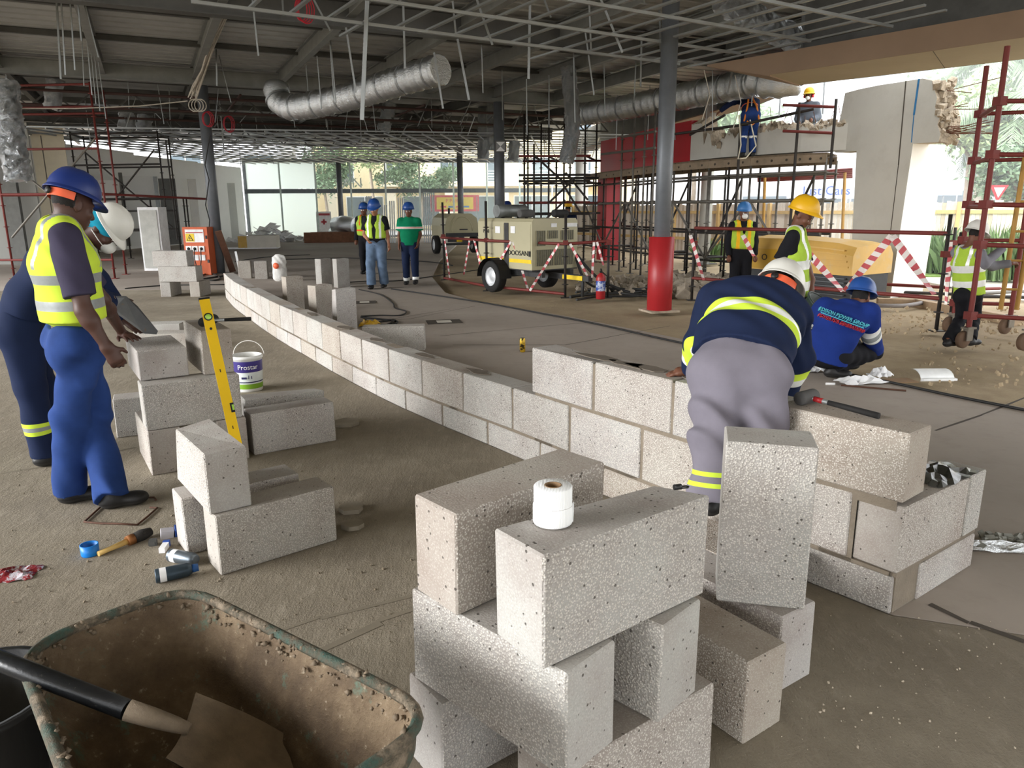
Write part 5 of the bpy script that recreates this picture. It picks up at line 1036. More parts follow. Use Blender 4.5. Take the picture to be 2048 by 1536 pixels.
# ---- paint bucket
pb_ = G(499, 779); pb = thing('paint_bucket', pb_, 'white paint bucket with purple and green label, lid off', 'bucket'); PW = M('bucket_white', '#e4e4e0', .45, var=.06, c2='#8f8578', thr=(.66, .74)); MB().lathe([(.001, .006), (.118, 0), (.12, .01), (.134, .30), (.142, .302), (.142, .325), (.136, .33), (.128, .33), (.112, .01), (.001, .01)], 32, pb_).build('bucket_body', PW, pb)
def wrap(z0, z1, m_, nm, dr=.0012):
    r_ = lambda z: .12+(.134-.12)*z/.3+dr
    MB().lathe([(r_(z0), z0), (r_(z1), z1)], 40, pb_).build(nm, m_, pb)
wrap(.185, .285, M('label_purple', '#3b2f7a', .4), 'label_band'); wrap(.03, .075, M('label_green', '#7fae2e', .4), 'label_band'); wrap(.078, .182, M('label_pale', '#dfe7e6', .4), 'label_band'); wrap(.088, .098, M('label_navy', '#2c2a58', .4), 'label_band', .002)
cdv = Vector((.02-pb_.x, -pb_.y, 0)).normalized(); sx = Vector((-cdv.y, cdv.x, 0)); sx = sx if sx.x > 0 else -sx
def curved_text(txt, size, m_, z, par, center, rad, dirv, nm='lettering', sc=1.):
    me = text_mesh(txt, size, m_, .0005)
    a0 = math.atan2(dirv.y, dirv.x)
    for v_ in me.vertices: a = a0+v_.co.x/rad; rr = rad+v_.co.z; v_.co = Vector((rr*math.cos(a), rr*math.sin(a), z+v_.co.y))
    o = link(nm, me, par); o.location = Vector(center)-rootloc(par); return o
curved_text('Prostar', .062, M('print_white', '#f4f4f2', .5), .232, pb, pb_, .1335, cdv)
for a_, w_b, h_b in ((-.3, .045, .018), (.02, .006, .034), (.22, .006, .026)):
    aa = math.atan2(cdv.y, cdv.x)+a_; qd = Vector((math.cos(aa), math.sin(aa), 0)); MB().box(pb_+qd*.1285+U3*(.125+h_b/2), (.004, w_b, h_b), aa).build('print_mark', MATS['label_navy'], pb)
MB().tube([pb_+Vector((.142*math.cos(a), .06+.02*math.sin(a), .315+.13*math.sin(a))) for a in [PI*k/14 for k in range(15)]], .004, 6).build('wire_handle', M('wire_white', '#d8d5ce', .5), pb)
# ---- bent bar frame, brush and litter on the floor
RB = M('rebar_bent', '#54392c', .8, .2, .3, 30); pts = [(312, 1002), (309, 997), (262, 998), (219, 1001), (195, 1022), (169, 1046), (200, 1049), (240, 1050), (275, 1052), (296, 1035), (315, 1018), (300, 1017)]
sq = [G(*p)+U3*.007 for p in pts]; o = MB().tube(sq, .0055, 6).build('bent_bar', RB, at=G(240, 1025), label='bent steel stirrup bar lying on the floor by the boot', cat='steel bar')
br = thing('paint_brush', G(245, 1100), 'wooden-handled block brush with dark bristles on the floor', 'brush'); a, c_ = G(197, 1113)+U3*.013, G(256, 1090)+U3*.02; d = (c_-a).normalized(); MB().tube([a, a.lerp(c_, .4), c_], [.013, .012, .016], 10).build('handle', M('brush_wood', '#d3b06a', .6), br); MB().tube([c_-d*.002, c_+d*.032], [.026, .028], 12).build('ferrule', M('copper_band', '#8a5a32', .5, .5), br); MB().tube([c_+d*.03, c_+d*.08, c_+d*.125], [.026, .03, .02], 12).build('bristles', M('bristle', '#2a2724', .9, bump=1, bscale=200), br)
q = G(181, 1109); MB().lathe([(.034, .0), (.038, 0), (.04, .005), (.041, .055), (.036, .055), (.034, .004)], 28, q).build('plastic_ring', M('bright_blue', '#1173c4', .4), at=q, label='bright blue plastic ring beside the brush', cat='plastic ring')
def tube_thing(name, p, q_, r_, mt, label, cat, cap=None, capn='cap', band_=None):
    p, q_ = Vector(p), Vector(q_); T = thing(name, p, label, cat); d = (q_-p).normalized(); L = (q_-p).length
    MB().tube([p, p+d*.004, q_-d*.02, q_], [r_*.93, r_, r_, r_*.7], 18).build('can_body', mt, T)
    if cap: MB().tube([q_-d*.004, q_+d*.028], [r_*.62, r_*.55], 14).build(capn, cap, T)
    if band_: o_ = MB().tube([p+d*L*.12, p+d*L*.3], r_*1.012, 18, caps=False).build('label', band_, T)
    return T
CANS = M('can_silver', '#6f7880', .35, .7, .15, 20); CAND = M('can_dark', '#394650', .4, .5, .15, 20); PWH = M('label_white', '#e8e8e8', .6)
tube_thing('spray_can', G(312, 1166)+U3*.032, G(385, 1150)+U3*.032, .032, CAND, 'dark spray can with blue nozzle lying by the left stack', 'spray can', M('nozzle_blue', '#1e4f8a', .5), band_=PWH)
tube_thing('spray_can', G(342, 1122)+U3*.031, G(394, 1132)+U3*.031, .031, CANS, 'silver spray can without cap lying by the left stack', 'spray can', None, band_=PWH)
q = G(335, 1074); pk = thing('cigarette_box', q, 'crumpled blue and white packet on the floor beside the brush bristles', 'packet'); MB().box(q+U3*.02, (.06, .05, .04), (.1, .12, .5)).build('pack', M('pack_grey', '#b9b6bb', .6), pk); MB().box(q+Vector((.05, .03, .022)), (.045, .055, .042), (.1, .12, .5)).build('pack_lid', M('pack_blue', '#2f4f9b', .5), pk)
q = G(329, 1100); pk = thing('eraser_tube', q, 'small white tube with blue tip on the floor before the packet', 'tube'); MB().box(q+U3*.014, (.028, .075, .026), R(8)).build('tube_body', PWH, pk); MB().box(q+Vector((-.006, .04, .016)), (.03, .02, .03), R(8)).build('tube_tip', MATS['pack_blue'], pk)
q = G(307, 1090); MB().box(q+U3*.015, (.035, .03, .03), .3).box(q+Vector((0, -.016, .015)), (.03, .004, .02), .3).build('metal_clip', MATS['steel_dark'], at=q, label='small dark metal clip between the brush and the white tube', cat='clip')
crumple('snack_packet', G(28, 1150), .2, .15, .03, M('packet_red', '#8e2f35', .25, .3, .4, 14, c2='#c9c6cf', thr=(.5, .56)), .3, 7, label='crumpled red snack packet on the floor', cat='packet')
for i, (px, py, w, lb) in enumerate(((702, 1020, .16, 'flat broken stone slab behind the left stack'), (708, 1055, .13, 'small flat stone chip behind the left stack'), (690, 850, .22, 'grey shard of slab on the floor past the lying blocks'))):
    rr = random.Random(i+3); q = G(px, py); MB().prism([(q.x+w*rr.uniform(.6, 1)*.6*math.cos(a), q.y+w*rr.uniform(.6, 1)*.6*math.sin(a)) for a in [k*PI/3.5 for k in range(7)]], 0.002, .025).build('stone_shard', M('stone_grey', '#8d8577', .9, var=.2, bump=.4), at=q, label=lb, cat='stone')
# loose crumbs on the screed, too many to count
def crumbs(name, n, area, smin, smax, mt, label, seed, zf=lambda x, y: 0.):
    rr = random.Random(seed); b = MB()
    for _ in range(n):
        px, py = rr.uniform(area[0], area[2]), rr.uniform(area[1], area[3]); q = G(px, py); s_ = rr.uniform(smin, smax)*(.5+rr.random()); m_ = Euler((rr.random()*6, rr.random()*6, rr.random()*6)).to_matrix(); V = [m_ @ Vector(v_)*s_*rr.uniform(.7, 1.2)+q+U3*s_*.4 for v_ in ((1, 0, 0), (-1, 0, 0), (0, 1, 0), (0, -1, 0), (0, 0, .7), (0, 0, -.7))]
        b.add(V, [(0, 2, 4), (2, 1, 4), (1, 3, 4), (3, 0, 4), (2, 0, 5), (1, 2, 5), (3, 1, 5), (0, 3, 5)], False)
    return b.build(name, mt, label=label, cat='debris', kind='stuff')
crumbs('mortar_crumbs', 420, (20, 900, 1000, 1290), .002, .007, M('crumb', '#7d7261', .95, var=.3), 'scattered mortar crumbs on the dusty floor around the stacks', 1); crumbs('block_chips', 150, (1380, 1230, 2040, 1500), .0015, .005, M('chip_pale', '#b9ad9a', .9, var=.2), 'pale block chips on the floor around the upright block', 2)
# foil strip with rubble right of the wall
fo = G(2010, 1098); crumple('foil_strip', fo, .5, .10, .035, MATS['foil'], R(-10), 5, label='strip of torn foil insulation on the slab right of the wall', cat='foil')
b = MB(); rr = random.Random(9)
for k in range(42): q = G(rr.uniform(1962, 2060), rr.uniform(1072, 1100)); s_ = rr.uniform(.015, .045); b.box(q+U3*s_*.4, (s_, s_*rr.uniform(.6, 1), s_*.7), (rr.random()*3, rr.random()*3, rr.random()*3))
b.build('rubble_heap', M('rubble_grey', '#8a8a82', .9, var=.25, bump=.4), label='loose grey rubble beside the foil strip', cat='rubble', kind='stuff')
# ---- items around the squatting worker
q = G(1868, 757); wt = thing('cable_cover', q, 'white curved plastic cover lying on the slab beside a cardboard square', 'plastic cover'); b = MB(); b.smooth = True; V = []
for i in range(7):
    a = -PI*.05+PI*.75*i/6; 
    for sg in (-1, 1): V.append(q+Vector((sg*.16, .13-.13*math.cos(a)*1.0, .004+.075*math.sin(a)))+Vector((0, -.06, 0)))
b.add(V, [(2*i, 2*i+1, 2*i+3, 2*i+2) for i in range(6)]); b.add([v_-Vector((0, 0, .006)) for v_ in V], [(2*i+2, 2*i+3, 2*i+1, 2*i) for i in range(6)]); b.build('cover_shell', M('cover_white', '#eceeee', .4), wt); MB().box(q+Vector((0, -.09, .012)), (.32, .04, .02)).build('cover_lip', MATS['cover_white'], wt)
q = G(1803, 762); MB().box(q+U3*.004, (.24, .17, .008), .15).build('cardboard_square', MATS['cardboard'], at=q, label='brown cardboard square between the white cover and the squatting worker', cat='cardboard')
crumple('plastic_wrap', G(1722, 765), .42, .2, .07, M('wrap_white', '#e8e9ea', .35, 0, .05), .1, 3, label='crumpled white wrapping in front of the squatting worker\'s boots', cat='wrapping'); crumple('plastic_wrap', G(1760, 752), .2, .16, .09, MATS['wrap_white'], .4, 8, label='clear plastic bag puffed up next to the white wrapping', cat='wrapping')
crumple('plastic_wrap', G(1622, 742), .3, .2, .12, MATS['wrap_white'], .3, 12, label='crumpled white plastic behind the bending worker\'s elbow', cat='wrapping')
pipe('steel_rod', G(1682, 772)+U3*.008, G(1812, 783)+U3*.008, .008, RB, None).update_tag(); o = bpy.data.objects['steel_rod']; o['label'] = 'thin rusty rod lying in front of the white wrapping'; o['category'] = 'rod'
q = G(1660, 770); MB().tube([q+Vector((-.04, 0, .012)), q+Vector((.04, -.01, .012))], .012, 8).build('pipe_offcut', PWH, at=q, label='short white pipe offcut by the squatting worker\'s boot', cat='pipe')
# ---- drink can, floor plates, yellow tool and cables on the slab
q = G(1045, 704); dc = thing('drink_can', q, 'black and gold drink can standing on the slab', 'drink can'); MB().lathe([(.001, .004), (.026, 0), (.033, .008), (.033, .15), (.027, .163), (.026, .166), (.001, .16)], 20, q).build('can_body', M('can_print', '#2a2418', .35, .4, .2, 10, c2='#c9a431', thr=(.45, .5)), dc); MB().lathe([(.001, .162), (.026, .1675), (.0275, .166)], 20, q).build('can_lid', MATS['galv'], dc)
for px, py, w, lb in ((888, 644, .5, 'floor box lid with a pale plate on the slab'), (729, 605, .4, 'floor box lid near the upright blocks on the slab')):
    q = G(px, py); fbx = thing('floor_box', q, lb, 'floor box'); MB().box(q+U3*.004, (w, .36, .008), .2).build('frame', MATS['joint_dark'], fbx); MB().box(q+U3*.009, (w*.42, .2, .006), .2).build('lid', MATS['pale_paving'], fbx)
CAB = M('cable_black', '#222120', .6)
def cable(pts, r_, label, mt=CAB, z=None, name='cable', cat='cable', sub=6):
    P = [(Vector(p) if isinstance(p, Vector) else G(*p)+U3*r_) for p in pts]; out_ = []
    for i in range(len(P)-1):
        p0, p1, p2, p3 = P[max(i-1, 0)], P[i], P[i+1], P[min(i+2, len(P)-1)]
        for k in range(sub):
            t_ = k/sub; out_.append(.5*((2*p1)+(-p0+p2)*t_+(2*p0-5*p1+4*p2-p3)*t_*t_+(-p0+3*p1-3*p2+p3)*t_**3))
    out_.append(P[-1]); return MB().tube(out_, r_, 6).build(name, mt, at=P[0], label=label, cat=cat)
cable([(783, 579), (951, 604), (1081, 628), (1190, 649), (1350, 685), (1500, 713), (1640, 740), (1779, 767), (1900, 793), (2080, 829)], .013, 'long black cable stretched across the whole slab past the squatting worker')
cable([(718, 580), (760, 590), (785, 607), (790, 617), (812, 624), (800, 632), (760, 632), (722, 634)], .011, 'black cable looping between the jeans worker and the upright blocks'); cable([(722, 636), (770, 641), (795, 645), (780, 652), (745, 648), (790, 642), (760, 655), (728, 640)], .014, 'coil of black cable beside the wide upright block')
cable([(690, 566), (740, 563), (800, 562), (905, 548), (960, 540)], .012, 'black cable lying across the slab behind the walking pair'); cable([(560, 520), (700, 517), (850, 524), (905, 532)], .015, 'dark hose running along the far floor toward the compressors')
cable([(250, 578), (330, 572), (450, 570)], .012, 'cable on the floor passing the pile before the power board'); cable([(470, 524), (530, 515), (620, 510)], .012, 'thin cable on the far floor behind the cement bag')
crumple('yellow_bag', G(739, 651), .3, .22, .1, M('bag_yellow', '#b9901f', .4, c2='#8a86a0', thr=(.6, .68)), .2, 2, label='crumpled yellow bag next to the coiled cable', cat='bag')
# cement bag, planks
q = G(561, 562); cb = thing('cement_bag', q, 'white paper cement bag with an orange print standing behind the low wall', 'bag'); b = Body(.02); b.cap(q+U3*.1, q+U3*.45, .13, .12, .03, (1, 0, 0), 1.3); b.ell(q+U3*.52, (.15, .05, .1), .04); link('bag_body', b.mesh('bag_body', M('bag_paper', '#d9d7d2', .8, bump=.6, bscale=18, dist=.02), None, .006, origin=q), cb); MB().lathe([(.001, 0), (.07, 0), (.07, .004), (.001, .004)], 16, q+Vector((-.03, -.16, .36)), (PI/2, 0, 0)).build('orange_print', ORANGE, cb)
b = MB(); b.bar(G(466, 545)+U3*.02, D(436, 462, 19.1), .16, .03, up=(.3, -1, 0)); b.build('timber_plank', M('timber_dark', '#6a4a3a', .8, var=.2), at=G(466, 545), label='dark timber plank leaning on the grey column', cat='plank')
MB().bar(G(482, 556)+U3*.02, D(471, 503, 18.3), .05, .02, up=(.3, -1, 0)).build('white_strip', PWH, at=G(482, 556), label='thin white strip propped up by the short blocks', cat='strip')
q = G(505, 497); wt = thing('ply_offcut', q, 'white board lying on the far floor with a carton on it', 'board'); MB().box(q+U3*.03, (2.2, 1.0, .04), (0, 0, .2)).build('board', PWH, wt); ct = q+Vector((.1, 0, -.3)); c2_ = thing('carton', ct, 'grey carton with a yellow corner on the white board', 'carton'); MB().box(ct+Vector((.4, 0, .602)), (1.2, .8, .5), .1).build('carton_body', MATS['pale_paving'], c2_); MB().box(ct+Vector((-.35, -.2, .592)), (.4, .5, .48), .1).build('yellow_corner', MATS['bag_yellow'], c2_)
# far white debris heap by the glazing
b = MB(); rr = random.Random(21)
for k in range(120):
    a, r_ = rr.random()*6.28, rr.random()**.6*2.4; q = Vector((-12.7+r_*math.cos(a)*.85, 39.5+r_*math.sin(a)*.8, 0)); z = max(.05, .9*(1-r_/2.4))*rr.random(); b.box(q+U3*z, (rr.uniform(.2, .7), rr.uniform(.15, .5), .03), (rr.uniform(-.6, .6), rr.uniform(-.6, .6), rr.random()*3))
b.build('plaster_debris', PWH, label='heap of broken white ceiling board against the far wall', cat='debris', kind='stuff')
# ================================================================ SCAFFOLDING, BARRIERS, MACHINES
M('scaf_black', '#35312e', .6, .35, .25, 9, c2='#5b4234', thr=(.6, .75)); M('scaf_red', '#6f2e29', .6, .15, .18, 9, c2='#5a3a33', thr=(.66, .8)); M('scaf_grey', '#6f6b64', .55, .45, .2, 9, c2='#6b5343', thr=(.62, .75)); M('scaf_yellow', '#a8803c', .55, .1, .15, 9); M('deck_timber', '#6e5f4d', .9, 0, .25, 4, stretch=(6, 1, 1)); M('form_beam', '#8a7a66', .8, .1, .2, 5)
def std_mesh(L, mt, n=8):
    L = round(L*4)/4; k = ('std', L, mt.name)
    if k not in UNIT:
        b = MB(); b.tube([(0, 0, 0), (0, 0, L)], .025, n); z = .25
        while z < L: b.lathe([(.025, z-.012), (.062, z-.006), (.062, z+.006), (.025, z+.012)], 8); z += .5
        b.box((0, 0, .006), (.16, .16, .012)); UNIT[k] = b.mesh('standard', mt)
    return UNIT[k]
def standard(p, L, mt, par, name='standard'):
    o = link(name, std_mesh(L, MATS[mt]), par); o.location = Vector(p)-rootloc(par); return o
def at_px(px, Y, py=450): q = D(px, py, Y); return Vector((q.x, q.y, 0))
def zat(px, py, Y): return D(px, py, Y).z
# ---- left scaffold: red bay in front, dark bay behind
sl = thing('scaffold', at_px(200, 18.6), 'red and black tube scaffold against the white side wall', 'scaffold')
A = [at_px(12, 18.4), at_px(216, 18.2), at_px(240, 19.4), at_px(-40, 19.6)]
for p in A: standard(p, 4.5, 'scaf_red', sl)
for y in (170, 215, 298, 388, 520):
    z = zat(110, y, 18.3); pipe('ledger', A[0]+U3*z-(A[1]-A[0])*.35, A[1]+U3*z, .028, MATS['scaf_red'], sl)
    if y in (215, 388): pipe('ledger', A[3]+U3*z, A[2]+U3*z, .028, MATS['scaf_red'], sl)
pipe('ledger', A[1]+U3*zat(216, 388, 18.2), at_px(420, 20.5)+U3*zat(420, 398, 20.5), .028, MATS['scaf_red'], sl); pipe('brace', at_px(-10, 18.4)+U3*zat(0, 280, 18.4), at_px(120, 18.3)+U3*zat(120, 400, 18.3), .026, MATS['scaf_grey'], sl); pipe('brace', A[1]+U3*3.3, at_px(20, 18.3)+U3*zat(20, 475, 18.3), .026, MATS['scaf_grey'], sl)
Bk = [at_px(165, 24), at_px(190, 25.5), at_px(335, 24), at_px(356, 25.5)]
for p in Bk: standard(p, 4.0, 'scaf_black', sl)
for y in (267, 330, 398, 423, 462):
    z = zat(250, y, 24)
    for i, j in ((0, 2), (1, 3)): pipe('ledger', Bk[i]+U3*z, Bk[j]+U3*(z+.02), .028, MATS['scaf_black'], sl)
    if y in (267, 398): pipe('transom', Bk[0]+U3*z, Bk[1]+U3*z, .026, MATS['scaf_black'], sl); pipe('transom', Bk[2]+U3*z, Bk[3]+U3*z, .026, MATS['scaf_black'], sl)
for x0, y0, x1, y1 in ((190, 305, 345, 455), (325, 300, 240, 395), (350, 280, 352, 480)): pipe('brace', at_px(x0, 23.9)+U3*zat(x0, y0, 23.9), at_px(x1, 23.9)+U3*zat(x1, y1, 23.9), .026, MATS['scaf_black'], sl)
for px, Y, h in ((176, 23, 2.2), (254, 26, 2.6), (306, 26, 2.0), (372, 25, 1.9), (378, 25.5, 1.9)): standard(at_px(px, Y), h, 'scaf_black', sl)
# ---- dark centre scaffold tower
sc_ = thing('scaffold', at_px(1100, 20.8), 'dense dark tube scaffold tower behind the beige generator', 'scaffold')
R1 = [at_px(x, 20.4) for x in (1049, 1068, 1097, 1127, 1168)]; R2 = [at_px(x, 22.6) for x in (1056, 1082, 1112, 1139, 1190)]
for i, p in enumerate(R1): standard(p, (4.0, 3.2, 4.0, 4.1, 4.2)[i], 'scaf_black', sc_)
for i, p in enumerate(R2): standard(p, (4.0, 4.0, 3.0, 4.1, 4.0)[i], 'scaf_black', sc_)
for y, mt in ((312, 'scaf_red'), (350, 'scaf_black'), (362, 'scaf_black'), (405, 'scaf_red'), (428, 'scaf_black'), (462, 'scaf_black')):
    for row, Y in ((R1, 20.4), (R2, 22.6)): z = zat(1100, y, 20.4); pipe('ledger', row[0]+U3*z-Vector((.15, 0, 0)), row[-1]+U3*z+Vector((.15, 0, 0)), .03, MATS[mt], sc_)
for y in (312, 362, 428):
    z = zat(1100, y, 20.4)
    for p, q in zip(R1, R2): pipe('transom', p+U3*z, q+U3*z, .028, MATS['scaf_black'], sc_)
for x0, y0, x1, y1 in ((1068, 310, 1135, 372), (1120, 360, 1160, 425), (1150, 355, 1098, 405), (1130, 400, 1060, 470), (1130, 345, 1175, 400)): pipe('brace', at_px(x0, 20.3)+U3*zat(x0, y0, 20.3), at_px(x1, 20.3)+U3*zat(x1, y1, 20.3), .027, MATS['scaf_black'], sc_)
# ---- support scaffold under the concrete and red beam
sb_ = thing('scaffold', (4.3, 18, 0), 'long propping scaffold with timber deck under the demolished beam', 'scaffold')
FP = [(2.55, 24.0), (2.95, 22.3), (3.35, 20.7), (3.75, 19.1), (4.05, 18.0), (4.55, 16.9), (5.15, 16.0), (5.75, 15.3), (6.2, 15.0)]
fr_ = []; bkr = []
for i, p in enumerate(FP):
    d = (Vector(FP[min(i+1, 8)])-Vector(FP[max(i-1, 0)])).normalized(); n = Vector((-d.y, d.x)); n = n if n.x > 0 else -n
    fr_.append(Vector((*p, 0))-Vector((n.x, n.y, 0))*.25); bkr.append(Vector((*p, 0))+Vector((n.x, n.y, 0))*.75)
for row in (fr_, bkr):
    for i in range(len(row)):
        standard(row[i], 2.5, 'scaf_grey' if i > 3 else 'scaf_black', sb_)
        if i < len(row)-1 and i not in (6, 7): standard(row[i].lerp(row[i+1], .5), 2.5, 'scaf_black', sb_)
    for z in (.45, 1.05, 1.72, 2.25):
        for p, q in zip(row[:-1], row[1:]): pipe('ledger', p+U3*z, q+U3*z, .028 if z != 1.72 else .034, MATS['scaf_black' if z < 1.5 else 'scaf_grey'], sb_)
for p, q in zip(fr_, bkr):
    for z in (.5, 1.72): pipe('transom', p+U3*z, q+U3*z, .026, MATS['scaf_black'], sb_)
for i in range(len(fr_)-1):
    a, c_ = (fr_[i], fr_[i+1]); pipe('brace', a+U3*(.5 if i % 2 else 1.75), c_+U3*(1.75 if i % 2 else .5), .026, MATS['scaf_grey'], sb_)
    if i % 2 == 0: pipe('brace', bkr[i]+U3*.4, bkr[i+1]+U3*2.2, .026, MATS['scaf_black'], sb_)
for p, q, p2, q2 in zip(fr_[:-1], fr_[1:], bkr[:-1], bkr[1:]):   # formwork beams with dark holes, then boards
    for a, c_, z in ((p, q, 2.5), (p2, q2, 2.5)):
        d = (c_-a).normalized(); n = Vector((d.y, -d.x, 0)); o = MB().bar(a+U3*z, c_+U3*z, .06, .15).build('formwork_beam', MATS['form_beam'], sb_)
        b = MB(); L = (c_-a).length
        for k in range(3): b.lathe([(.0, 0), (.025, 0), (.025, .004)], 8, a+d*L*(k+.5)/3+U3*z+n*.032, Matrix((d, U3, n)).transposed())
        b.f and b.build('hole_row', MATS['joint_dark'], o, kind='stuff')
    for k in range(4): f = (k+.5)/4; MB().bar(p.lerp(p2, f)+U3*2.595, q.lerp(q2, f)+U3*2.595, .22, .035).build('deck_board', MATS['deck_timber'], sb_)
for px, y0, y1, Y in ((1240, 225, 420, 19.3), (1263, 215, 420, 18.6), (1284, 212, 420, 18.0), (1303, 210, 400, 17.4)):
    q = at_px(px, Y); standard(q, zat(px, y0, Y), 'scaf_grey', sb_)
pipe('ledger', at_px(1238, 19.2)+U3*3.3, at_px(1305, 17.3)+U3*3.25, .028, MATS['scaf_grey'], sb_); pipe('ledger', at_px(1200, 20)+U3*2.95, at_px(1305, 17.3)+U3*2.9, .028, MATS['scaf_grey'], sb_)
g1, g2 = D(1592, 300, 14.9), D(1664, 296, 14.5); g3 = D(1478, 305, 15.6)
pipe('guard_post', Vector((g1.x, g1.y, 1.2)), Vector((g1.x, g1.y, zat(1592, 205, 14.9))), .028, MATS['scaf_black'], sb_); pipe('guard_post', Vector((g2.x, g2.y, 2.3)), Vector((g2.x, g2.y, zat(1668, 198, 14.5))), .028, MATS['scaf_black'], sb_); pipe('guard_post', Vector((g3.x, g3.y, .3)), Vector((g3.x, g3.y, zat(1485, 248, 15.6))), .028, MATS['scaf_black'], sb_)
for a, c_ in (((1566, 210, 15.0), (1668, 214, 14.45)), ((1566, 262, 15.0), (1664, 266, 14.45)), ((1350, 268, 16.6), (1498, 248, 15.6)), ((1480, 250, 15.6), (1628, 218, 14.8)), ((1450, 230, 15.8), (1380, 270, 16.5))): pipe('guard_rail', D(*a), D(*c_), .027, MATS['scaf_red' if a[0] == 1566 else 'scaf_black'], sb_)
# ---- far stack of red tubes behind the props
o = thing('tube_bundle', D(1600, 350, 19), 'bundle of rust-red scaffold tubes stored high behind the props', 'tube bundle')
for k in range(5): pipe('tube', D(1515, 352+k*2.5, 20.5), D(1705, 338+k*4, 19+.2*k), .03, MATS['scaf_red'], o)
pipe('tube_stand', at_px(1530, 20.3), D(1530, 350, 20.3), .04, MATS['scaf_yellow'], o); pipe('tube_stand', at_px(1690, 19.2), D(1690, 345, 19.2), .04, MATS['scaf_yellow'], o)
# ---- red mobile tower on the right
mt_ = thing('mobile_scaffold', G(1932, 700), 'red mobile scaffold tower on caster wheels', 'scaffold'); T0 = G(1932, 696); T1 = G(2048, 700)+Vector((.02, -.02, 0)); T2 = T0+Vector((.5, 1.15, 0)); T3 = T1+Vector((.5, 1.1, 0))
CW = M('caster_tyre', '#5f4a39', .8, var=.2); CB = M('caster_steel', '#7a7266', .5, .5, .2)
for p in (T0, T1, T2, T3):
    pipe('standard', p+U3*.22, p+U3*3.25, .029, MATS['scaf_red'], mt_, 12); w = MB(); c_ = p+Vector((-.05, .0, .1)); w.lathe([(.001, -.028), (.09, -.028), (.1, -.018), (.1, .018), (.09, .028), (.001, .028)], 22, c_, (PI/2, 0, .35)); cs = w.build('caster', CW, mt_)
    MB().box(p+Vector((-.0, -.04, .17)), (.09, .012, .16), .35).box(p+Vector((-.0, .04, .17)), (.09, .012, .16), .35).box(p+Vector((0, 0, .235)), (.13, .1, .02), .35).build('caster_fork', CB, cs)
for z in (.38, 1.18, 1.62, 2.15, 2.7):
    pipe('ledger', T0+U3*z, T1+U3*(z-.02), .026, MATS['scaf_red'], mt_, 10); pipe('transom', T0+U3*(z-.03), T2+U3*(z-.03), .026, MATS['scaf_red'], mt_, 10); pipe('ledger', T2+U3*z, T3+U3*z, .024, MATS['scaf_red'], mt_)
    for p in (T0, T1, T2): MB().box(p+U3*z, (.1, .1, .09), .3).build('coupler', MATS['scaf_red'], mt_)
for p in (D(1998, 640, 9.15), D(2030, 640, 9.1)): pipe('ladder_rail', Vector((p.x, p.y, .35)), Vector((p.x+.03, p.y, 2.35)), .028, MATS['scaf_yellow'], mt_, 10)
for z in (.6, .95, 1.3, 1.65, 2.0): a, c_ = D(1998, 640, 9.15), D(2030, 640, 9.1); pipe('ladder_rung', Vector((a.x, a.y, z)), Vector((c_.x, c_.y, z)), .015, MATS['scaf_yellow'], mt_)
# ---- tube barriers with striped tape
t = NT('barrier_tape'); uvn = t.N.new('ShaderNodeSeparateXYZ'); t.link(t.tc.outputs['Object'], uvn.inputs[0]); sgn = t.math('GREATER_THAN', t.math('FRACT', t.math('MULTIPLY', t.math('ADD', uvn.outputs[0], t.math('MULTIPLY', uvn.outputs[2], .8)), 7.)), .5)
t.col(t.mix(sgn, '#e6dfda', '#c25a60')).set(.5, 0, .3); TAPE = t.m
def tape(a, c_, w, parent, sag=0., name='tape_span'):
    """striped tape: local x runs along the tape"""
    a, c_ = Vector(a), Vector(c_); L = (c_-a).length; x = (c_-a).normalized(); z = Vector((0, -1, .3)); y = z.cross(x).normalized(); z = x.cross(y); b = MB(); n = 8; V = []
    for i in range(n+1):
        f = i/n; tw = .5*math.sin(f*5); s_ = -sag*4*f*(1-f)
        for sg in (-1, 1): V.append((f*L, sg*w/2*math.cos(tw), sg*w/2*math.sin(tw)+s_))
    b.add(V, [(2*i, 2*i+1, 2*i+3, 2*i+2) for i in range(n)]); o = link(name, b.mesh(name, TAPE), parent)
    o.matrix_local = Matrix.Translation(a-rootloc(parent)) @ Matrix((x, y, z)).transposed().to_4x4(); return o
def barrier(label, posts, tops, rails, tapes, mt='scaf_red'):
    T = thing('tube_barrier', posts[0], label, 'barrier')
    for p, h in zip(posts, tops):
        standard(p, h, 'scaf_black', T, 'post')
        MB().box(p+U3*min(h-.1, 1.0), (.09, .09, .08)).build('coupler', MATS['scaf_red'], T)
    for a, c_ in rails: pipe('rail', a, c_, .028, MATS[mt], T)
    for a, c_, w in tapes: tape(a, c_, w, T)
    return T
P1, P2, P3, P4 = G(889, 560), G(974, 582), G(1130, 596), G(1215, 596)
def zr(p, px, py): return Vector((p.x, p.y, zat(px, py, p.y)))
tz = [zr(P1, 890, 475), zr(P2, 975, 481), zr(P3, 1130, 488), zr(P4, 1222, 482)]; bz_ = [zr(P1, 892, 556), zr(P2, 975, 572), zr(P3, 1126, 588)]
def on(a, c_, f): return a.lerp(c_, f)+Vector((0, -.06, 0))
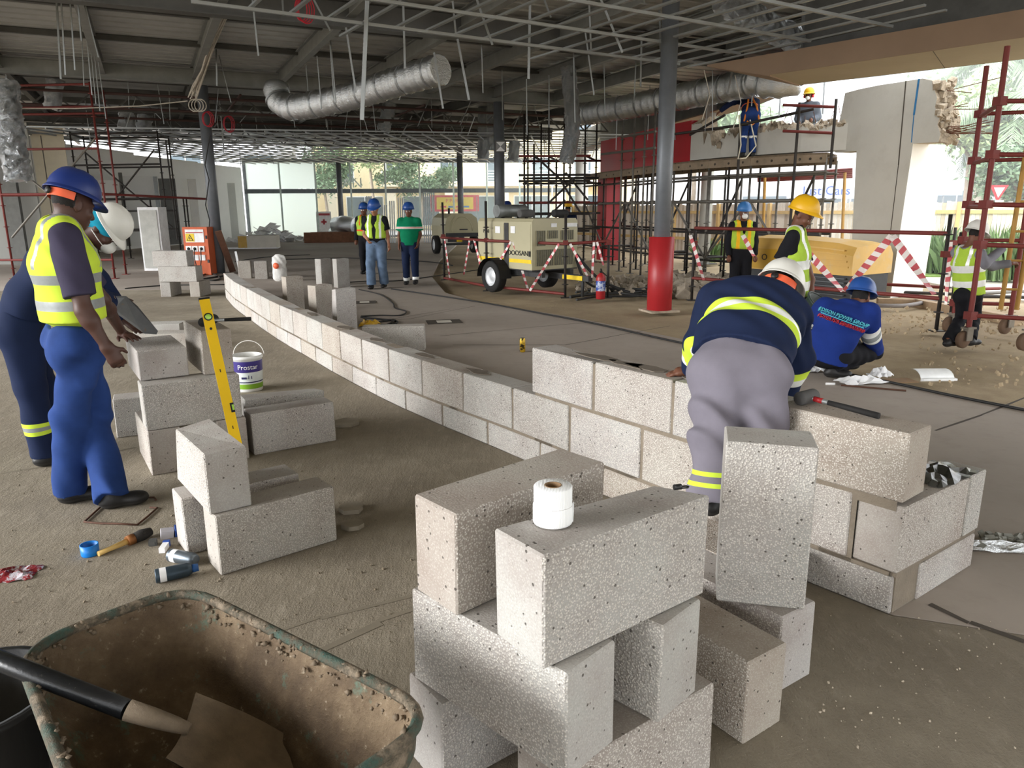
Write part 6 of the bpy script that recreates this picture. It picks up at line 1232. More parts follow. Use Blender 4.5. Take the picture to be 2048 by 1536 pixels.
tp_ = [(on(tz[1], tz[2], .33), on(bz_[0], bz_[1], .96), .045), (on(tz[1], tz[2], .36), on(bz_[1], bz_[2], .55), .045), (on(bz_[1], bz_[2], .57), on(tz[1], tz[2], .92), .045), (on(tz[2], tz[3], .1), Vector((P4.x-.35, P4.y-.1, .35)), .045), (on(tz[2], tz[3], .65), Vector((P4.x-.3, P4.y-.1, .38)), .045), (on(tz[2], tz[3], .72), Vector((P4.x-.1, P4.y-.1, .6)), .04), (on(tz[0], tz[1], .035), on(bz_[0], bz_[1], .15), .035), (on(tz[0], tz[1], .75), on(bz_[0], bz_[1], .97), .04), (on(tz[0], tz[1], .65), on(tz[0], tz[1], .5)-U3*.75, .035)]
barrier('rusty tube barrier with striped tape fencing off the beige generator', [P1, P2, P3, P4], [1.75, 1.75, 1.5, 1.1], [(tz[0]-Vector((.05, 0, 0)), tz[1]), (tz[1], tz[2]), (tz[2], tz[3]), (bz_[0], bz_[1]), (bz_[1], bz_[2])], tp_)
Q1, Q2 = G(1383, 601), G(1872, 662); q1, q2 = zr(Q1, 1383, 456), zr(Q2, 1890, 467); r1, r2 = zr(Q1, 1383, 556), zr(Q2, 1872, 597)
def onp(px, py, a, c_):   # point of the barrier plane under a pixel
    d = (c_-a); return PL(px, py, a, (d.x, d.y, 0))+Vector((-.05, -.05, 0))
lt = lambda *p: onp(*p, q1, q2)
barrier('red tube barrier with wide striped tape in front of the yellow compressor', [Q1, Q2], [1.3, 1.5], [(q1, q2), (r1, r2)], [(lt(1788, 471), lt(1692, 582), .10), (lt(1604, 488), lt(1690, 582), .10), (lt(1788, 471), lt(1872, 588), .10), (lt(1490, 470), lt(1512, 512), .07), (lt(1385, 470), lt(1412, 560), .06)])
Q3 = at_px(1912, 12.6); barrier('short dark barrier post pair with sagging tape at the pier', [Q3, at_px(1925, 10.4)], [1.2, 1.25], [(at_px(1780, 13.2)+U3*.25, Q3+U3*.25)], [(at_px(1905, 10.8)+U3*1.1, at_px(1912, 10.8)+U3*.2, .07)])
# ---- beige generator on a road trailer
BEI = M('machine_beige', '#b0a98a', .45, 0, .05, 2); DKG = M('machine_dark', '#3a3a3a', .6, .2, .2); YST = M('stripe_yellow', '#e3c21c', .45); WHL = M('wheel_white', '#c9cbcd', .4, .3); GR = M('grille_dark', '#6d6a5b', .6, .3, .2, 20)
gn = thing('generator', G(1040, 575), 'beige towable generator with yellow stripe behind the taped barrier', 'generator')
C0 = G(1064, 541, .48); lx = Vector((-.60, .80, 0)); ex = Vector((.80, .60, 0)); C0.z = 0
def gpt_(a, e, z): return C0+lx*a+ex*e+U3*z
H0, H1 = .48, 1.42; GLn_, GW = 1.75, 1.12
MB().plate([gpt_(0, 0, H0), gpt_(0, GW, H0), gpt_(GLn_, GW, H0), gpt_(GLn_, 0, H0)], .02).build('floor_pan', DKG, gn)
b = MB(); pr = [(0, H0), (0, H1-.06), (.05, H1), (GW-.05, H1), (GW, H1-.06), (GW, H0)]; n = len(pr); V = [gpt_(a, e, z) for a in (0, GLn_) for e, z in pr]; b.add(V, [tuple(range(n))[::-1], tuple(range(n, 2*n))]+[(i, (i+1) % n, n+(i+1) % n, n+i) for i in range(n)]); b.build('canopy', BEI, gn)
for a in (.72,): MB().plate([gpt_(a, -.012, H0), gpt_(a+.13, -.012, H0), gpt_(a+.13, -.012, H1-.08), gpt_(a, -.012, H1-.08)][::-1], .012).build('black_seam', DKG, gn)
for a0, a1 in ((.02, .70), (.88, 1.72)): MB().plate([gpt_(a0, -.008, H0+.12), gpt_(a1, -.008, H0+.12), gpt_(a1, -.008, H0+.19), gpt_(a0, -.008, H0+.19)][::-1], .006).build('yellow_stripe', YST, gn)
for a0, a1 in ((.04, .70), (.88, 1.70)): MB().plate([gpt_(a0, -.006, H0+.22), gpt_(a1, -.006, H0+.22), gpt_(a1, -.006, H1-.1), gpt_(a0, -.006, H1-.1)][::-1], .005).build('side_door', BEI, gn)
letter('DOOSAN', .13, M('print_black', '#161616', .5), gn, gpt_(.42, -.014, H0+.3), -lx, (0, 0, 1), sx=1.15); MB().box(gpt_(.06, -.012, H0+.3), (.05, .012, .1), math.atan2(lx.y, lx.x)).build('maker_mark', MATS['print_black'], gn); letter('P250', .1, MATS['print_black'], gn, gpt_(1.45, -.014, H1-.25), -lx, (0, 0, 1))
for a0, e0, z0, s_ in ((.98, 0, H1-.28, .16), (.5, 0, H1-.27, .14)): MB().plate([gpt_(a0, -.014, z0), gpt_(a0+s_, -.014, z0), gpt_(a0+s_, -.014, z0+.13), gpt_(a0, -.014, z0+.13)][::-1], .003).build('sticker', PWH, gn)
for e0, e1, z0, z1 in ((.10, .32, .92, 1.2), (.38, .62, 1.05, 1.2), (.7, 1.02, 1.02, 1.2), (.10, .5, .55, .85), (.54, 1.02, .55, .85)):
    f = MB().plate([gpt_(-.008, e0, z0), gpt_(-.008, e1, z0), gpt_(-.008, e1, z1), gpt_(-.008, e0, z1)], .008).build('grille', GR, gn)
    b = MB(); k = e0
    while k < e1: b.bar(gpt_(-.014, k, z0), gpt_(-.014, k, z1), .006, .012); k += .05
    b.build('grille_bars', BEI, f, kind='stuff')
for e0, w in ((.45, .14), (.8, .3)): MB().plate([gpt_(-.01, e0, 1.26), gpt_(-.01, e0+w, 1.26), gpt_(-.01, e0+w, 1.33), gpt_(-.01, e0, 1.33)], .004).build('sticker', PWH, gn)
def wheel(T, c_, ax, r_, w_):
    u = Vector((0, 0, 1)); f = ax.cross(u); fr = Matrix((f, u, ax)).transposed()
    o = MB().lathe([(r_*.6, -w_), (r_*.92, -w_), (r_, -w_*.7), (r_, w_*.7), (r_*.92, w_), (r_*.6, w_)], 26, c_, fr).build('tyre', MATS['rubber'], T); MB().lathe([(.001, w_*.55), (r_*.2, w_*.6), (r_*.3, w_*.35), (r_*.5, w_*.45), (r_*.62, w_*.9), (r_*.62, w_*.7)], 20, c_, fr).lathe([(.001, -w_*.55), (r_*.2, -w_*.6), (r_*.5, -w_*.45), (r_*.62, -w_*.9)], 20, c_, fr).build('wheel_rim', WHL, o); return o
for e in (-.12, GW+.1):
    wc = gpt_(1.05, e, .31); wheel(gn, wc, -ex if e < 0 else ex, .31, .1); b = MB(); V = []
    for k in range(9):
        a = PI*k/8; q = wc+lx*.4*math.cos(a)+U3*(.36*math.sin(a)); V += [q-ex*.13, q+ex*.13]
    b.add(V, [(2*k, 2*k+1, 2*k+3, 2*k+2) for k in range(8)]); b.add([v_-U3*.02 for v_ in V], [(2*k+2, 2*k+3, 2*k+1, 2*k) for k in range(8)]); b.build('mudguard', MATS['rubber'], gn)
MB().bar(gpt_(-.1, .2, .4), gpt_(1.7, .2, .4), .08, .12).bar(gpt_(-.1, .9, .4), gpt_(1.7, .9, .4), .08, .12).bar(gpt_(1.05, -.12, .31), gpt_(1.05, GW+.1, .31), .06, .06).build('chassis', DKG, gn)
db_ = MB().bar(gpt_(.1, .55, .36), gpt_(-1.0, .55, .36), .1, .1).build('drawbar', DKG, gn); MB().plate([gpt_(-.3, .49, .32), gpt_(-.85, .49, .32), gpt_(-.85, .49, .4), gpt_(-.3, .49, .4)], -.004).build('yellow_stripe', YST, db_); MB().tube([gpt_(-.8, .55, .4), gpt_(-.8, .55, .02)], .03, 8).build('jockey_leg', DKG, gn)
for (a, e, r_, L, mt) in ((.55, .3, .075, .34, 'rubber_grey'), (.2, .85, .075, .34, 'rubber_black')):
    q = gpt_(a, e, H1+.09); d = ex; o = MB().tube([q-d*L/2, q-d*L/2+d*.03, q+d*L/2-d*.05, q+d*L/2], [r_*.9, r_, r_, r_*.8], 16).build('air_filter', MATS[mt], gn); MB().tube([q-U3*.01, q-U3*.1], .03, 8).build('filter_pipe', DKG, o)
q = gpt_(1.25, .45, H1+.14); MB().tube([q-ex*.35, q+ex*.35], .12, 16).build('silencer', MATS['galv_dull'], gn); MB().tube([q+ex*.2, q+ex*.2-U3*.14], .04, 8).tube([q-ex*.2, q-ex*.2-U3*.14], .04, 8).build('silencer_bracket', DKG, gn, kind='stuff')
# hoses from the generator across the ground
for i, (pts, lb) in enumerate(((((1148, 500), (1170, 560), (1215, 582), (1300, 586)), 'black hose sagging from the generator to the ground'), (((1150, 505), (1195, 555), (1260, 588), (1330, 596)), 'black hose lying past the fire extinguisher'), (((1140, 597), (1180, 592), (1240, 590), (1300, 596)), 'hose on the ground between the extinguisher and the red sleeve'))):
    P = [D(*pts[0], 14.6) if i < 2 else G(*pts[0])+U3*.03, (D(*pts[1], 14.4) if i < 2 else G(*pts[1])+U3*.03), G(*pts[2])+U3*.03, G(*pts[3])+U3*.03]; cable(P, .028, lb, name='hose', cat='hose')
for i in range(5): rr = random.Random(40+i); y = 578+i*5; cable([(1150+rr.randint(-10, 20), y+4), (1200, y-4+rr.randint(-3, 3)), (1260+rr.randint(-15, 15), y+rr.randint(-4, 4)), (1310+rr.randint(-10, 30), y-6)], .022, 'black hose in the tangle on the dirt between generator and red column', name='hose', cat='hose').__setitem__('group', 'tangled hoses')
# ---- second compressor farther back
cp_ = thing('compressor', G(925, 508), 'beige domed towable compressor farther behind the barrier', 'compressor'); q = G(925, 509); b = MB(); pr = [(-.62, .62), (-.62, 1.0), (-.55, 1.28), (-.35, 1.43), (.35, 1.43), (.55, 1.28), (.62, 1.0), (.62, .62)]; n = len(pr); lv_ = Vector((-.35, .94, 0)); sd_ = Vector((.94, .35, 0)); V = [q+sd_*x+lv_*a+U3*z for a in (0, 1.9) for x, z in pr]; b.add(V, [tuple(range(n))[::-1], tuple(range(n, 2*n))]+[(i, (i+1) % n, n+(i+1) % n, n+i) for i in range(n)]); b.build('canopy', BEI, cp_)
MB().plate([q+sd_*x*.8-lv_*.015+U3*z for x, z in ((-.5, .8), (.5, .8), (.5, 1.15), (.3, 1.35), (-.3, 1.35), (-.5, 1.15))], -.012).build('front_door', BEI, cp_); MB().plate([q+sd_*x-lv_*.02+U3*z for x, z in ((-.6, .62), (.6, .62), (.6, .76), (-.6, .76))], -.02).build('dark_skirt', DKG, cp_); MB().plate([q+sd_*x-lv_*.03+U3*z for x, z in ((-.1, .86), (.2, .86), (.2, .9), (-.1, .9))], -.012).build('name_plate', DKG, cp_)
MB().tube([q-lv_*.03+sd_*.38*math.cos(a)+U3*(.82+.5*math.sin(a)) for a in [PI*k/12 for k in range(13)]], .018, 6).build('front_hoop', BEI, cp_); MB().bar(q-sd_*.55-lv_*.1+U3*.5, q+sd_*.55-lv_*.1+U3*.5, .1, .1).bar(q-sd_*.6+lv_*.9+U3*.33, q+sd_*.6+lv_*.9+U3*.33, .08, .08).bar(q+U3*.5+lv_*1.5, q+U3*.45-lv_*1.1, .09, .09).build('chassis', DKG, cp_); MB().plate([q+sd_*x-lv_*.16+U3*z for x, z in ((-.25, .46), (.25, .46), (.25, .54), (-.25, .54))], -.01).build('yellow_bar', YST, cp_)
for sg in (-1, 1): wheel(cp_, q+sd_*sg*.72+lv_*.9+U3*.33, sd_*sg, .33, .1)
MB().tube([q+sd_*-.35+lv_*.4+U3*1.42, q+sd_*-.35+lv_*.4+U3*1.62], .04, 8).build('exhaust', DKG, cp_)
# ---- yellow compressor
YEL2 = M('machine_yellow', '#d2a95a', .5, 0, .1, 2, c2='#bfae8c', thr=(.55, .8)); YELS = M('machine_yellow_side', '#c79a28', .45, 0, .06, 3)
yc = thing('yellow_compressor', (4.8, 12.0, 0), 'yellow towable compressor with dark louvred skirt behind the red barrier', 'compressor'); a0 = Vector((D(1488, 500, 13.3).x, 13.3, 0)); a1 = Vector((D(1708, 500, 11.55).x, 11.55, 0)); dx = (a1-a0).normalized(); dn = Vector((-dx.y, dx.x, 0)); Ly = (a1-a0).length
def yp(s_, n_, z): return a0+dx*s_+dn*n_+U3*z
b = MB(); prf = [(0, .55), (0, .92), (.08, 1.08), (.5, 1.12), (1.0, 1.08), (1.1, .92), (1.1, .55)]; n = len(prf); secs = [(0, .95), (.12, 1.), (Ly*.5, 1.), (Ly*.85, .93), (Ly, .82)]; V = [yp(s_, n_, .55+(z-.55)*k) for s_, k in secs for n_, z in prf]
b.add(V, [tuple(range(n)), tuple((len(secs)-1)*n+i for i in range(n))[::-1]]+[(j*n+i, (j+1)*n+i, (j+1)*n+(i+1) % n, j*n+(i+1) % n) for j in range(len(secs)-1) for i in range(n)]); b.build('canopy', YEL2, yc)
for k in range(4): MB().bar(yp(Ly*.55+k*.02, -.006, .68+k*.1), yp(Ly*.97-k*.03, -.006, .68+k*.085), .02, .025).build('canopy_rib', YEL2, yc)
MB().plate([yp(.02, -.012, .57), yp(.75, -.012, .57), yp(.75, -.012, .9), yp(.02, -.012, .92)], -.01).build('side_panel', YELS, yc); letter('XA  O', .15, MATS['print_black'], yc, yp(.32, -.026, .76), dx, (0, 0, 1))
MB().box(yp(Ly*.5, .55, .36), (Ly*.98, 1.0, .38), math.atan2(dx.y, dx.x)).build('skirt', DKG, yc)
for k in range(5): MB().bar(yp(Ly*.66, -.0, .24+k*.065), yp(Ly*.95, -.0, .24+k*.065), .05, .02).build('louvre', M('louvre_grey', '#55585a', .5, .3), yc)
MB().bar(yp(Ly*.5, -.01, .14), yp(Ly*.97, -.01, .14), .06, .06).build('yellow_sill', YELS, yc); MB().box(yp(-.04, .3, .65), (.1, .3, .5), math.atan2(dx.y, dx.x)).build('tail_light_panel', DKG, yc); MB().box(yp(-.05, .08, .62), (.06, .06, .09), math.atan2(dx.y, dx.x)).build('tail_light', M('lamp_orange', '#e58a1e', .3), yc)
for s_, e in ((.7, -.02), (.7, 1.12)): wheel(yc, yp(s_, e, .27), -dn if e < 0 else dn, .27, .09)
# ---- orange power board
M('board_orange', '#c2592c', .5, 0, .06, 3); ob = thing('power_board', G(398, 550), 'orange site power board with warning notice beside the grey column', 'power board'); q = G(398, 550); w2, dd = .36, .3; rx = Vector((.98, -.12, 0)); ry = Vector((.12, .98, 0))
def op(x, z, y=0): return q+rx*x+ry*y+U3*z
MB().box(op(0, .6, .16), (.66, .3, 1.2), R(-7)).build('cabinet', MATS['board_orange'], ob); MB().plate([op(-.26, .82, -.0), op(.24, .82), op(.24, 1.14), op(-.26, 1.14)], -.006).build('notice', PWH, ob); MB().plate([op(-.25, .84, -.008), op(-.02, .84, -.008), op(-.02, 1.04, -.008), op(-.25, 1.04, -.008)], -.003).build('warning_panel', YST, ob)
MB().plate([op(-.225, .86, -.014), op(-.045, .86, -.014), op(-.135, 1.02, -.014)], -.003).build('warning_triangle', MATS['print_black'], ob); MB().plate([op(-.2, .872, -.018), op(-.07, .872, -.018), op(-.135, .99, -.018)], -.003).build('triangle_fill', YST, ob); MB().plate([op(-.125, .965, -.022), op(-.16, .92, -.022), op(-.135, .922, -.022), op(-.148, .878, -.022), op(-.108, .932, -.022), op(-.132, .93, -.022)][::-1], .003).build('lightning_bolt', MATS['print_black'], ob); MB().plate([op(-.24, 1.05, -.008), op(.22, 1.05, -.008), op(.22, 1.075, -.008), op(-.24, 1.075, -.008)], -.003).build('red_line', MATS['red_panel'], ob)
for x, z in ((-.2, .66), (-.03, .66), (.15, .66), (-.2, .44), (-.03, .44), (.15, .44)):
    s_ = MB().box(op(x, z, .0), (.15, .03, .14), R(-7)).build('socket_plate', PWH, ob)
    if (x, z) not in ((-.03, .44), (.15, .44)): MB().lathe([(.001, .02), (.035, .02), (.04, 0)], 12, op(x, z, -.016), (PI/2, 0, 0)).build('plug', MATS['rubber'], s_)
for z in (.95, .35): MB().box(op(.3, z, .0), (.04, .03, .08), R(-7)).build('hinge', DKG, ob)
for x0, x1, z0 in ((-.03, .1, .65), (.15, .05, .65), (-.2, -.05, .43)): MB().tube([op(x0, z0, -.05), op(x0, z0-.25, -.08), op((x0+x1)/2, .12, -.1), op(x1, .02, -.12)], .012, 6).build('lead', CAB, ob)
cable([(395, 556), (420, 548), (440, 557), (430, 562), (405, 560), (448, 553)], .02, 'heap of black leads on the floor before the power board')
# ---- white open cabinet and oddments left of it
wc_ = thing('metal_cabinet', G(300, 560), 'tall pale metal cabinet frame standing by the left scaffold', 'cabinet'); q = at_px(297, 20.5); MB().box(q+Vector((0, .3, .85)), (.56, .5, 1.7)).build('carcass', PWH, wc_); MB().box(q+Vector((0, .04, .85)), (.46, .03, 1.55)).build('door', M('cab_grey', '#b5b5ae', .5), wc_)
# ---- fire extinguisher
fe = thing('fire_extinguisher', G(1201, 598), 'red fire extinguisher standing on the dirt beside the barrier post', 'extinguisher'); q = G(1201, 598); MB().lathe([(.001, .01), (.078, 0), (.085, .01), (.085, .38), (.07, .43), (.035, .455), (.03, .47), (.001, .47)], 24, q).build('cylinder', MATS['red_paint'], fe); MB().box(q+Vector((0, 0, .49)), (.04, .1, .03)).box(q+Vector((0, -.03, .52)), (.025, .12, .015), (.3, 0, 0)).build('valve', MATS['rubber'], fe); MB().tube([q+Vector((.03, 0, .48)), q+Vector((.12, -.02, .4)), q+Vector((.11, -.03, .15))], .011, 6).build('hose', MATS['rubber'], fe); MB().lathe([(.0862, .15), (.0862, .33)], 24, q).build('label_band', M('ext_label', '#b9c2d6', .5, c2='#2d4a9a', thr=(.48, .52)), fe)
# ---- timber stack, foil roll and metal studs by the glazing
ts = thing('timber_stack', (-9.2, 38, 0), 'low stack of brown timbers on the far floor by the glazing', 'timber stack')
for k in range(5): MB().bar((-10.2+.1*k, 37.2+.25*k, .25), (-7.3, 37.6+.22*k, .25), .24, .45 if k % 2 else .5).build('timber', M('timber_red', '#7d5640', .85, var=.2), ts)
fr2 = thing('insulation_roll', (-8.9, 39, 0), 'shiny foil insulation rolls heaped by the far column', 'insulation'); 
for i, (x, z, r_) in enumerate(((-8.6, .75, .5), (-8.0, .5, .4), (-8.8, .35, .35))): MB().tube([(x-.5, 39.2, z), (x, 39.0, z+.05), (x+.6, 38.8, z)], [r_*.9, r_, r_*.85], 14).build('roll', MATS['foil'], fr2)
for i, (px, w, y0) in enumerate(((722, 10, 402), (735, 8, 392), (765, 10, 410), (780, 12, 402), (797, 8, 395), (860, 14, 385), (848, 10, 384))):
    q = at_px(px, 36.5); z1 = zat(px, y0, 36.5); T = thing('metal_stud', q, ('short bundle of galvanised studs behind the walking pair' if y0 > 386 else 'tall galvanised stud bundle behind the woman in green'), 'metal stud', 'galvanised studs at the far glazing' if y0 > 386 else 'tall stud bundles')
    for k in range(3): MB().bar(q+Vector((k*.1, 0, 0)), q+Vector((k*.1+.02, .1, z1)), .08, .05, up=(1, 0, 0)).build('stud', MATS['galv'], T)
# ---- rubble fields on the dirt
def rubble(name, n, area, s0, s1, label, seed, mt='rubble_tan'):
    rr = random.Random(seed); b = MB(); M('rubble_tan', '#9a8f7f', .95, var=.25, scale=6, bump=.5); M('gravel_sand', '#a39277', .95, var=.2, scale=6)
    for _ in range(n):
        q = G(rr.uniform(area[0], area[2]), rr.uniform(area[1], area[3])); s_ = rr.uniform(s0, s1); b.box(q+U3*s_*.25, (s_, s_*rr.uniform(.5, 1), s_*rr.uniform(.4, .8)), (rr.random()*3, rr.random()*3, rr.random()*3))
    return b.build(name, MATS[mt], label=label, cat='rubble', kind='stuff')
rubble('concrete_rubble', 260, (1330, 560, 1470, 592), .06, .28, 'broken concrete rubble heaped under the propping scaffold', 1); rubble('concrete_rubble', 170, (1150, 555, 1330, 590), .03, .14, 'scattered rubble on the dirt around the hoses', 2); rubble('gravel_scatter', 260, (1620, 610, 2040, 668), .015, .05, 'gravel scattered on the sandy ground before the pier', 3, 'gravel_sand'); rubble('gravel_scatter', 120, (1840, 640, 2048, 780), .01, .035, 'small stones on the dirt around the mobile scaffold', 4, 'gravel_sand')
cable([(1700, 612), (1800, 616), (1860, 606), (1878, 600)], .035, 'grey hose running along the dirt to the barrier post', M('hose_grey', '#77706c', .6), name='hose', cat='hose')
# ================================================================ DUCTS AND WIRING UNDER THE ROOF
def duct(label, pts, r_, name='flexible_duct', rings=.16, amp=.025, n=16, band_=True):
    """foil duct: ribbed tube following a path"""
    P = [Vector(p) for p in pts]; out_ = []
    for i in range(len(P)-1):
        p0, p1, p2, p3 = P[max(i-1, 0)], P[i], P[i+1], P[min(i+2, len(P)-1)]; m_ = max(3, int((p2-p1).length/.07))
        for k in range(m_): t_ = k/m_; out_.append(.5*((2*p1)+(-p0+p2)*t_+(2*p0-5*p1+4*p2-p3)*t_*t_+(-p0+3*p1-3*p2+p3)*t_**3))
    out_.append(P[-1]); rr = random.Random(int(abs(P[0].x*100))); rs = [r_*(1+(amp*2*((i % 3)-1))+rr.uniform(-amp, amp)) for i in range(len(out_))]
    T = thing(name, P[0], label, 'duct'); sk = MB().tube(out_, rs, n if band_ else 26)
    if not band_: sk.v = [tuple(c_+rr.uniform(-.16, .16)*r_ for c_ in v_) for v_ in sk.v]; sk.sm = [False]*len(sk.sm)
    sk.build('duct_skin', MATS['foil' if band_ else 'foil_crinkle'], T)
    if band_:
        for i in range(4, len(out_)-2, 9): d = (out_[i+1]-out_[i]).normalized(); MB().tube([out_[i]-d*.02, out_[i]+d*.02], r_*1.07, n, caps=False).build('strap', MATS['galv'], T)
    return T
t = NT('foil_crinkle'); t.col('#cfd3d6').set(.25, 1., .5); t.bump(t.noise(20, 6, .75, stretch=(1, 1, 1.6)), 1., .09)
duct('long foil duct slung under the rafters with an upturned elbow', [D(553, 172, 17.6), D(554, 190, 17.5), D(565, 208, 17.4), D(600, 214, 17.1), D(700, 193, 16.4), D(800, 162, 15.4), D(882, 139, 14.6)], .27)
duct('long foil duct running toward the plasterboard bulkhead', [D(1135, 222, 20.5), D(1165, 228, 20.3), D(1230, 218, 19), D(1350, 196, 17.2), D(1440, 178, 16), D(1520, 162, 15)], .27); duct('bulging silver duct end tucked under the bulkhead', [D(1505, 158, 14.7), D(1535, 167, 14.4), D(1568, 168, 14.2), D(1598, 160, 14.1)], .24, amp=.05)
duct('limp foil duct hanging down beside the dark scaffold tower', [D(1137, 135, 18.4), D(1145, 235, 18.2), D(1141, 285, 18.2), D(1132, 325, 18.2)], .17, amp=.025, band_=False); duct('wide foil duct hanging down at the left scaffold', [D(10, 160, 17.5), D(16, 215, 17.5), D(26, 290, 17.5), D(38, 362, 17.5)], .26, amp=.025, band_=False)
duct('short foil duct dropping behind the left scaffold', [D(112, 158, 20), D(108, 185, 20), D(104, 218, 20)], .19, amp=.025, band_=False); duct('crumpled foil duct high in the near ceiling grid', [D(1440, -5, 12.5), D(1490, 25, 12.8), D(1540, 55, 13.1), D(1590, 80, 13.4)], .2, amp=.025, band_=False)
for px, y0, y1, Y, rr_, lb in ((968, 205, 318, 28, .2, 'thin foil duct drop with flared end beside the survey target'), (780, 205, 262, 25, .2, 'slanting foil duct drop near the ceiling edge behind the long duct'), (1028, 282, 322, 27, .18, 'loose foil duct end hanging right of the survey target'), (253, 225, 262, 24, .22, 'upper foil duct stub behind the red posts'), (290, 230, 262, 25, .22, 'second foil duct stub beside the one behind the red posts'), (985, 200, 300, 27, .17, 'foil duct drop against the far side of the column')):
    duct(lb, [D(px, y0, Y), D(px-(6 if px == 780 else 0), (y0+y1)/2, Y), D(px-(14 if px == 780 else 2), y1, Y)], rr_, amp=.025, band_=False)
# cable bundle dropping along the rafter to the left column
cbun = thing('cable_bundle', D(430, 90, 16), 'tied bundle of white cables dropping from the rafter by the grey column', 'cable bundle'); rr = random.Random(4); WIR = M('wire_pale', '#b9b2a6', .6, var=.2)
for k in range(11):
    o1, o2 = rr.uniform(-10, 10), rr.uniform(-7, 7); MB().tube([D(472+o1*1.6, -10, 12.6), D(442+o1, 40, 14+rr.uniform(-.2, .2)), D(424+o2, 90, 15.8), D(408+o2*.8, 140, 17.5+rr.uniform(-.2, .2)), D(392+o2*1.2, 175+o1*.6, 18.6), D(384+o1*.9, 196+o2, 18.8)], .016, 5).build('cable', WIR, cbun)
for k in range(3): q = D(388+6*k, 200, 18.7); MB().tube([q+Vector((.14*math.cos(a), 0, -.12+.14*math.sin(a))) for a in [i*PI/7 for i in range(14)]], .012, 5, closed=True).build('cable_loop', WIR, cbun)
CRED = M('cable_red', '#b01f30', .5); 
def loopcoil(label, q, r_, h, mt, n=3, name='cable_coil'):
    T = thing(name, q, label, 'cable coil')
    for k in range(n): MB().tube([q+Vector((r_*(1+.1*k)*math.cos(a)*.7+.02*k, .02*k, h*math.sin(a)*(1+.06*k))) for a in [i*PI/9 for i in range(18)]], .008, 5, closed=True).build('coil_turn', mt, T)
    return T
loopcoil('red cable coil hanging from the ceiling grid', D(602, 18, 11.2), .12, .15, CRED, 4); loopcoil('red cable loop hanging on the grey column', D(413, 238, 18.9), .15, .16, CRED); loopcoil('red cable coil hanging beside the grey column', D(455, 248, 20), .16, .18, CRED)
wn2 = MB(); wn2.tube([D(0, 217, 17.5), D(150, 217, 18), D(280, 212, 18.4), D(375, 202, 18.6)], .014, 5).build('ceiling_cable', WIR, at=D(0, 217, 17.5), label='pale cable strung from the left duct to the cable bundle', cat='cable')
MB().tube([D(420, 270, 19.2), D(410, 330, 19.2), D(418, 360, 19.2), D(411, 410, 19.2), D(419, 440, 19.2), D(415, 520, 19.2)], .014, 5).build('drop_cable', CAB, at=D(420, 270, 19.2), label='black cable hanging down along the grey column', cat='cable')
for i, (x, y0, y1, Y) in enumerate(((1408, 140, 240, 13.3), (1470, 150, 258, 13.9))): MB().tube([D(x, y0, Y), D(x+12, (y0+y1)/2, Y), D(x-4, y1, Y)], .008, 5).build('dangling_wire', WIR, at=D(x, y0, Y), label=('pale wire dangling from the bulkhead tip' if i == 0 else 'pale wire dangling in front of the stooping beam worker'), cat='wire')
# rescue rope at the beam worker
MB().tube([D(1478, 230, 15.4), D(1482, 290, 15.4), D(1476, 318, 15.4), D(1492, 316, 15.4), D(1512, 292, 15.6), D(1500, 240, 15.9)], .014, 5).build('lifeline_rope', M('rope', '#cfc8b4', .9), at=D(1478, 230, 15.4), label='pale lifeline rope looping below the worker in the harness', cat='rope')
# ================================================================ OUTSIDE: buildings, trees, fence, cars
M('facade_yellow', '#ecdcb4', .85, var=.04); M('facade_cream', '#efe6cf', .85, var=.04); M('facade_white', '#dfe0e6', .8, var=.03); M('facade_grey', '#b7b9c2', .8, var=.04); M('win_dark', '#5d6a72', .25, .1, .1); M('win_pale', '#aeb9bd', .25, .1, .1); M('frame_white', '#f0f0ee', .5); M('facade_blue', '#7d93b8', .8)
def building(name, label, c_, size, rot, mat, wins, wm='win_dark', frame='frame_white'):
    """box with windows (u, z, w, h) on its front (-y local) face"""
    T = thing(name, c_, label, 'building'); m = rz3(rot); c_ = Vector(c_); MB().box(c_+U3*size[2]/2, size, rot).build('walls', MATS[mat], T); MB().box(c_+U3*(size[2]+.1), (size[0]+.3, size[1]+.3, .2), rot).build('parapet', MATS[frame], T)
    for (u, z, w, h) in wins:
        q = c_+m @ Vector((u, -size[1]/2-.03, z)); f = MB().box(q, (w, .1, h), rot).build('window', MATS[frame], T); b = MB()
        MB().box(q+m @ Vector((0, -.05, 0)), (w-.16, .04, h-.16), rot).build('pane', MATS[wm], f); MB().box(q+m @ Vector((0, -.08, 0)), (.06, .03, h-.1), rot).build('window_bar', MATS[frame], f)
    return T, m, c_
T, m, c_ = building('apartment_building', 'yellow apartment block with balcony behind the shop glazing', (-3, 66, 0), (26, 8, 11), .06, 'facade_yellow', [(u, 4.6, 1.5, 1.9) for u in (-10.5, -6.5, -2.2, 1.6, 5.2, 8.6)]+[(u, 8.4, 1.5, 1.9) for u in (-10.5, -6.5, -2.2, 1.6, 5.2, 8.6)]+[(u, 1.4, 3.0, 2.4) for u in (-9, -4.5, 0, 4.5, 9)])
for z in (3.5,):
    MB().box(c_+m @ Vector((2, -4.6, z-.1)), (19, 1.4, .2), .06).build('balcony_slab', MATS['facade_cream'], T); b = MB()
    for k in range(5): b.box(c_+m @ Vector((2, -5.25, z+.15+k*.2)), (19, .05, .05), .06)
    b.build('balcony_rails', MATS['frame_white'], T, kind='stuff')
    for k in range(11): MB().box(c_+m @ Vector((2-9.4+k*1.88, -5.25, z+.5)), (.08, .08, 1.0), .06).build('balcony_post', MATS['frame_white'], T)
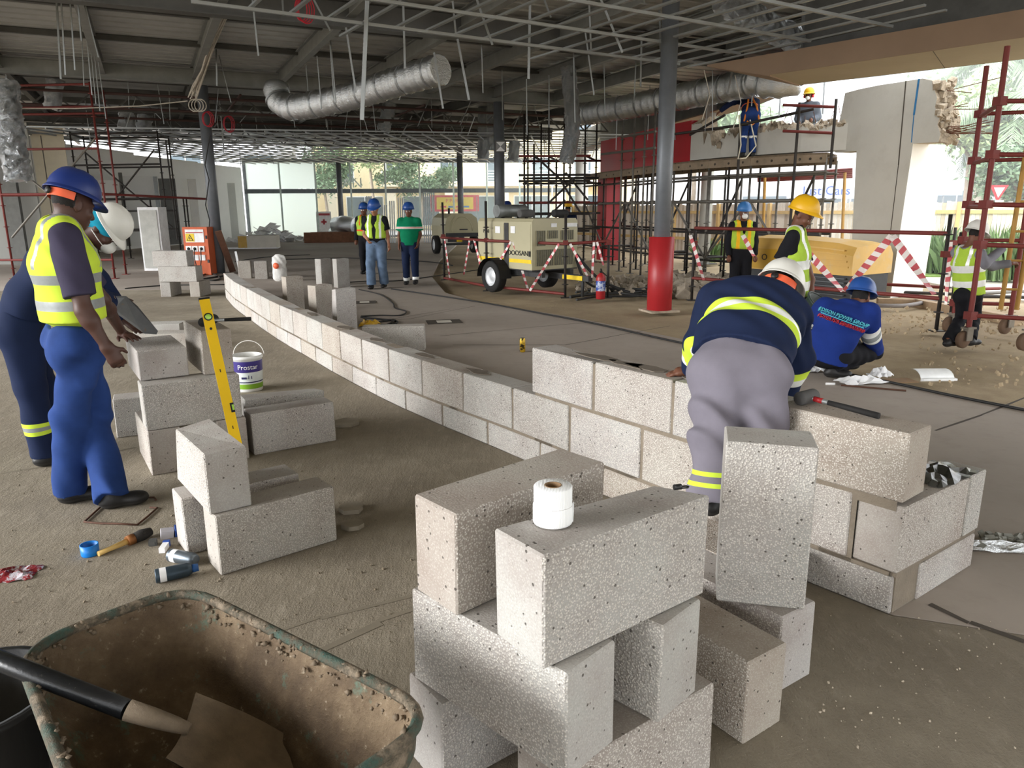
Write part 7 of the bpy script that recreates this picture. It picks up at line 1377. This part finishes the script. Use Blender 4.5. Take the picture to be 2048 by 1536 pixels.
for u in (-11.5, -6.8, -2.2, 2.2, 6.8): MB().box(c_+m @ Vector((u, -4.6, 1.6)), (.7, .7, 3.2), .06).build('arcade_pier', MATS['facade_cream'], T)
building('shop_building', 'pale blue-grey office building behind the left glazing', (-23, 57, 0), (13, 6, 9), .1, 'facade_white', [(u, 4.5, 2.2, 1.8) for u in (-5, 0, 5)])
building('white_building', 'white rendered building behind the dark scaffold tower', (14.0, 66, 0), (7, 6, 12), 0, 'facade_white', [(u, z, 1.6, 1.6) for u in (-2, 0.5, 2.6) for z in (5, 9)], 'win_pale')
q = gpt(11.9, 1.9, .9); bn_ = thing('sale_banner', (q.x, q.y, 0), 'red and yellow party sale banner hung outside the far glazing', 'banner'); x = gd; MB().box(q, (2.9, .03, .95), math.atan2(gd.y, gd.x)).build('banner_cloth', M('banner_red', '#e0455e', .6), bn_); MB().box(q-Vector((-gd.y, gd.x, 0))*.02, (2.2, .02, .7), math.atan2(gd.y, gd.x)).build('banner_centre', M('banner_yellow', '#f3d54c', .6), bn_); letter('P PARTY', .3, MATS['banner_red'], bn_, q-Vector((-gd.y, gd.x, 0))*.04+U3*.14, gd, (0, 0, 1))
for k, m_ in enumerate(('banner_red', 'bright_blue', 'banner_red', 'bright_blue')): MB().box(q-Vector((-gd.y, gd.x, 0))*.035+gd*(-.7+.46*k)-U3*.2, (.34, .01, .1), math.atan2(gd.y, gd.x)).build('banner_stripe', MATS[m_], bn_)
for px in (-1.2, 1.2): MB().bar(q+gd*px*1.1+U3*.4, Vector((q.x, q.y, 0))+gd*px*1.1, .05, .05).build('banner_pole', MATS['galv'], bn_)
q = gpt(5.95, 3.05, .35); letter('AN', .8, M('letter_grey', '#c9d0cc', .5), gz, q, gd, (0, 0, 1), 'window_lettering', .01)
q = gpt(4.25, .9, -.1); ps = thing('first_aid_sign', (q.x, q.y, 0), 'white notice with a red cross on the far glazing', 'sign'); MB().box(q, (.85, .03, 1.15), math.atan2(gd.y, gd.x)).build('sign_board', PWH, ps); nn = Vector((gd.y, -gd.x, 0)); MB().bar(q+nn*.02-gd*.15, q+nn*.02+gd*.15, .02, .1).build('red_cross', MATS['red_panel'], ps); MB().bar(q+nn*.02-U3*.15, q+nn*.02+U3*.15, .02, .1, up=gd).build('red_cross', MATS['red_panel'], ps); MB().bar(q+nn*.02-gd*.35+U3*.42, q+nn*.02+gd*.35+U3*.42, .02, .12).build('red_heading', MATS['red_panel'], ps)
# right-hand side: offices and car dealer across the road
building('office_building', 'pale grey office block across the road behind the demolished beam', (30, 62, 0), (26, 8, 14), -.32, 'facade_white', [(u, z, 2.6, 1.9) for u in (-10, -6, -2, 2, 6, 10) for z in (5.2, 8.4, 11.5)]+[(u, 1.6, 3.0, 2.2) for u in (-10, -6, -2, 2, 6, 10)], 'win_dark', 'facade_grey')
T, m, c_ = building('car_dealer_building', 'low white car dealer building across the road', (19.5, 47, 0), (12, 6, 5.0), -.22, 'facade_white', [(u, 1.3, 2.6, 1.9) for u in (-4, -1, 2, 5)], 'win_dark', 'facade_grey')
sgp = D(1652, 382, 42.2); sg_ = thing('shop_sign', (sgp.x, sgp.y, 0), 'white dealer sign with big blue lettering seen through the props', 'sign'); MB().box(sgp, (3.0, .12, .85), -.22).build('sign_board', PWH, sg_); xs = rz3(-.22) @ Vector((1, 0, 0)); ns = rz3(-.22) @ Vector((0, -1, 0)); MB().box(sgp+ns*.07, (2.9, .04, .72), -.22).build('sign_face', M('sign_white', '#eef1f4', .5), sg_); letter('Just Cars', .68, M('sign_blue', '#0a4fb0', .4), sg_, sgp+ns*.1, xs, (0, 0, 1), depth=.02)
for px in (-1.2, 1.2): MB().bar(sgp+xs*px-U3*.4, Vector((sgp.x, sgp.y, 0))+xs*px, .08, .08).build('sign_post', MATS['galv'], sg_)
building('office_building', 'grey shop block with dark windows behind the palm', (33, 42, 0), (13, 6, 8), -.5, 'facade_grey', [(u, 1.5, 2.6, 2.0) for u in (-4, -.5, 3)]+[(u, 4.8, 2.2, 1.4) for u in (-4, -.5, 3)], 'win_dark', 'facade_white')
q = D(1888, 384, 36.0); b_ = thing('shop_sign', (q.x, q.y, 0), 'small blue shop sign on the grey block behind the palm', 'sign'); MB().box(q, (1.5, .08, .32), -.5).build('sign_face', M('sign_pale_blue', '#9cc4e6', .5), b_); xs = rz3(-.5) @ Vector((1, 0, 0)); ns = rz3(-.5) @ Vector((0, -1, 0));  MB().bar(Vector((q.x, q.y, 0))-ns*.05, q-ns*.05, .06, .06).build('sign_post', MATS['galv'], b_)
def car(label, q, rot, c1):
    T = thing('parked_car', q, label, 'car'); m = rz3(rot); q = Vector(q); P_ = lambda x, y, z: q+m @ Vector((x, y, z)); b = MB(); secs = [(-2.1, .35, .7, .8), (-1.9, .3, .88, .86), (-.9, .28, .95, .88), (-.9, .28, .96, .88), (.9, .28, .98, .88), (1.9, .3, .9, .86), (2.1, .36, .7, .8)]; V = []
    for x, z0, z1, w in secs: V += [P_(x, -w, z0), P_(x, w, z0), P_(x, w*.97, z1), P_(x, -w*.97, z1)]
    n = len(secs); b.add(V, [(4*i+j, 4*i+4+j, 4*i+4+(j+1) % 4, 4*i+(j+1) % 4) for i in range(n-1) for j in range(4)]+[(0, 1, 2, 3), tuple(4*n-4+k for k in (3, 2, 1, 0))]); b.build('car_body', c1, T)
    b = MB(); V = [];
    for x, z, w in ((-1.5, .95, .82), (-.8, 1.42, .66), (.6, 1.46, .66), (1.5, .97, .82)): V += [P_(x, -w, z), P_(x, w, z)]
    b.add(V+[P_(-1.5, -.82, .9), P_(1.5, -.82, .9), P_(-1.5, .82, .9), P_(1.5, .82, .9)], [(0, 1, 3, 2), (2, 3, 5, 4), (4, 5, 7, 6), (0, 2, 4, 6), (1, 7, 5, 3)]); b.build('cabin_glass', MATS['win_dark'], T); MB().box(P_(-.1, 0, 1.46), (1.35, 1.3, .05), rot).build('car_roof', c1, T)
    for x in (-1.3, 1.35):
        for y in (-.82, .82): wheel(T, P_(x, y, .32), m @ Vector((0, math.copysign(1, y), 0)), .32, .1)
CWH = M('car_white', '#e9eaec', .25, 0, .02); car('white car parked behind the fence by the palm', D(1905, 440, 27).xy.to_3d(), -.35, CWH); car('pale car in front of the dealer, under its sign', D(1685, 440, 38).xy.to_3d(), -.22, M('car_silver', '#b9bfc6', .3, .3, .02)); car('dark car in front of the dealer, away from its sign', D(1500, 440, 38).xy.to_3d(), -.22, M('car_dark', '#4b5666', .3, .3, .02)); car('white car parked behind the fence beyond the mobile scaffold', D(2080, 440, 31).xy.to_3d(), -.4, CWH)
# yield sign
q = D(1995, 387, 22.5); ys = thing('yield_sign', (q.x, q.y, 0), 'red and white triangular yield sign beyond the fence', 'road sign'); MB().tube([(q.x, q.y, 0), q], .03, 8).build('pole', MATS['galv'], ys); MB().plate([q+Vector((-.28, -.03, .24)), q+Vector((0, -.03, -.25)), q+Vector((.28, -.03, .24))], -.01).build('red_triangle', MATS['red_panel'], ys); MB().plate([q+Vector((-.16, -.05, .17)), q+Vector((0, -.05, -.12)), q+Vector((.16, -.05, .17))], -.005).build('white_triangle', PWH, ys)
# timber fence, board by board
fn = thing('timber_fence', (9, 22, 0), 'weathered timber board fence closing the site from the road', 'fence'); FNP = [Vector((2.8, 33.5, 0)), Vector((8.6, 23.2, 0)), Vector((19, 18.6, 0))]; rr = random.Random(8); fm = [M('fence_a', '#c9beb0', .9, var=.12, scale=4), M('fence_b', '#b3a594', .9, var=.12, scale=4), M('fence_c', '#d6cdc2', .9, var=.1, scale=4)]; fmesh = []
for i, f_ in enumerate(fm): b = MB(); b.box((0, 0, .86), (.098, .02, 1.72)); fmesh.append(b.mesh('fence_board', f_))
for a, c_ in zip(FNP[:-1], FNP[1:]):
    L = (c_-a).length; d = (c_-a).normalized(); n = int(L/.105); ang = math.atan2(d.y, d.x)
    for k in range(n): o = link('fence_board', rr.choice(fmesh), fn, a+d*(k+.5)*.105-fn.location+U3*rr.uniform(-.06, .02)); o.rotation_euler = (0, 0, ang)
    for z in (.5, 1.42): MB().bar(a+U3*z-Vector((d.y, -d.x, 0))*-.04, c_+U3*z-Vector((d.y, -d.x, 0))*-.04, .05, .1).build('fence_rail', M('fence_rail', '#c4a671', .8, var=.1), fn)
    k = 0
    while k < L: q = a+d*k+Vector((d.y, -d.x, 0))*.07; MB().box(q+U3*.85, (.1, .1, 1.7), ang).build('fence_post', MATS['fence_rail'], fn); k += 2.2
# ---- plants
def leafmat(name, c): 
    t = NT(name); t.col(t.ramp(t.noise(1.2, 4, .6), [(.3, tuple(v*.75 for v in lin(c))), (.7, tuple(min(1, v*1.25) for v in lin(c)))])).set(.6, 0, .3); t.b.inputs['Subsurface Weight'].default_value = 0; return t.m
LG1 = leafmat('leaf_bright', '#9fb081'); LG2 = leafmat('leaf_dark', '#6d8566'); LG3 = leafmat('leaf_pale', '#9cb48a'); STR = leafmat('strap_leaf', '#7f9a68'); PALM = leafmat('palm_leaf', '#8fa584'); BARK = M('bark', '#8b7f70', .95, var=.2, scale=5, bump=.6, bscale=20)
def tree(label, base, h, crown, n, lm, seed, leaf=.18, trunk_r=.14, name='tree'):
    """trunk with branches, crown of separate leaf blades in clumps"""
    rr = random.Random(seed); T = thing(name, base, label, 'tree'); base = Vector(base); top = base+Vector((rr.uniform(-.2, .2), rr.uniform(-.2, .2), h-crown[2]*.8)); MB().tube([base, base.lerp(top, .5)+Vector((.08, 0, 0)), top], [trunk_r, trunk_r*.8, trunk_r*.6], 8).build('trunk', BARK, T); cc = base+U3*h; clumps = []
    for k in range(26):
        while True:
            v_ = Vector((rr.uniform(-1, 1), rr.uniform(-1, 1), rr.uniform(-1, 1)))
            if v_.length < 1: break
        v_ = v_.normalized()*(.45+.5*rr.random()); clumps.append(cc+Vector((v_.x*crown[0], v_.y*crown[1], v_.z*crown[2])))
    for k in range(6): q = clumps[k]; MB().tube([top, top.lerp(q, .5)+U3*.1, q], [trunk_r*.5, trunk_r*.3, trunk_r*.12], 6).build('branch', BARK, T)
    V = []; F = []; R0 = min(crown)*.5
    for k in range(n):
        c_ = rr.choice(clumps); q = c_+Vector((rr.gauss(0, .5), rr.gauss(0, .5), rr.gauss(0, .42)))*R0; a = Vector((rr.uniform(-1, 1), rr.uniform(-1, 1), rr.uniform(-.5, .8))).normalized()*leaf*rr.uniform(.6, 1.3); s_ = a.cross(Vector((rr.uniform(-1, 1), rr.uniform(-1, 1), rr.uniform(-1, 1)))).normalized()*leaf*.38; i = len(V); V += [q-a, q+s_, q+a, q-s_]; F.append((i, i+1, i+2, i+3))
    b = MB(); b.add(V, F, False); b.build('foliage', lm, T, kind='stuff'); return T
tree('light green street tree with thin trunk behind the glazing', D(748, 440, 54).xy.to_3d(), 6.2, (2.6, 2.2, 1.9), 5200, LG1, 1, .16); tree('dark broad tree right of the far column behind the glazing', D(840, 440, 56).xy.to_3d(), 4.0, (3.2, 2.4, 1.2), 5600, LG2, 2, .15); tree('dark shaded tree outside the frosted glazing', D(655, 440, 56).xy.to_3d(), 4.6, (2.3, 2, 1.9), 4200, LG2, 3, .16)
tree('leafy bright tree hanging over the fence behind the pier', D(1925, 430, 27).xy.to_3d(), 4.3, (2.1, 1.8, 1.3), 6200, LG1, 4, .14); tree('pale hazy tree behind the palm crown', D(2010, 430, 34).xy.to_3d(), 6.5, (4.5, 3, 3.2), 7000, LG3, 5, .2); tree('pale tree behind the demolished beam end', D(1380, 430, 36).xy.to_3d(), 5.5, (2.0, 2, 1.4), 3200, LG3, 6, .16); tree('small street tree between scaffold and dealer', D(1470, 430, 40).xy.to_3d(), 5.6, (2.2, 2, 1.5), 3200, LG3, 7, .17); tree('green tree beside the palm trunk', D(2035, 430, 24).xy.to_3d(), 2.6, (1.5, 1.2, 1.0), 4200, LG2, 9, .12)
def palm(label, base, h, n, L, seed):
    rr = random.Random(seed); T = thing('palm_tree', base, label, 'palm'); base = Vector(base); top = base+Vector((.25, 0, h)); MB().tube([base, base.lerp(top, .4), base.lerp(top, .8), top], [.24, .2, .17, .2], 12).build('trunk', M('palm_bark', '#a89f90', .95, var=.15, scale=6, bump=.6, bscale=10), T)
    for k in range(n):
        a = 2*PI*k/n*2.4+rr.uniform(-.2, .2); e0 = rr.uniform(-.25, 1.2); d = Vector((math.cos(a), math.sin(a), 0)); V = []; F = []; pts = []; p = top.copy(); el = e0; m_ = 16
        for j in range(m_+1): pts.append(p.copy()); p += (d*math.cos(el)+U3*math.sin(el))*L/m_; el -= .155
        for j in range(1, m_):
            t_ = (pts[j+1]-pts[j-1]).normalized(); s_ = t_.cross(U3).normalized(); ll = L*.28*math.sin(PI*(j/m_)**.7)+.12
            for sg in (-1, 1):
                for g in range(3):
                    o_ = pts[j].lerp(pts[j+1], g/3.); tipv = o_+(s_*sg*.75+t_*.45-U3*rr.uniform(.35, .9)).normalized()*ll; wv = t_*.022; i = len(V); md = o_.lerp(tipv, .5)+U3*.04*ll; V += [o_-wv, o_+wv, md+wv, tipv, md-wv]; F.append((i, i+1, i+2, i+3, i+4))
        b = MB(); b.add(V, F, False); b.build('frond', PALM, T); 
    return T
palm('large hazy palm with arching fronds beyond the fence', D(1998, 430, 25.5).xy.to_3d(), 4.3, 22, 3.3, 3); palm('second palm higher up behind the bulkhead edge', D(1950, 430, 31).xy.to_3d(), 7.2, 18, 3.2, 5)
def strap_plant(label, px, py, w, h, seed):
    rr = random.Random(seed); q = G(px, py); T = thing('strap_leaf_plant', q, label, 'plant'); V = []; F = []
    for k in range(130):
        a = rr.random()*6.28; r0 = rr.random()*w*.5; o_ = q+Vector((r0*math.cos(a), r0*math.sin(a)*.7, 0)); d = Vector((math.cos(a), math.sin(a), 0))*rr.uniform(.1, .5); hh = h*rr.uniform(.55, 1.05); s_ = Vector((-math.sin(a), math.cos(a), 0))*.022; p1 = o_+d*.35+U3*hh*.65; p2 = o_+d+U3*hh; i = len(V); V += [o_-s_, o_+s_, p1+s_*1.2, p2, p1-s_*1.2]; F.append((i, i+1, i+2, i+3, i+4))
    b = MB(); b.add(V, F, False); b.build('leaves', STR, T, kind='stuff'); return T
for i, (px, py, w, h, lb) in enumerate(((1868, 545, 1.0, 1.15, 'strap-leaved plant clump right beside the white pier side'), (1905, 548, .8, 1.0, 'strap-leaved plant clump between the pier and the barrier post'), (1985, 560, 1.0, 1.2, 'strap-leaved plant clump behind the worker at the mobile scaffold'), (2040, 562, 1.1, 1.1, 'strap-leaved plant clump behind the yellow ladder rails'), (1560, 532, .8, .7, 'low strap-leaved plant behind the yellow compressor'), (1420, 524, .8, .7, 'low strap-leaved plant seen between the scaffold props'))): strap_plant(lb, px, py, w, h, i+20)
# grey kerbside pipes and red-black clamps outside the pier
o = thing('pipe_pile', G(1980, 585), 'loose tubes and red clamps lying on the pale paving outside', 'tube bundle')
for k, (a, c_, mt) in enumerate((((1805, 588), (1920, 592), 'scaf_black'), ((1930, 582), (2000, 580), 'scaf_red'), ((1925, 592), (2048, 586), 'scaf_grey'), ((1960, 596), (2048, 598), 'scaf_black'))): pipe('tube', G(*a)+U3*.03, G(*c_)+U3*.03, .03, MATS[mt], o)
# ---- dust hanging in the air over the demolition side
vm = bpy.data.materials.new('dust_haze'); vm.use_nodes = True; vn = vm.node_tree.nodes; vn.remove(vn['Principled BSDF']); vsn = vn.new('ShaderNodeVolumeScatter'); vsn.inputs['Color'].default_value = (.97, .98, 1, 1); vsn.inputs['Density'].default_value = .013; vsn.inputs['Anisotropy'].default_value = .2
vm.node_tree.links.new(vsn.outputs[0], vn['Material Output'].inputs['Volume'])
MB().prism([(7.2, 15.2), (40, 9), (40, 58), (7.2, 58)], .02, 9).build('dust_haze', vm, label='pale demolition dust hanging over the yard and road', cat='haze', kind='stuff')
